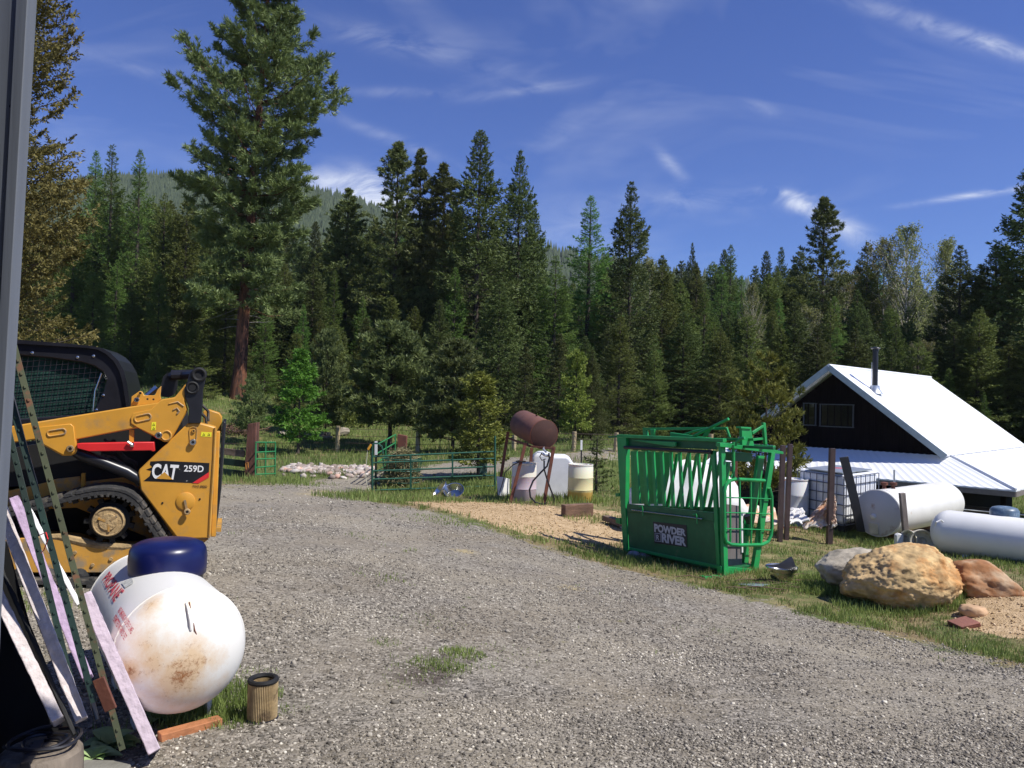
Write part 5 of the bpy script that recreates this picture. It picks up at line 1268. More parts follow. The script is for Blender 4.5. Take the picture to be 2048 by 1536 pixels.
# ================================================================== green squeeze chute
def chute():
    C0 = P(1442, 1152, 11.2); C1 = P(1242, 1103, 12.95)
    al = Vector((C1.x-C0.x, C1.y-C0.y, 0)).normalized(); wd = Vector((-al.y, al.x, 0))
    if wd.x < 0: wd = -wd
    up = Vector((0,0,1)); k = 440/1779
    def S(x, y, w=0): return hit(1180+x*k, 810+y*k, C0+wd*w, wd)
    def E(x, y, s=0): return hit(1180+x*k, 810+y*k, C0+al*s, al)
    e = empty('squeeze_chute', (C0.x+al.x*1.0+wd.x*.4, C0.y+al.y*1.0+wd.y*.4, gs(C0.x+al.x, C0.y+al.y)), 'bright green cattle squeeze chute standing on the grass beside the gravel', 'cattle chute')
    out = -wd
    def bar(name, pts, w, th=.06, m=GREEN, par=None, f=S, bev=.004, ext=None):
        mb = MB(); mb.prism([f(x, y, w) for x, y in pts], (wd if f is S else al)*th); return mb.build(name, m, par or e, bevel=bev)
    def tube(name, pts, w, r, m=GREEN, par=None, f=S, closed=False):
        mb = MB(); mb.tube([f(x, y, w) for x, y in pts], r, 8, closed=closed); return mb.build(name, m, par or e)
    # side frame towards the camera
    bar('post', [(215,240),(290,245),(292,350),(285,800),(305,1190),(268,1185),(240,700)], 0, .09)
    bar('post', [(1035,300),(1062,305),(1085,1385),(1060,1390)], 0, .09)
    bar('post', [(975,368),(1005,370),(1048,1300),(1022,1300)], -.01, .05)
    bar('top_rail', [(215,238),(215,262),(1075,300),(1075,272)], -.01, .08)
    tube('roller_rail', [(280,342),(985,382)], -.03, .030, BLK)
    bar('header_plate', [(292,262),(1030,296),(1030,360),(290,332)], .06, .01, GREEND)
    bar('slanted_plate', [(330,282),(690,298),(690,332),(660,338)], -.02, .03)
    tops = [365,435,505,575,650,720,795,870]; bots = [392,462,530,598,668,742,818,900]
    for i, (a, b) in enumerate(zip(tops, bots)):
        y0, y1 = 372+i*2.5, 800+i*7
        bar('side_bar', [(a-11,y0),(a+9,y0),(b+10,y1),(b-12,y1)], .02, .035, GREEN)
        tube('bar_hinge', [(a-18,y0-8),(a+22,y0-6)], -.01, .012)
    bar('mid_beam', [(300,800),(965,866),(1000,870),(1000,940),(300,862)], -.005, .05, GREEND)
    bar('side_panel', [(300,862),(1000,938),(1030,1300),(315,1150)], .02, .012, GREEND)
    tube('latch_rod', [(335,848),(910,922)], -.03, .011, CHROME)
    for x, y in ((412,850),(850,915)): tube('rod_hook', [(x-18,y-30),(x+10,y-32),(x+14,y-5),(x+16,y+45)], -.035, .011)
    bar('bottom_rail', [(315,1150),(315,1170),(1030,1325),(1030,1298)], -.0, .06, GREEN)
    # logo plate
    LB = mat('plate_black', (.02,.02,.028), .4, var=.1); LW = mat('plate_grey_print', (.55,.54,.55), .5, var=.1)
    lp = bar('name_plate', [(508,942),(780,972),(785,1152),(520,1118)], .012, .005, LB, None)
    def tx(t, q, bold=.03):
        mb = MB(); text_quad(mb, t, [S(x, y, .012) for x, y in q], out, .002, bold); mb.build('lettering', LW, lp, smooth=0)
    tx('POWDER', [(522,1026),(777,1062),(776,1004),(520,958)], .05)
    tx('RIVER', [(582,1110),(780,1144),(778,1072),(580,1034)], .05)
    mb = MB(); mb.tube([S(x,y,.009) for x,y in ((526,1036),(572,1042),(573,1104),(527,1100))], .006, 4, closed=True); mb.build('emblem_frame', LW, lp)
    tx('R', [(538,1092),(562,1095),(562,1052),(538,1048)], .02)
    # far side frame and inner squeeze panels
    W = .80
    bar('far_post', [(430,260),(470,262),(470,1100),(440,1100)], W, .06, GREEND)
    bar('sheet_panel', [(328,372),(642,385),(640,560),(590,800),(335,800)], .45, .012, GREEN)
    for a, b in ((700,620),(790,700),(860,780),(930,850),(985,910),(1060,960)):
        bar('inner_bar', [(a-9,395),(a+11,395),(b+10,830),(b-12,830)], .62, .035, GREEN)
    bar('far_panel', [(330,810),(1180,830),(1190,1180),(360,1100)], W, .012, GREEND)
    bar('far_rail', [(430,262),(1480,330),(1480,352),(430,285)], W, .06, GREEN)
    bar('floor', [(300,1150),(1060,1330),(1060,1350),(300,1170)], .04, .74, GREEND)
    # things on top
    bar('top_bracket', [(424,186),(448,188),(450,196),(462,250),(428,250)], .55, .05)
    bar('top_bracket', [(482,196),(520,198),(512,252),(490,252)], .5, .05)
    bar('lift_rail', [(424,184),(1100,178),(1100,200),(424,204)], .55, .05)
    bar('lift_rail', [(1092,180),(1106,186),(1132,262),(1116,262)], .5, .03)
    bar('lever_beam', [(645,222),(980,268),(1075,290),(1040,300),(648,262)], .3, .06)
    tube('handle_pipe', [(820,262),(900,220),(1120,112)], .3, .022)
    tube('handle_pipe', [(700,262),(830,215),(1000,180)], .4, .018)
    tube('curved_pipe', [(1180,330),(1185,300),(1215,275),(1250,265)], .2, .022)
    bar('link_strap', [(905,255),(935,200),(980,185),(970,205),(945,255)], .45, .02)
    bar('cross_beam', [(700,292),(1480,340),(1480,362),(700,312)], .4, .05, GREEND)
    bar('cross_beam', [(740,262),(1060,268),(1320,268),(1320,290),(740,282)], .6, .05, GREEN)
    # head gate end
    bar('end_header', [(1052,305),(1070,304),(1500,362),(1565,378),(1565,398),(1500,392),(1052,338)], -.02, .08, f=E)
    bar('head_leg', [(1470,385),(1500,388),(1360,1350),(1318,1345)], -.03, .06, f=E)
    bar('sill', [(1060,1305),(1340,1330),(1335,1362),(1062,1385)], -.02, .08, f=E)
    bar('foot_plate', [(925,1388),(1085,1382),(1090,1400),(930,1412)], -.05, .10, f=E)
    bar('head_plate', [(1228,178),(1302,182),(1332,355),(1232,350)], .05, .05, f=E)
    bar('head_plate_cap', [(1222,176),(1305,180),(1305,196),(1222,190)], .03, .10, f=E)
    bar('link_strap', [(1315,215),(1405,160),(1418,172),(1318,240)], .1, .025, f=E)
    bar('link_strap', [(1402,142),(1422,144),(1436,320),(1418,322)], .1, .04, f=E)
    bar('link_strap', [(1320,270),(1420,262),(1422,280),(1320,290)], .12, .03, f=E)
    bar('link_box', [(1165,385),(1310,390),(1312,462),(1168,455)], .1, .25, GREEND, f=E)
    tube('guide_tube', [(1160,300),(1160,600)], .03, .024, f=E)
    bar('gusset', [(1138,590),(1160,545),(1185,592)], .02, .02, f=E)
    gl = [(1412,612),(1180,600),(1130,612),(1098,650),(1085,710),(1085,1060),(1100,1105),(1140,1128),(1200,1132),(1390,1130),(1440,1105),(1465,1050),(1472,980),(1468,740),(1450,670)]
    g = tube('head_gate', gl, -.05, .026, f=E)
    for x, y0, y1 in ((1135,615,1105),(1212,605,1125),(1302,615,1120),(1378,620,1125)): tube('gate_bar', [(x-2,y0),(x,y1)], -.05, .015, f=E, par=g)
    for y in (748,870,1000): tube('gate_rod', [(1085,y),(1275,y+4),(1462,y+12)], -.06, .009, f=E, par=g)
    bar('squeeze_bar', [(1365,412),(1412,412),(1385,640),(1310,1060),(1272,1060)], .15, .05, f=E)
    bar('squeeze_bar', [(1115,460),(1140,460),(1120,620),(1100,620)], .15, .05, f=E)
    bar('neck_bar', [(1250,900),(1285,900),(1285,1300),(1245,1300)], .2, .05, GREEN, f=E)
    PNL = mat('panel_brown_grey', (.17,.145,.14), .7, var=.12, vscale=20, stretch=(1,1,.3), bump=.2)
    pn = bar('belly_board', [(1092,800),(1205,815),(1222,850),(1232,1308),(1095,1292)], .12, .03, PNL, f=E)
    bar('board_edge', [(1222,850),(1238,852),(1240,1195),(1228,1195)], .10, .05, WHITE, f=E, par=pn)
    tube('pivot_pin', [(1268,890),(1290,950)], .08, .05, BLK, f=E)
    bar('tail_bracket', [(142,252),(215,248),(215,262),(150,268)], .02, .05, GREEND)
    bar('tail_bracket', [(205,715),(235,712),(235,740),(205,742)], .02, .08)
    bar('tail_bracket', [(205,915),(245,912),(245,965),(208,955)], .02, .08)
chute()
mb = MB(); a = onground(1210,1046); b = onground(1258,1062); mb.bar(a+Vector((0,0,.10)), b+Vector((0,0,.10)), .16, .10); tag(mb.build('sleeper', WOODG, None, bevel=.006, origin=a), 'dark timber sleeper lying behind the left end of the green chute', 'timber')

# ================================================================== fuel tank on its stand
def fuel():
    A = P(1088, 869, 17.6); Bq = P(1046, 848, 18.9); ax = (A-Bq).normalized(); r = 30*17.6/FPX*1.0+.02
    g = onground(1070, 1003)
    e = empty('fuel_tank', Vector((A.x-.3, A.y+.5, gs(A.x, A.y+.5))), 'rusty brown cylindrical fuel tank tilted on tall angle iron legs', 'fuel tank')
    c = (A+Bq)/2; L_ = (A-Bq).length; r = .335
    mb = MB(); mb.lathe(c, ax, [(-L_/2-.06,.0),(-L_/2-.05,r*.6),(-L_/2-.03,r*.9),(-L_/2,r),(L_/2,r),(L_/2+.004,r*.99)], 40); sh = mb.build('tank_shell', TANKR, e, smooth=50)
    mb = MB(); mb.lathe(A, ax, [(.0,r*.975),(.012,r*.975),(.02,r*.94)], 40); mb.build('end_plate', mat('rusty_end', (.065,.028,.021), .8, var=.15, vscale=3, col2=(.09,.04,.027), c2scale=5), sh)
    mb = MB(); mb.tube(ring_path(A+ax*.004, ax, r, 40), .010, 6, closed=True); mb.build('rim', RUSTP, sh)
    q = Bq*.35+A*.65+Vector((0,0,r)); mb = MB(); mb.lathe(q-Vector((0,0,.02)), (0,0,1), [(0,.02),(.035,.02),(.04,.03),(.05,.03)], 12); mb.build('filler_cap', RUST, sh)
    k = 600/2048
    def Q(x, y, Y): return P(640+x*k, 780+y*k, Y)
    legs = [((1405,360),(1300,765),17.45),((1598,385),(1530,745),17.3),((1285,285),(1215,590),18.9),((1445,395),(1432,500),18.8)]
    for (a, b, Y) in legs:
        pa = Q(*a, Y+.1); pb = Q(*b, Y); pb.z = min(pb.z, gs(pb.x, pb.y)) if Y < 18 else gs(pb.x, pb.y)-.02
        mb = MB(); mb.bar(pa, pb, .07, .012, Vector((0,-1,0))); mb.bar(pa+Vector((-.035,.03,0)), pb+Vector((-.035,.03,0)), .012, .06, Vector((0,-1,0))); mb.build('leg', RUSTP, e)
    mb = MB(); mb.bar(Q(1290,330,18.6), Q(1440,385,17.6), .04, .04); mb.build('cross_brace', RUST, e)
    mb = MB(); mb.bar(Q(1440,385,17.5), Q(1600,400,17.4), .05, .04); mb.build('cross_brace', RUST, e)
    # nozzle, valve and hose
    mb = MB(); mb.tube([A+ax*.02-Vector((0,0,r*.85)), Q(1525,405,17.2), Q(1545,425,17.15)], .022, 8); mb.tube([Q(1510,430,17.2), Q(1535,445,17.2), Q(1565,450,17.2)], .03, 8); mb.build('valve', STEELG, e)
    mb = MB(); mb.tube([Q(1515,430,17.1), Q(1500,455,17.1), Q(1515,480,17.1), Q(1540,470,17.1)], .013, 6); mb.build('nozzle', BLK, e)
    mb = MB(); mb.tube([Q(x,y,17.15) for x,y in ((1562,430),(1566,465),(1550,520),(1510,560),(1455,620),(1430,680),(1436,730),(1470,768),(1520,780),(1550,770))], .020, 8)
    mb.build('fuel_hose', BLK, e)
    mb = MB(); mb.tube([Q(x,y,17.25) for x,y in ((1530,480),(1530,540),(1550,610),(1575,680),(1598,740),(1595,775))], .018, 8); mb.build('fuel_hose', BLK, e)
    mb = MB(); mb.tube([Q(x,y,17.6) for x,y in ((1385,480),(1320,510),(1265,560),(1245,640),(1225,700))], .012, 6); mb.build('cable', BLK, e)
    mb = MB(); mb.lathe(Q(1370,482,17.6)-Vector((0,0,.03)), (0,0,1), [(0,.10),(.02,.13),(.035,.05)], 12); mb.build('valve_hat', BLKM, e)
fuel()

def barrel(u, vb, vt, Y, lab, content, name='plastic_barrel', cat='barrel'):
    b = P(u, vb, Y); b.z = gs(b.x, b.y)-.01; H = .89; r = .29
    H = P(u, vt, Y).z-b.z
    m, nt, N, L, B = newmat('barrel_plastic'); tc = N.new('ShaderNodeTexCoord'); sp = N.new('ShaderNodeSeparateXYZ'); L.new(tc.outputs['Object'], sp.inputs[0])
    rp = N.new('ShaderNodeValToRGB'); mr_ = N.new('ShaderNodeMapRange'); L.new(sp.outputs[2], mr_.inputs[0]); mr_.inputs[2].default_value = H; L.new(mr_.outputs[0], rp.inputs[0]); cr = rp.color_ramp
    cr.elements[0].position = content[0][0]; cr.elements[0].color = (*content[0][1],1); cr.elements[1].position = content[-1][0]; cr.elements[1].color = (*content[-1][1],1)
    for p_, c_ in content[1:-1]: x = cr.elements.new(p_); x.color = (*c_,1)
    L.new(rp.outputs[0], B.inputs['Base Color']); B.inputs['Roughness'].default_value = .4; B.inputs['Subsurface Weight'].default_value = .15
    e = empty(name, b, lab, cat, 'white plastic barrels')
    mb = MB(); pr = [(0,r*.93),(.02,r*.98),(H*.31,r),(H*.33,r*1.03),(H*.35,r),(H*.63,r),(H*.65,r*1.03),(H*.67,r),(H*.93,r*.99),(H*.955,r*.95),(H*.965,r*.99),(H,r*.99),(H,r*.93),(H-.03,r*.92),(H-.03,0)]
    mb.lathe(b, (0,0,1), pr, 36); mb.build('drum', m, e, smooth=50)
    for s in (-1,1):
        mb = MB(); mb.lathe(b+Vector((s*.17,0,H-.035)), (0,0,1), [(0,.035),(.025,.035),(.03,.02)], 12); mb.build('bung', POLY, e)
barrel(1047, 1004, 925, 18.1, 'white plastic barrel with pinkish liquid standing under the rusty tank', [(0,(.50,.40,.42)),(.42,(.56,.46,.50)),(.60,(.62,.48,.55)),(.66,(.66,.62,.52)),(1,(.74,.70,.58))])
barrel(1160, 1001, 928, 17.9, 'yellowed plastic barrel with amber liquid in its lower third, right of the rusty tank', [(0,(.60,.38,.08)),(.26,(.70,.45,.12)),(.30,(.72,.62,.30)),(.6,(.76,.70,.42)),(.9,(.78,.76,.60)),(1,(.7,.68,.6))])
# white poly tank behind
def polytank():
    a = P(1062, 1000, 19.0); b = P(1150, 1000, 19.0); zt = P(1100, 908, 19.0).z; z0 = gs(a.x, a.y)-.02; w = b.x-a.x
    e = empty('water_tank', ((a.x+b.x)/2, 19.3, z0), 'large white translucent plastic water tank behind the two barrels', 'water tank')
    h = zt-z0; mb = MB(); pts = []
    prof = [(0,h*.0),(0,h*.86),(.05,h*.95),(.12,h),(w*.42,h),(w*.47,h*.965),(w*.78,h*.965),(w*.86,h*.93),(w*.95,h*.80),(w,h*.72),(w,0)]
    mb.prism([Vector((a.x+x, 19.0, z0+z)) for x, z in prof], (0,.75,0)); mb.build('tank_body', POLY, e, bevel=.07, seg=4)
    mb = MB(); mb.lathe(Vector((a.x+w*.25, 19.35, z0+h-.01)), (0,0,1), [(0,.14),(.04,.14),(.05,.12)], 20); mb.build('lid', POLY, e)
polytank()
mb = MB(); a = onground(1003, 992); mb.prism([P(993,953,18.9), P(1007,955,18.9), P(1006,995,18.9), P(996,994,18.9)], (.02,.03,0)); mb.prism([P(1007,955,18.94), P(1018,958,19.2), P(1018,988,19.2), P(1006,995,18.94)], (.01,.03,0)); tag(mb.build('white_trough', WHITE, None, bevel=.004, origin=a), 'white plastic panel box standing left of the barrel under the rusty tank', 'box')

# timber block on the sand
a = P(1126, 1031, 15.6); b = P(1183, 1028, 15.9); g = gs((a.x+b.x)/2, 15.7)
mb = MB(); mb.bar(Vector((a.x, 15.6, g+.12)), Vector((b.x, 15.95, g+.12)), .16, .26); o = mb.build('timber_block', TIMB, None, bevel=.012, origin=(a.x,15.6,g)); tag(o, 'short dark brown timber block standing on the sandy ground', 'timber block')

# ================================================================== gates and tie posts
def gate(name, lab, a, b, h0, h1, nr, m, verts=(), r=.021, taper=None, cat='gate'):
    """a, b ground points of both ends; bars at heights"""
    a = Vector(a); b = Vector(b); e = empty(name, a, lab, cat)
    hs = [h0+(h1-h0)*k/(nr-1) for k in range(nr)]
    for h in hs:
        mb = MB(); mb.tube([a+Vector((0,0,h)), b+Vector((0,0,h))], r, 8); mb.build('rail', m, e)
    for t in (0, 1)+tuple(verts):
        p = a*(1-t)+b*t; mb = MB()
        if t in (0,1): mb.tube([p+Vector((0,0,h0-.01)), p+Vector((0,0,h1+.01))], r*1.05, 8)
        else: mb.bar(p+Vector((0,-.025,h0)), p+Vector((0,-.025,h1)), .05, .01, Vector((0,-1,0)))
        mb.build('upright', m, e)
    return e
k4 = 620/2048
def Q4(x, y, Y): return P(420+x*k4, 640+y*k4, Y)
gl_ = P(745, 984, 22.0); gr_ = P(984, 955, 22.6)
zt = P(745, 913, 22).z; 
e = empty('farm_gate', (gl_.x, gl_.y, gs(gl_.x, gl_.y)), 'long dark green tubular farm gate left of the rusty fuel tank', 'gate')
lv = [(455,420),(497,468),(553,523),(610,583),(685,655)]
for i, (yl, yr) in enumerate(lv):
    mb = MB(); mb.tube([P(745, 780+yl*.293, 22.0), P(989, 780+yr*.293, 22.6)], .024, 8); mb.build('rail', GATEG, e)
for x, t0, t1 in ((620,445,690),(905,432,590)):
    mb = MB(); Y = 22+.6*(x-355)/(1195-355); mb.bar(P(640+x*.293, 780+t0*.293, Y)+Vector((0,-.03,0)), P(640+x*.293, 780+t1*.293, Y)+Vector((0,-.03,0)), .05, .012, Vector((0,-1,0))); mb.build('upright', GATEG, e)
mb = MB(); mb.tube([P(744,981,22), P(744,915,22), P(744,905,22)], .028, 8); mb.build('end_post', GATEG, e)
mb = MB(); mb.tube([P(745,986,21.95), P(745,892,21.95), P(748,887,21.95), P(756,887,21.95), P(764,893,21.95), P(766,908,21.95)], .024, 8); mb.build('loop_handle', GATEG, e)
mb = MB(); mb.tube([P(990,998,22.4), P(990,872,22.4)], .030, 8); tag(mb.build('gate_post', GATEG, None, origin=P(990,998,22.4)), 'thin green steel post at the right end of the long gate', 'post')
mb = MB(); mb.tube([P(742,889,21.9), P(736,899,21.9)], .035, 8); o = mb.build('orange_hook', mat('orange_plastic', (.75,.35,.03), .5), None, origin=P(740,893,21.9)); tag(o, 'orange plastic handle hooked on the gate end', 'handle')
mb = MB(); mb.tube([P(735,899,21.9), P(733,925,21.9), P(731,950,21.9), P(735,975,21.9), P(741,987,21.9)], .010, 5); tag(mb.build('rope', mat('cream_rope', (.6,.57,.42), .8), None, origin=P(741,987,21.9)), 'cream electric fence rope hanging down from the orange handle', 'rope')
def capped_post(u, vt, vb, Y, lab, cap=.22, m=BLK, w=.035):
    a = P(u, vb, Y); a.z = min(a.z, gs(a.x, a.y)); b = P(u, vt, Y); e = empty('steel_post', a, lab, 'post', 'steel posts with white tips')
    mb = MB(); mb.bar(a, b, w, w*.8, Vector((0,-1,0))); mb.build('shaft', m, e)
    mb = MB(); mb.bar(b-(b-a).normalized()*cap, b+(b-a).normalized()*.01, w*1.4, w*1.2, Vector((0,-1,0))); mb.build('white_tip', WHITE, e); return e
capped_post(752, 883, 982, 22.2, 'black steel post with white tip at the left end of the long gate', .38, w=.05)
capped_post(1163, 881, 930, 19.8, 'black steel post with white tip between the poly tank and the yellowed barrel', .24)
# second gate and feeder with hay behind
gate('folded_gate', 'green gate panel swung open behind the left end of the long gate', PY(752, 23.2), PY(790, 26.0), .15, 1.25, 5, GATEL, (.5,))
def feeder():
    c = PY(805, 23.6); e = empty('hay_feeder', c, 'round green wire hay feeder behind the long gate', 'hay feeder')
    for h in (.1,.45,.8):
        mb = MB(); mb.tube([c+Vector((math.cos(a)*.55, math.sin(a)*.45, h)) for a in [2*math.pi*k/24 for k in range(24)]], .018, 6, closed=True); mb.build('hoop', GATEG, e)
    for k in range(14):
        a = 2*math.pi*k/14; d = Vector((math.cos(a)*.55, math.sin(a)*.45, 0)); mb = MB(); mb.tube([c+d*.8+Vector((0,0,.02)), c+d*1.0+Vector((0,0,.45)), c+d*1.1+Vector((0,0,.82))], .012, 5); mb.build('bar', GATEG, e)
    r = np.random.default_rng(6); n = 5200; a = r.uniform(0,6.283,n); q = np.sqrt(r.uniform(0,1,n)); z = r.uniform(0,1,n)
    pos = np.stack([c.x+np.cos(a)*q*(.62-.25*z), c.y+np.sin(a)*q*.5*(1-.3*z), c.z+.05+z*1.12*(1-.3*q*q)], -1)
    d = norm(r.normal(size=(n,3))*np.array([1,1,.6])+np.array([0,0,-.35]))
    HY = leafmat('hay', (.10,.10,.045), (.42,.38,.20), .2, .8, 2.5)
    me = cards('hay', pos, d, np.full(n,.22)*r.uniform(.6,1.3,n), np.full(n,.022), r, HY)
    tag(link('hay', me), 'heap of grey green hay piled in the wire feeder', 'hay', None, 'stuff')
feeder()
def tub(u, v, Y, r, lab, tilt):
    c = P(u, v, Y); g = gs(c.x, c.y); c.z = g+.10; ax = Vector(tilt).normalized(); mb = MB()
    mb.lathe(c-ax*.12, ax, [(0,r*.8),(.0,r*.82),(.2,r*.97),(.21,r*1.03),(.225,r*1.03),(.22,r*.95),(.02,r*.78),(.02,0)], 36)
    o = mb.build('metal_tub', CHROME, None, origin=(c.x,c.y,g)); tag(o, lab, 'tub', 'galvanised tubs')
tub(909, 966, 21.0, .27, 'shiny round galvanised tub tipped towards the camera behind the long gate', (-.1,-.6,.75))
tub(883, 972, 21.2, .30, 'galvanised tub lying tilted in the grass left of the round shiny one', (-.75,-.2,.6))
# green electric box in the lane
c = PY(965, 24.6); mb = MB(); mb.aabb((c.x-.16,c.y-.15,c.z-.1),(c.x+.16,c.y+.15,c.z+.55)); mb.add([],[]); o = mb.build('utility_box', mat('utility_green',(.09,.16,.13),.5), None, bevel=.05, origin=c, seg=3); tag(o, 'small grey green utility box in the lane right of the yellow green conifer', 'utility box')
# tie post with small gate on the left
def tie_post(name, lab, pts_top, pts_bot, Y, th, m=TIE):
    (x0,y0),(x1,y1) = pts_top; (x2,y2),(x3,y3) = pts_bot
    mb = MB(); q = [P(x0,y0,Y), P(x1,y1,Y), P(x3,y3,Y), P(x2,y2,Y)]
    q[2].z = min(q[2].z, gs(q[2].x, Y)-.02); q[3].z = min(q[3].z, gs(q[3].x, Y)-.02)
    mb.prism(q, (0,th,0)); o = mb.build(name, m, None, bevel=.015, origin=((q[2]+q[3])/2)); return tag(o, lab, 'post')
tie_post('wooden_post', 'big dark railroad tie gate post left of the small green gate', ((495,848),(513,845)), ((487,963),(507,963)), 22.0, .30)
mb = MB(); mb.tube([Q4(238,985,21.9), Q4(236,945,21.9), Q4(250,938,21.9), Q4(253,985,21.9)], .012, 5, closed=True); tag(mb.build('chain_loop', mat('orange_chain',(.6,.25,.05),.5), None, origin=Q4(245,985,21.9)), 'orange loop hanging on the dark tie post', 'loop')
tie_post('wooden_post', 'reddish split timber post with notched top behind the long gate', ((795,868),(814,872)), ((795,905),(812,905)), 24.5, .15, RUSTP)
for i, (yl, yr) in enumerate(((850,885),(925,950),(990,1020))):
    a = Q4(40, yl-10, 22.3); b = Q4(230, yr, 22.15); mb = MB(); mb.bar(a+Vector((-2.5,.4,.12)), b, .05, .19, Vector((0,0,1))); o = mb.build('fence_rail', WOODG if i == 0 else TPG, None, bevel=.008, origin=b)
    tag(o, ('weathered brown top rail','dark green middle rail','dark green bottom rail')[i]+' of the wooden fence running from the tie post behind the loader', 'rail')
a = Q4(300, 1050, 21.6); b = Q4(425, 1035, 22.6)
e = empty('farm_gate', a, 'small light green tubular gate beside the dark tie post', 'gate')
for yl, yr in ((808,808),(875,868),(920,915),(975,965),(1020,1015),(1052,1045)):
    mb = MB(); mb.tube([Q4(300,yl,21.6), Q4(432,yr,22.6)], .022, 6); mb.build('rail', GATEL, e)
for x, y0, y1, Y in ((303,815,1052,21.6),(432,815,1040,22.6),(368,808,1050,22.1)):
    mb = MB(); mb.tube([Q4(x,y0,Y), Q4(x-4,y1,Y)], .024, 6); mb.build('upright', GATEL, e)

# ================================================================== back fence
def fpost(u, vt, vb, Y, lab):
    b = P(u, vb, Y); b.z = gs(b.x, b.y)-.05; t = P(u+2, vt, Y); mb = MB(); mb.tube([b, t], .10 if Y > 30 else .085, 9); o = mb.build('fence_post', WOODN, None, origin=b); tag(o, lab, 'fence post', 'pale wooden posts of the back fence'); return t, b
fp = [(-40,868,905,34,'x'),(674,852,907,34,'pale round wooden fence post just right of the bright larch sapling'),(835,855,907,33,'pale round wooden fence post above the long green gate'),(1027,860,905,31,'pale round wooden fence post left of the rusty tank legs'),
      (1147,863,908,30,'pale round wooden fence post right of the rusty tank'),(1231,865,908,30,'pale round wooden fence post beside the left end of the chute'),(1420,868,905,32,'pale wooden fence post seen through the chute bars')]
tops = []
for u, vt, vb, Y, lb in fp:
    if lb != 'x': tops.append(fpost(u, vt, vb, Y, lb))
    else:
        b = P(u, vb, Y); tops.append((Vector((b.x,b.y,b.z+.8)), b))
fe = empty('wire_fence', tops[1][1], 'thin wire mesh fence strung between the pale wooden posts', 'fence')
for hh in (.15,.4,.65,.9):
    mb = MB()
    for (t0, b0), (t1, b1) in zip(tops, tops[1:]):
        mb.tube([b0.lerp(t0, hh)+Vector((0,-.11,0)), b1.lerp(t1, hh)+Vector((0,-.11,0))], .008, 4)
    mb.build('wire', FRAMEB, fe)
# steel stakes of the fence
for i, (u, vt, vb) in enumerate(((880,858,905),(898,862,903),(1112,868,902))):
    b = PY(u, 32); mb = MB(); mb.bar(b, P(u, vt, 32), .04, .03); tag(mb.build('fence_stake', BLK, None, origin=b), 'thin dark steel fence stake '+('left of the yellow green conifer','just behind the yellow green conifer','right behind the rusty tank')[i], 'stake')
# logs in the meadow
for u0, v0, u1, v1, r, lb in ((560,876,588,874,.16,'grey log lying behind the bright larch sapling'),(610,875,664,871,.14,'longest pale log lying in the meadow left of the first fence post'),(628,880,668,877,.10,'thin log lying in front of the longest pale log'),(675,872,690,876,.22,'short log end with yellow moss beside the first fence post')):
    a = onground(u0, v0); b = onground(u1, v1)
    if (a-b).length > 6: b = a+(b-a).normalized()*5
    b.y = a.y+.4; b.z = gs(b.x, b.y); up_ = Vector((0,0,r*.8)); mb = MB(); mb.tube([a+up_, (a+b)/2+up_+Vector((0,0,.04)), b+up_], [r,r*.95,r*.8], 8); tag(mb.build('log', mat('log_grey',(.36,.31,.25),.9,var=.3,bump=.4), None, origin=a), lb, 'log', 'logs lying in the meadow')
g = onground(474, 870); r = np.random.default_rng(9); n = 260
me = cards('brush_pile', np.array(g)+r.normal(0,1,(n,3))*np.array([.55,.3,.16])+np.array([0,0,.2]), norm(r.normal(size=(n,3))*np.array([1,1,.5])), np.full(n,.6), np.full(n,.05), r, mat('brush_brown',(.16,.09,.06),.9))
tag(link('brush_pile', me), 'small brown brush pile in the meadow behind the tie post', 'brush pile')
# rock strip beside the road
r = np.random.default_rng(10); n = 520; x0 = P(575,940,26).x; x1 = P(742,940,26).x
x = r.uniform(x0, x1, n); y = 26+r.normal(0,.55,n)
RS = stone_material('pale_rock', [(0,(.24,.19,.16)),(.4,(.42,.35,.30)),(.75,(.60,.55,.50)),(.9,(.48,.28,.2)),(1,(.75,.72,.68))])
tag(link('rock_strip', stones_mesh('rock_strip', x, y, r.uniform(.12,.34,n), 5, RS, ICO_V, ICO_F, sink=.25)), 'strip of pale broken rocks beside the road left of the gate', 'rocks', None, 'stuff')

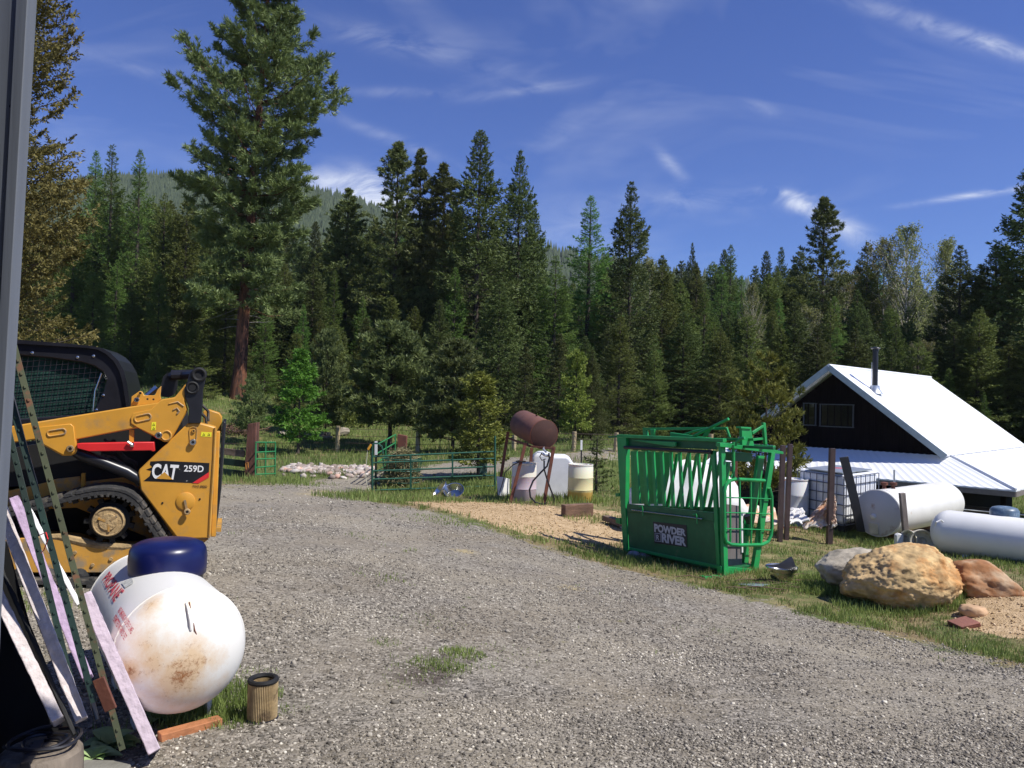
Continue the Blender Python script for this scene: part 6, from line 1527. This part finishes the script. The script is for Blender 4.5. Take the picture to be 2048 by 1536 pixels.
# ================================================================== cabin
def cabin():
    YP = 28.0; k5 = 568/2048
    def pix(x, y): return (1480+x*k5, 680+y*k5)
    D = Vector((.716, -.698, 0)).normalized()      # along the gable wall, towards image right (nearer)
    Nn = Vector((-.698, -.716, 0)).normalized()    # out of the gable wall, towards the camera
    P0 = P(1670, 737, YP)
    def Wl(x, y, off=0): u, v = pix(x, y); return hit(u, v, P0+Nn*off, Nn)
    base = P0.copy(); base.z = gs(P0.x, P0.y)-.3
    e = empty('cabin', base, 'dark wood cabin with white metal roof, gable window and stove pipe at the right', 'cabin')
    RF, ntr, Nr, Lr, Br = newmat('white_metal_roof')
    Br.inputs['Base Color'].default_value = (.86,.87,.88,1); Br.inputs['Roughness'].default_value = .42
    TR = mat('roof_trim', (.38,.44,.46), .45, metal=.3, var=.08)
    def sd(p): return (p-P0).dot(D)
    peak = P0
    re = Wl(1520, 845); le = Wl(70, 640)            # ends of the two rakes on the wall plane
    slope = (peak.z-re.z)/sd(re)
    zfl = base.z-.4
    s_r = sd(re); s_l = sd(le)
    def at(s, z, off=0): return P0+D*s+Nn*off+Vector((0,0,z-P0.z))
    # gable wall
    OV = .55
    mb = MB(); wt = .12
    mb.prism([at(s_l+.15, peak.z-slope*abs(s_l)*1.0-.10), at(0, peak.z-.14), at(s_r-.1, re.z-.08), at(s_r-.1, zfl), at(s_l+.15, zfl)], -Nn*.12)
    s = s_l+.4
    while s < s_r-.3:
        zt = peak.z-slope*abs(s)-.2; zb_ = re.z+.06
        if zt > zb_+.1: mb.box(at(s, (zt+zb_)/2, .010), D*.02, Nn*.014, Vector((0,0,(zt-zb_)/2)))
        s += .24
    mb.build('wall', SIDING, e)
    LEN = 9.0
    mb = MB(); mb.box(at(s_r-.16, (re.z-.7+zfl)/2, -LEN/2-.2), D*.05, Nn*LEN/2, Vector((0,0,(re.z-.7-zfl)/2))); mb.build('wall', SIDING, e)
    # roof planes: the ridge runs back; length from the photo (ridge far end)
    rfar = (1480+1375*k5, 680+290*k5)
    d = ray(*rfar); t_ = None
    # intersect the ridge line with the pixel ray (least squares)
    bd = -Nn; w0 = CAM-P0; a_ = d.dot(d); b_ = d.dot(bd); c_ = 1.0; dd_ = d.dot(w0); ee = bd.dot(w0); den = a_*c_-b_*b_; Lr_ = (a_*ee-b_*dd_)/den
    Lr_ = max(5, min(Lr_, 14))
    def roofplane(name, s0, z0, s1, z1, off0, off1, th=.05, wav=.228, amp=.011):
        a = at(s0, z0, off0); b = at(s1, z1, off0); n_ = int(abs(off1-off0)/wav*6); mb = MB(); vs = []
        nrm = (b-a).cross(-Nn); nrm.normalize()
        if nrm.z < 0: nrm = -nrm
        for i in range(n_+1):
            off = (off1-off0)*i/n_; h = amp if i%6 in (0,1) else (.0 if i%6 != 3 else amp*.4)
            p = a+Nn*off+nrm*h; q = b+Nn*off+nrm*h; vs += [p, q, q-nrm*th, p-nrm*th]
        fs = []
        for i in range(n_):
            for k in range(4): fs.append((i*4+k, i*4+(k+1)%4, i*4+4+(k+1)%4, i*4+4+k))
        fs += [(3,2,1,0), (n_*4,n_*4+1,n_*4+2,n_*4+3)]; mb.add(vs, fs); return mb.build(name, RF, e, smooth=0)
    roofplane('roof', 0, peak.z+.06, s_r, re.z+.06, OV, -Lr_)
    roofplane('roof', 0, peak.z+.06, s_l-.2, peak.z-slope*abs(s_l-.2)+.06, OV, -Lr_)
    mb = MB(); mb.tube([at(0, peak.z+.09, OV+.02), at(0, peak.z+.09, -Lr_)], .05, 8); mb.build('ridge_cap', RF, e)
    for s1 in (s_r, s_l-.2):
        mb = MB(); a = at(0, peak.z+.02, OV+.03); b = at(s1, peak.z-slope*abs(s1)+.02, OV+.03); mb.bar(a, b, .03, .20, Vector((0,0,1))); mb.build('rake_trim', TR, e)
    # windows in the gable
    def window(x0, y0, x1, y1, mull=False):
        q = [Wl(x0,y0,.03), Wl(x1,y0+ (6 if x1-x0 > 150 else 3),.03), Wl(x1,y1+8 if x1-x0 > 150 else y1+4,.03), Wl(x0,y1,.03)]
        s0, s1 = sd(q[0]), sd(q[1]); z0, z1 = (q[2].z+q[3].z)/2, (q[0].z+q[1].z)/2
        FRM = mat('window_frame_aluminium', (.07,.075,.08), .6, metal=.2)
        mb = MB(); t = .035
        mb.box(at((s0+s1)/2, z1, .03), D*((s1-s0)/2+t), Nn*.03, Vector((0,0,t/2))); mb.box(at((s0+s1)/2, z0, .03), D*((s1-s0)/2+t), Nn*.03, Vector((0,0,t/2)))
        mb.box(at(s0, (z0+z1)/2, .03), D*t/2, Nn*.032, Vector((0,0,(z1-z0)/2-t/2))); mb.box(at(s1, (z0+z1)/2, .03), D*t/2, Nn*.032, Vector((0,0,(z1-z0)/2-t/2)))
        w = mb.build('window', FRM, e)
        mb = MB(); mb.box(at((s0+s1)/2, (z0+z1)/2, .01), D*((s1-s0)/2), Nn*.006, Vector((0,0,(z1-z0)/2))); mb.build('pane', GLASSD, w)
    GLASSD = mat('window_glass_dark', (.008,.010,.008), .05, var=.1, spec=.6)
    window(462, 455, 548, 612); window(580, 462, 818, 622)
    # lean-to roof in front of the gable wall, hipped at the right corner
    i0 = Wl(100, 742); i1 = Wl(1500, 842)                       # line where it meets the wall
    zt = (i1.z); 
    cor = P(1480+1990*k5, 680+1085*k5, 22.3)                    # eave corner
    off_e = (cor-P0).dot(Nn); s_c = (cor-P0).dot(D); ze = cor.z
    s_left = s_l-.8
    nseg = 110; vs = []; 
    drop = Vector((0,0,-.05))
    for i in range(nseg+1):
        f = i/nseg; st = s_left+(s_r-s_left)*f; sb = s_left+(s_c-s_left)*f; h = .014 if i%3 == 0 else 0
        p = at(st, zt+.03+h, .0); q = at(sb, ze+h, off_e); vs += [p, q, q+drop, p+drop]
    fs = []
    for i in range(nseg):
        for k in range(4): fs.append((i*4+k, i*4+(k+1)%4, i*4+4+(k+1)%4, i*4+4+k))
    mb = MB(); mb.add(vs, fs+[(3,2,1,0),(nseg*4,nseg*4+1,nseg*4+2,nseg*4+3)]); mb.build('porch_roof', RF, e, smooth=0)
    # right hand slope carried on below the main roof (flatter), towards the back
    rt_ = at(s_r, re.z+.02, 0)
    n2 = 60; vs = []
    for i in range(n2+1):
        f = i/n2; off_t = 0-(Lr_)*f; off_b = off_e+(-Lr_-off_e)*f; h = .014 if i%3 == 0 else 0
        p = at(s_r, re.z+.03+h, off_t); q = at(s_c, ze+h, off_b); vs += [p, q, q+drop, p+drop]
    fs = []
    for i in range(n2):
        for k in range(4): fs.append((i*4+k, i*4+(k+1)%4, i*4+4+(k+1)%4, i*4+4+k))
    mb = MB(); mb.add(vs, fs+[(3,2,1,0),(n2*4,n2*4+1,n2*4+2,n2*4+3)]); mb.build('porch_roof', RF, e, smooth=0)
    mb = MB(); mb.tube([at(s_r, re.z+.06, 0), at(s_c, ze+.03, off_e)], .035, 6); mb.build('hip_cap', RF, e)
    FAS = mat('fascia', (.20,.17,.15), .7, var=.15)
    mb = MB(); mb.bar(at(s_left, ze-.12, off_e-.02), at(s_c-.02, ze-.12, off_e-.02), .04, .16); mb.build('fascia', FAS, e)
    mb = MB(); mb.bar(at(s_c-.02, ze-.12, off_e-.06), at(s_c-.02, ze-.12, -Lr_), .04, .16); mb.build('fascia', FAS, e)
    # posts and log walls under the porch
    for s in (s_left+.3, s_left+2.4, s_left+4.6, s_left+6.8, s_c-.35):
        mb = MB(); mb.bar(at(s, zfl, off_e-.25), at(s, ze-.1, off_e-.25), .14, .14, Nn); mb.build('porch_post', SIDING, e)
    mb = MB()
    for k in range(7): mb.box(at((s_left+s_c)/2, zfl+.15+k*.27, off_e-.55), D*((s_c-s_left)/2-.5), Nn*.10, Vector((0,0,.12)))
    mb.build('log_wall', mat('dark_log', (.035,.022,.016), .8, var=.4, stretch=(.3,.3,3)), e)
    # stove pipe
    bs = Wl(965, 390, 0)
    # point on right slope whose pixel is (965,385)
    u, v = pix(972, 372); nrm = (D*1+Vector((0,0,-slope))).cross(Nn); nrm.normalize()
    bp = hit(u, v, P0+Vector((0,0,.06)), nrm); tz = P(1480+975*k5, 680+58*k5, bp.y).z
    mb = MB(); mb.lathe(bp+Vector((0,0,-.08)), (0,0,1), [(0,.30),(.03,.26),(.16,.17),(.30,.15)], 20); fl = mb.build('pipe_flashing', STEELG, e)
    mb = MB(); mb.lathe(bp, (0,0,1), [(0,.095),(tz-bp.z-.12,.095),(tz-bp.z-.12,.11),(tz-bp.z-.05,.11)], 20); sp = mb.build('stove_pipe', BLK, e)
    mb = MB(); mb.lathe(Vector((bp.x,bp.y,tz-.05)), (0,0,1), [(0,.10),(.03,.15),(.045,.17),(.07,.15),(.09,.05)], 20); mb.build('pipe_cap', BLK, sp)
    mb = MB(); mb.bar(bp+Vector((-.14,0,.1)), Vector((bp.x-.12,bp.y,bp.z+1.05)), .03, .01); mb.build('pipe_stay', STEELG, e)
cabin()

# ================================================================== yard things on the right
k5 = 568/2048
def R5(x, y, Y): return P(1480+x*k5, 680+y*k5, Y)
def upright(name, lab, xt, yt, xb, yb, Y, w, m, grp=None):
    a = R5(xb, yb, Y); a.z = min(a.z, gs(a.x, a.y))-.02; b = R5(xt, yt, Y); mb = MB(); mb.bar(a, b, w, w, Vector((0,-1,0))); o = mb.build(name, m, None, bevel=.004, origin=a); return tag(o, lab, 'post', grp)
G3 = 'rusty steel posts between chute and tote'
upright('steel_post','left one of the paired brown steel posts next to the chute',310,760,288,1360,14.6,.085,FRAMEB,G3)
upright('steel_post','right one of the paired brown steel posts next to the chute',362,750,335,1340,14.9,.08,FRAMEB,G3)
upright('steel_post','single tall brown steel post in front of the caged tote',665,782,645,1355,14.9,.10,FRAMEB,G3)
mb = MB(); mb.prism([R5(720,848,15.6), R5(782,840,15.6), R5(858,1145,15.6), R5(905,1385,15.6), R5(845,1380,15.6), R5(790,1130,15.6)], (0,.03,0)); tag(mb.build('black_board', BLK, None, bevel=.004, origin=R5(860,1380,15.6)), 'black board leaning between the caged tote and the big white tank', 'board')
def tote():
    a = R5(425, 1290, 16.6); g = gs(a.x, a.y); sc = 1.0
    e = empty('caged_tote', Vector((a.x+.5, 17.0, g)), 'square white liquid tote in a wire cage on a pallet', 'tote')
    # front face spans x 425..1000 in the crop but corner at 760
    A = R5(418, 1270, 17.3); Bc = R5(752, 1300, 16.0); C = R5(985, 1280, 17.2)
    zt = R5(600, 955, 16.6).z; zb = g+.14
    dx = Vector((Bc.x-A.x, Bc.y-A.y, 0)); dy = Vector((C.x-Bc.x, C.y-Bc.y, 0))
    A = Vector((A.x, A.y, zb)); mb = MB(); mb.prism([A, A+dx, A+dx+dy, A+dy], Vector((0,0,zt-zb))); mb.build('bottle', POLY, e, bevel=.09, seg=4)
    CG = mat('cage_steel', (.16,.17,.20), .5, metal=.5)
    nx_ = dx.normalized(); ny_ = dy.normalized(); o1 = -ny_*.025; Az = A.copy()
    def cagebar(p, q): mb = MB(); mb.tube([p, q], .011, 5); mb.build('cage_bar', CG, e)
    hs = [0,.2,.4,.6,.8,.97]
    for h in hs:
        z = Vector((0,0,(zt-zb)*h)); cagebar(A+o1+z-nx_*.02, A+dx+o1+z+nx_*.02); cagebar(A+dx+nx_*.025+z, A+dx+dy+nx_*.025+z)
    for k in range(8):
        p = A+o1*1.8+dx*(k/7); cagebar(p, p+Vector((0,0,(zt-zb)*.97)))
        p = A+dx+nx_*.045+dy*(k/7); cagebar(p, p+Vector((0,0,(zt-zb)*.97)))
    mb = MB()
    c = A+(dx+dy)/2+Vector((0,0,zt-zb)); mb.lathe(c, (0,0,1), [(0,.10),(.05,.10),(.055,.08)], 18); mb.build('red_cap', REDP, e)
    mb = MB(); mb.prism([A-Vector((0,0,.14)), A+dx-Vector((0,0,.14)), A+dx+dy-Vector((0,0,.14)), A+dy-Vector((0,0,.14))], (0,0,.12)); mb.build('pallet', BLKM, e)
    mb = MB(); q = A+dx*.15+Vector((0,0,zt-zb+.03)); mb.prism([q, q+dx*.8, q+dx*.8+dy*.9, q+dy*.9], (0,0,.02)); mb.build('top_plate', STEELG, e)
tote()
def yardtank():
    A = R5(995, 1245, 15.6); r = .64*.95; A = R5(993, 1248, 15.5); rad = 163*k5*15.5/FPX
    Bq = R5(1460, 1215, 17.6); ax = Vector((A.x-Bq.x, A.y-Bq.y, 0)).normalized(); zc = A.z; Bq.z = zc; L_ = (A-Bq).length
    r = (R5(993,1082,15.5).z-R5(993,1412,15.5).z)/2
    e = empty('storage_tank', Vector(((A.x+Bq.x)/2, (A.y+Bq.y)/2, zc-r-.05)), 'large worn white steel tank lying on its side with flat end and manhole cover', 'storage tank')
    EN = mat('tank_end_paint', (.62,.60,.58), .5, var=.06, vscale=2, col2=(.28,.12,.05), c2scale=2.2, c2lo=.60, c2hi=.74)
    mb = MB(); mb.lathe(Bq, ax, [(-.2,0),(-.18,r*.7),(-.08,r*.95),(0,r),(L_,r),(L_+.01,r*.995)], 56); sh = mb.build('tank_shell', TANKW, e, smooth=50)
    mb = MB(); mb.lathe(A, ax, [(.005,r*.985),(.02,r*.985),(.024,r*.97),(.05,.0)], 56); en = mb.build('end_plate', EN, sh, smooth=50)
    mb = MB(); mb.tube(ring_path(A+ax*.004, ax, r, 50), .018, 6, closed=True); mb.tube(ring_path(A-ax*.18, ax, r, 50), .008, 6, closed=True); mb.build('rim', TANKW, sh)
    def En(x, y, off=.03): u, v = 1480+x*k5, 680+y*k5; return hit(u, v, A+ax*off, ax)
    mb = MB(); mb.lathe(En(965,1272), ax, [(0,.06),(.03,.055),(.05,.04),(.06,.0)], 16); mb.build('drain_plug', TANKW, en)
    mb = MB(); mb.prism([En(932,1312), En(1003,1322), En(1003,1402), En(936,1395)], ax*.02); mb.build('patch_plate', STEELG, en, bevel=.006)
    for x in (1040, 1105):
        p = R5(x, 1075, 15.9); p.z = zc+r-.02; mb = MB(); mb.lathe(p, (0,0,1), [(0,.04),(.08,.035),(.09,.07),(.14,.075),(.15,.03)], 14); mb.build('filler_neck', RUST, e)
    p = R5(1112, 1060, 15.9); p.z = zc+r+.08; mb = MB(); mb.tube([p, P(1480+1112*k5, 680+937*k5, p.y)], .018, 6); mb.build('vent_pipe', STEELG, e)
    for s in (.2,.8):
        c = A.lerp(Bq, s); mb = MB(); mb.box(Vector((c.x,c.y,zc-r)), ax*.08, ax.cross(Vector((0,0,1)))*.45, Vector((0,0,.10))); mb.build('cradle', TIMB, e)
    return e
yardtank()
m_ = mat('grey_split_wood', (.24,.20,.17), .9, var=.3, stretch=(1,1,.2), bump=.4)
a = R5(1205,1480,14.9); a.z = gs(a.x,a.y); mb = MB(); mb.bar(a, R5(1168,1103,14.9), .10, .09, Vector((0,-1,0))); tag(mb.build('wooden_post', m_, None, bevel=.006, origin=a), 'leaning grey wooden post in front of the big white storage tank', 'post')
mb = MB(); mb.prism([R5(1150,1105,15.0), R5(1190,1105,15.0), R5(1215,1370,15.0), R5(1160,1340,15.0)], (0,.02,0)); 
a = R5(1152,1488,14.4); mb = MB(); mb.prism([R5(1130,1410,14.4), R5(1150,1398,14.4), R5(1180,1405,14.4), R5(1178,1490,14.4), R5(1130,1486,14.4)], (.02,.14,0)); tag(mb.build('white_can', WHITE, None, bevel=.008, origin=a), 'small white square can standing at the foot of the leaning grey post', 'can')
def rim(cx, cy, Y, r, axd, lab):
    c = R5(cx, cy, Y); c.z = gs(c.x, c.y)+r*.92; ax = Vector(axd).normalized(); mb = MB()
    mb.lathe(c, ax, [(-.12,r*.88),(-.13,r),(-.10,r),(-.06,r*.84),(.04,r*.84),(.09,r),(.11,r),(.10,r*.88),(.02,r*.80),(.0,r*.35),(.02,r*.30),(-.02,r*.28),(-.02,r*.78)], 36)
    o = mb.build('wheel_rim', mat('rim_cream', (.62,.58,.46), .5, var=.15, col2=(.25,.13,.07), c2scale=8), None, origin=(c.x,c.y,c.z-r)); tag(o, lab, 'wheel rim', 'steel wheel rims by the tanks')
rim(1315, 1430, 14.2, .21, (-.35,-.9,.1), 'cream steel wheel rim leaning against the smooth white propane tank')
rim(1240, 1440, 14.35, .20, (-.9,-.35,.1), 'white steel wheel rim standing edge on between the grey post and the cream rim')
def bigprop():
    Bq = P(2080, 1078, 12.9); A = P(1893, 1066, 13.9); r = (P(1950,1028,13.5).z-P(1950,1117,13.5).z)/2; A.z = Bq.z = gs(1.8*0+A.x, A.y)+r+.05
    A.z = Bq.z = P(1950, 1072, 13.5).z
    ax = (Bq-A).normalized(); c = (A+Bq)/2+ax*.2; L_ = (Bq-A).length+.4
    e = empty('propane_tank', Vector((c.x, c.y, c.z-r-.04)), 'smooth clean white propane tank with faded blue grey dome, at the right edge', 'propane tank')
    mb = MB(); mb.lathe(c, ax, hull_tank_profile(L_-.1, r, .30), 48); sh = mb.build('shell', WHITE, e, smooth=60)
    for s in (-1,1):
        mb = MB(); q = c+ax*s*L_*.3; mb.box(Vector((q.x,q.y,c.z-r)), ax*.05, ax.cross(Vector((0,0,1)))*.2, Vector((0,0,.07))); mb.build('leg', WHITE, e)
    d = P(2009, 1030, 13.45); d.z = c.z+r-.06; mb = MB(); mb.lathe(d, (0,0,1), [(0,.215),(.06,.225),(.14,.222),(.185,.19),(.205,.12),(.21,0)], 32); mb.build('dome_lid', mat('dome_blue_grey', (.11,.17,.24), .4, var=.25, vscale=8, col2=(.3,.36,.42), c2scale=12), e, smooth=60)
    l = A+Vector((.06,-.12,r*.62)); mb = MB(); mb.tube([P(1870,1052,13.55), P(1873,1044,13.5), P(1882,1040,13.5), P(1886,1044,13.55)], .014, 6); mb.build('lifting_lug', WHITE, e)
bigprop()
barrel(1588, 1046, 957, 17.0, 'white plastic barrel half hidden behind the paired brown posts', [(0,(.70,.69,.64)),(.5,(.72,.71,.68)),(1,(.76,.75,.72))])
# cloths: crumpled tarps
def cloth(name, lab, pts, m, seed, thick=.02, amp=.05):
    r = random.Random(seed); bm = bmesh.new(); n = 22; nodes = [Vector(p) for p in pts]
    # pts: 4 corners (tl, tr, br, bl)
    V = []
    for j in range(n+1):
        for i in range(n+1):
            s, t = i/n, j/n; p = (nodes[0]*(1-s)+nodes[1]*s)*(1-t)+(nodes[3]*(1-s)+nodes[2]*s)*t
            w = amp*(math.sin(s*17+seed+2*t)+.6*math.sin(t*9+s*23+seed)+.5*r.uniform(-1,1))
            V.append(p+Vector((w*.25, -abs(w)-.02, w*.35)))
    fs = [(j*(n+1)+i, j*(n+1)+i+1, (j+1)*(n+1)+i+1, (j+1)*(n+1)+i) for j in range(n) for i in range(n)]
    bm.free(); mb = MB(); mb.add(V, fs); o = mb.build(name, m, None, smooth=80, origin=nodes[3]); so = o.modifiers.new('t','SOLIDIFY'); so.thickness = thick
    return tag(o, lab, 'tarp')
CL = mat('white_tarp', (.75,.73,.70), .7, var=.06); CO_ = mat('orange_cloth', (.62,.38,.24), .8, var=.15, vscale=8, col2=(.72,.66,.58), c2scale=5, c2lo=.45, c2hi=.6)
def spread(x0, y0, x1, y1, Y0, Y1): return [R5(x0,y0,Y1), R5(x1,y0,Y1), R5(x1,y1,Y0), R5(x0,y1,Y0)]
cloth('tarp', 'crumpled white tarp on the ground between the paired posts and the tote', [R5(345,1215,15.6), R5(425,1220,15.7), R5(480,1310,15.0), R5(310,1320,15.0)], CL, 3, amp=.07)
cloth('tarp', 'faded orange and beige cloth draped against the single tall brown post', [R5(625,1130,15.2), R5(650,1125,15.2), R5(660,1345,14.95), R5(420,1350,15.0)], CO_, 5, amp=.06)
cloth('tarp', 'pale orange strip of cloth hanging right of the single tall brown post', [R5(660,1120,15.0), R5(678,1130,15.0), R5(682,1340,14.9), R5(655,1345,14.9)], CO_, 9, amp=.03)
cloth('tarp', 'white sheeting with orange stains lying behind the chute gate', [R5(-60,1170,15.9), R5(250,1205,15.9), R5(270,1310,15.3), R5(-60,1320,15.3)], CO_, 12, amp=.06)
# white heap seen through the chute
def heap():
    c = P(1385, 1010, 14.3); g = gs(c.x, c.y); H_ = P(1385, 925, 14.3).z-g; V = []; n = 40; m = 14; rr = random.Random(8)
    for j in range(m+1):
        t = j/m
        for i in range(n):
            a = 2*math.pi*i/n; q = (1.18*(1-t**2.2)**.5)*(1+.06*math.sin(a*5+j*.7)+.04*math.sin(a*11)+rr.uniform(-.015,.015)); V.append(Vector((c.x+math.cos(a)*q, c.y+.5+math.sin(a)*q*.55, g+H_*t*(1+.02*math.sin(a*7)))))
    fs = [(j*n+i, j*n+(i+1)%n, (j+1)*n+(i+1)%n, (j+1)*n+i) for j in range(m) for i in range(n)]; mb = MB(); mb.add(V, fs+[tuple(m*n+i for i in range(n))]); o = mb.build('covered_pile', CL, None, smooth=70, origin=(c.x,c.y+.5,g)); tag(o, 'rounded pile under white sheeting seen through the bars of the chute', 'pile')
heap()
upright('steel_post','dark red steel post seen through the front of the chute',-30,815,-45,1330,15.4,.07,RUSTP)
mb = MB(); mb.bar(onground(1560,1058)+Vector((0,0,.03)), onground(1700,1062)+Vector((0,0,.03)), .06, .04); tag(mb.build('steel_bar', RUST, None, origin=onground(1560,1058)), 'rusty steel bar lying along the ground beneath the tarps', 'bar')
mb = MB(); mb.tube([R5(1545,1215,17.6), R5(1800,1240,16.5), R5(2050,1262,15.5)], .012, 5); tag(mb.build('clothesline', STEELG, None, origin=R5(1545,1215,17.6)), 'thin cable running from the big white tank towards the blue grey dome', 'cable')

# ================================================================== rocks
def rockmesh(c, rx, ry, rz, rot, seed, rough, sub=5, fine=1.0, pl=()):
    bm = bmesh.new(); bmesh.ops.create_icosphere(bm, subdivisions=sub, radius=1)
    from mathutils import noise as nz
    off = Vector((seed*3.1, seed*1.7, seed)); 
    for v in bm.verts:
        n = v.co.normalized(); f = 1.0
        for d, k in pl:
            dd = n.dot(Vector(d).normalized())
            if dd > k: f = min(f, k/dd)
        f += rough*(.9*nz.noise(n*1.3+off)+.45*nz.noise(n*3+off)+.25*nz.noise(n*7+off)+fine*(.16*nz.noise(n*16+off)+.14*abs(nz.noise(n*24+off))+.10*nz.noise(n*40+off)))
        p = n*f; v.co = Vector((p.x*rx, p.y*ry, p.z*rz))
    bmesh.ops.rotate(bm, verts=bm.verts, cent=(0,0,0), matrix=Matrix.Rotation(rot[2],3,'Z')@Matrix.Rotation(rot[1],3,'Y')@Matrix.Rotation(rot[0],3,'X'))
    me = bpy.data.meshes.new('rock'); bm.to_mesh(me); bm.free(); me.shade_smooth(); return me
def rock(c, r3, rot, seed, rough, m, lab, name='boulder', cat='boulder', sub=5, pl=(), grp=None):
    me = rockmesh(c, *r3, rot, seed, rough, sub, 1.25 if m is BR1 else 1.0, pl); me.materials.append(m); o = link(name, me, None, c); return tag(o, lab, cat, grp)
BR1 = mat('boulder_tan', (.55,.38,.18), .95, var=.32, vscale=7, col2=(.46,.22,.07), c2scale=2.6, c2lo=.48, c2hi=.64, bump=1.0, bscale=10)
BR2 = mat('boulder_orange', (.36,.16,.06), .9, var=.25, vscale=4, col2=(.40,.28,.17), c2scale=2.2, c2lo=.45, c2hi=.6, bump=.6, bscale=12)
BR3 = mat('boulder_grey', (.40,.35,.27), .95, var=.3, vscale=5, bump=.8, bscale=14)
Yb = 9.25
def rk(x0, x1, y0, y1, Y):
    c = P((x0+x1)/2, (y0+y1)/2, Y); return c, (x1-x0)/2*Y/FPX, (y1-y0)/2*Y/FPX
c, rx, rz = rk(1690,1918,1092,1226,9.5); rock(c, (rx*1.0,.50,rz*1.0), (0,R_(-4),0), 4, .16, BR1, 'big rough tan boulder, largest of the rocks at the right', sub=6, pl=(((-1,-.3,.9),.86),((1,0,-.8),.86),((-.9,-.3,-.9),.85)))
c, rx, rz = rk(1895,2032,1128,1210,9.7); rock(c, (rx*1.05,.42,rz*1.12), (0,R_(12),0), 9, .17, BR2, 'smooth rust orange boulder right of the big tan one', pl=(((-.3,-1,.5),.75),((.9,-.4,.9),.8)))
c, rx, rz = rk(1645,1770,1106,1165,10.2); rock(c, (rx*1.05,.4,rz*1.25), (0,R_(-8),0), 13, .16, BR3, 'low grey boulder partly hidden behind the big tan one', pl=(((-.3,-.3,1),.8),))
LAV = mat('rock_lilac', (.34,.29,.29), .9, var=.2, bump=.5)
c = onground(1275,1113); rock(c+Vector((-.06,0,.03)), (.13,.1,.07), (0,0,.3), 5, .2, LAV, 'left one of two lilac grey stones at the chute foot', 'stone', 'stone', 3); rock(c+Vector((.13,-.02,.04)), (.12,.1,.075), (.2,0,1.3), 6, .2, LAV, 'right one of two lilac grey stones at the chute foot', 'stone', 'stone', 3)
OR = mat('stone_orange', (.50,.32,.18), .9, var=.2); BK = mat('brick_red', (.25,.10,.07), .85, var=.15, bump=.3)
c = onground(1946,1243); rock(c+Vector((0,0,.04)), (.17,.13,.085), (0,.1,.4), 7, .15, OR, 'small peach coloured stone on the sand below the orange boulder', 'stone', 'stone', 4, pl=(((0,0,1),.6),))
c = onground(1928,1258); mb = MB(); mb.box(c+Vector((0,0,.03)), Vector((.12,.03,.02)), Vector((-.03,.09,.01)), Vector((-.02,-.02,.03))); tag(mb.build('brick_piece', BK, None, bevel=.01, origin=c), 'broken red brick lying by the small peach stone', 'brick')
r = random.Random(12)
for i, (u, v, s, lab) in enumerate(((940,1108,.05,'tan flat stone on the gravel at centre'),)): pass
# bowl-like wheel rim with black insert by the chute
c = onground(1563,1166)
e = empty('wheel_rim', c, 'silver wheel rim lying flat with a black plastic scrap inside, right of the chute', 'wheel rim')
mb = MB(); mb.lathe(c, (0,0,1), [(0,.085),(.035,.06),(.06,.14),(.08,.155),(.15,.16),(.16,.185),(.20,.20),(.205,.215),(.222,.215),(.21,.195),(.17,.15),(.10,.12),(.09,0)], 40); mb.build('dish', CHROME, e)
def S2(x, y, Y): return P(1180+x*440/1779, 810+y*440/1779, Y)
Yr = c.y
mb = MB(); mb.prism([S2(1415,1302,Yr-.12), S2(1530,1290,Yr-.05), S2(1620,1232,Yr), S2(1635,1228,Yr), S2(1680,1345,Yr+.05), S2(1560,1325,Yr-.1)], (0,.02,.004)); o = mb.build('plastic_scrap', BLK, e)
c = onground(1510,1172); mb = MB(); mb.prism([S2(1195,1425,c.y-.05), S2(1300,1432,c.y+.1), S2(1458,1470,c.y+.02), S2(1370,1502,c.y-.15), S2(1290,1475,c.y-.12)], (0,0,.006))
mb.v = [(x, y, gs(x, y)+.03+(.006 if k >= 5 else 0)) for k, (x, y, z) in enumerate(mb.v)]; tag(mb.build('metal_scrap', mat('pale_metal',(.34,.42,.46),.35,metal=.5), None, origin=c), 'flat bluish piece of sheet metal lying on the grass by the gravel', 'sheet metal')
# dead branches on the verge
mb = MB(); rr = random.Random(2)
for k in range(16):
    g = onground(1340+rr.uniform(0,230), 1160+rr.uniform(-8,22)); a = rr.uniform(-.5,.5); L_ = rr.uniform(.25,.8); q = g+Vector((math.cos(a)*L_, math.sin(a)*L_, 0)); q.z = gs(q.x,q.y)+.03; mb.tube([g+Vector((0,0,.015)), (g+q)/2+Vector((0,0,.04)), q], .006, 5)
tag(mb.build('dead_twigs', mat('twig_brown',(.16,.10,.07),.9), None, origin=onground(1400,1165)), 'scattered dead twigs on the verge in front of the chute', 'twigs', None, 'stuff')

# ================================================================== air
def haze():
    m = bpy.data.materials.new('haze_air'); m.use_nodes = True; nt = m.node_tree; nt.nodes.clear()
    o = nt.nodes.new('ShaderNodeOutputMaterial'); v = nt.nodes.new('ShaderNodeVolumePrincipled'); v.inputs['Color'].default_value = (.80,.88,1,1); v.inputs['Density'].default_value = .00010
    nt.links.new(v.outputs[0], o.inputs['Volume'])
    mb = MB(); mb.aabb((-1450,-60,-30), (1500,1000,330)); ob = mb.build('haze', m, None, smooth=0); tag(ob, kind='stuff', label='thin blue air between the camera and the far hill', cat='haze')
HAZE = True
if HAZE: haze()
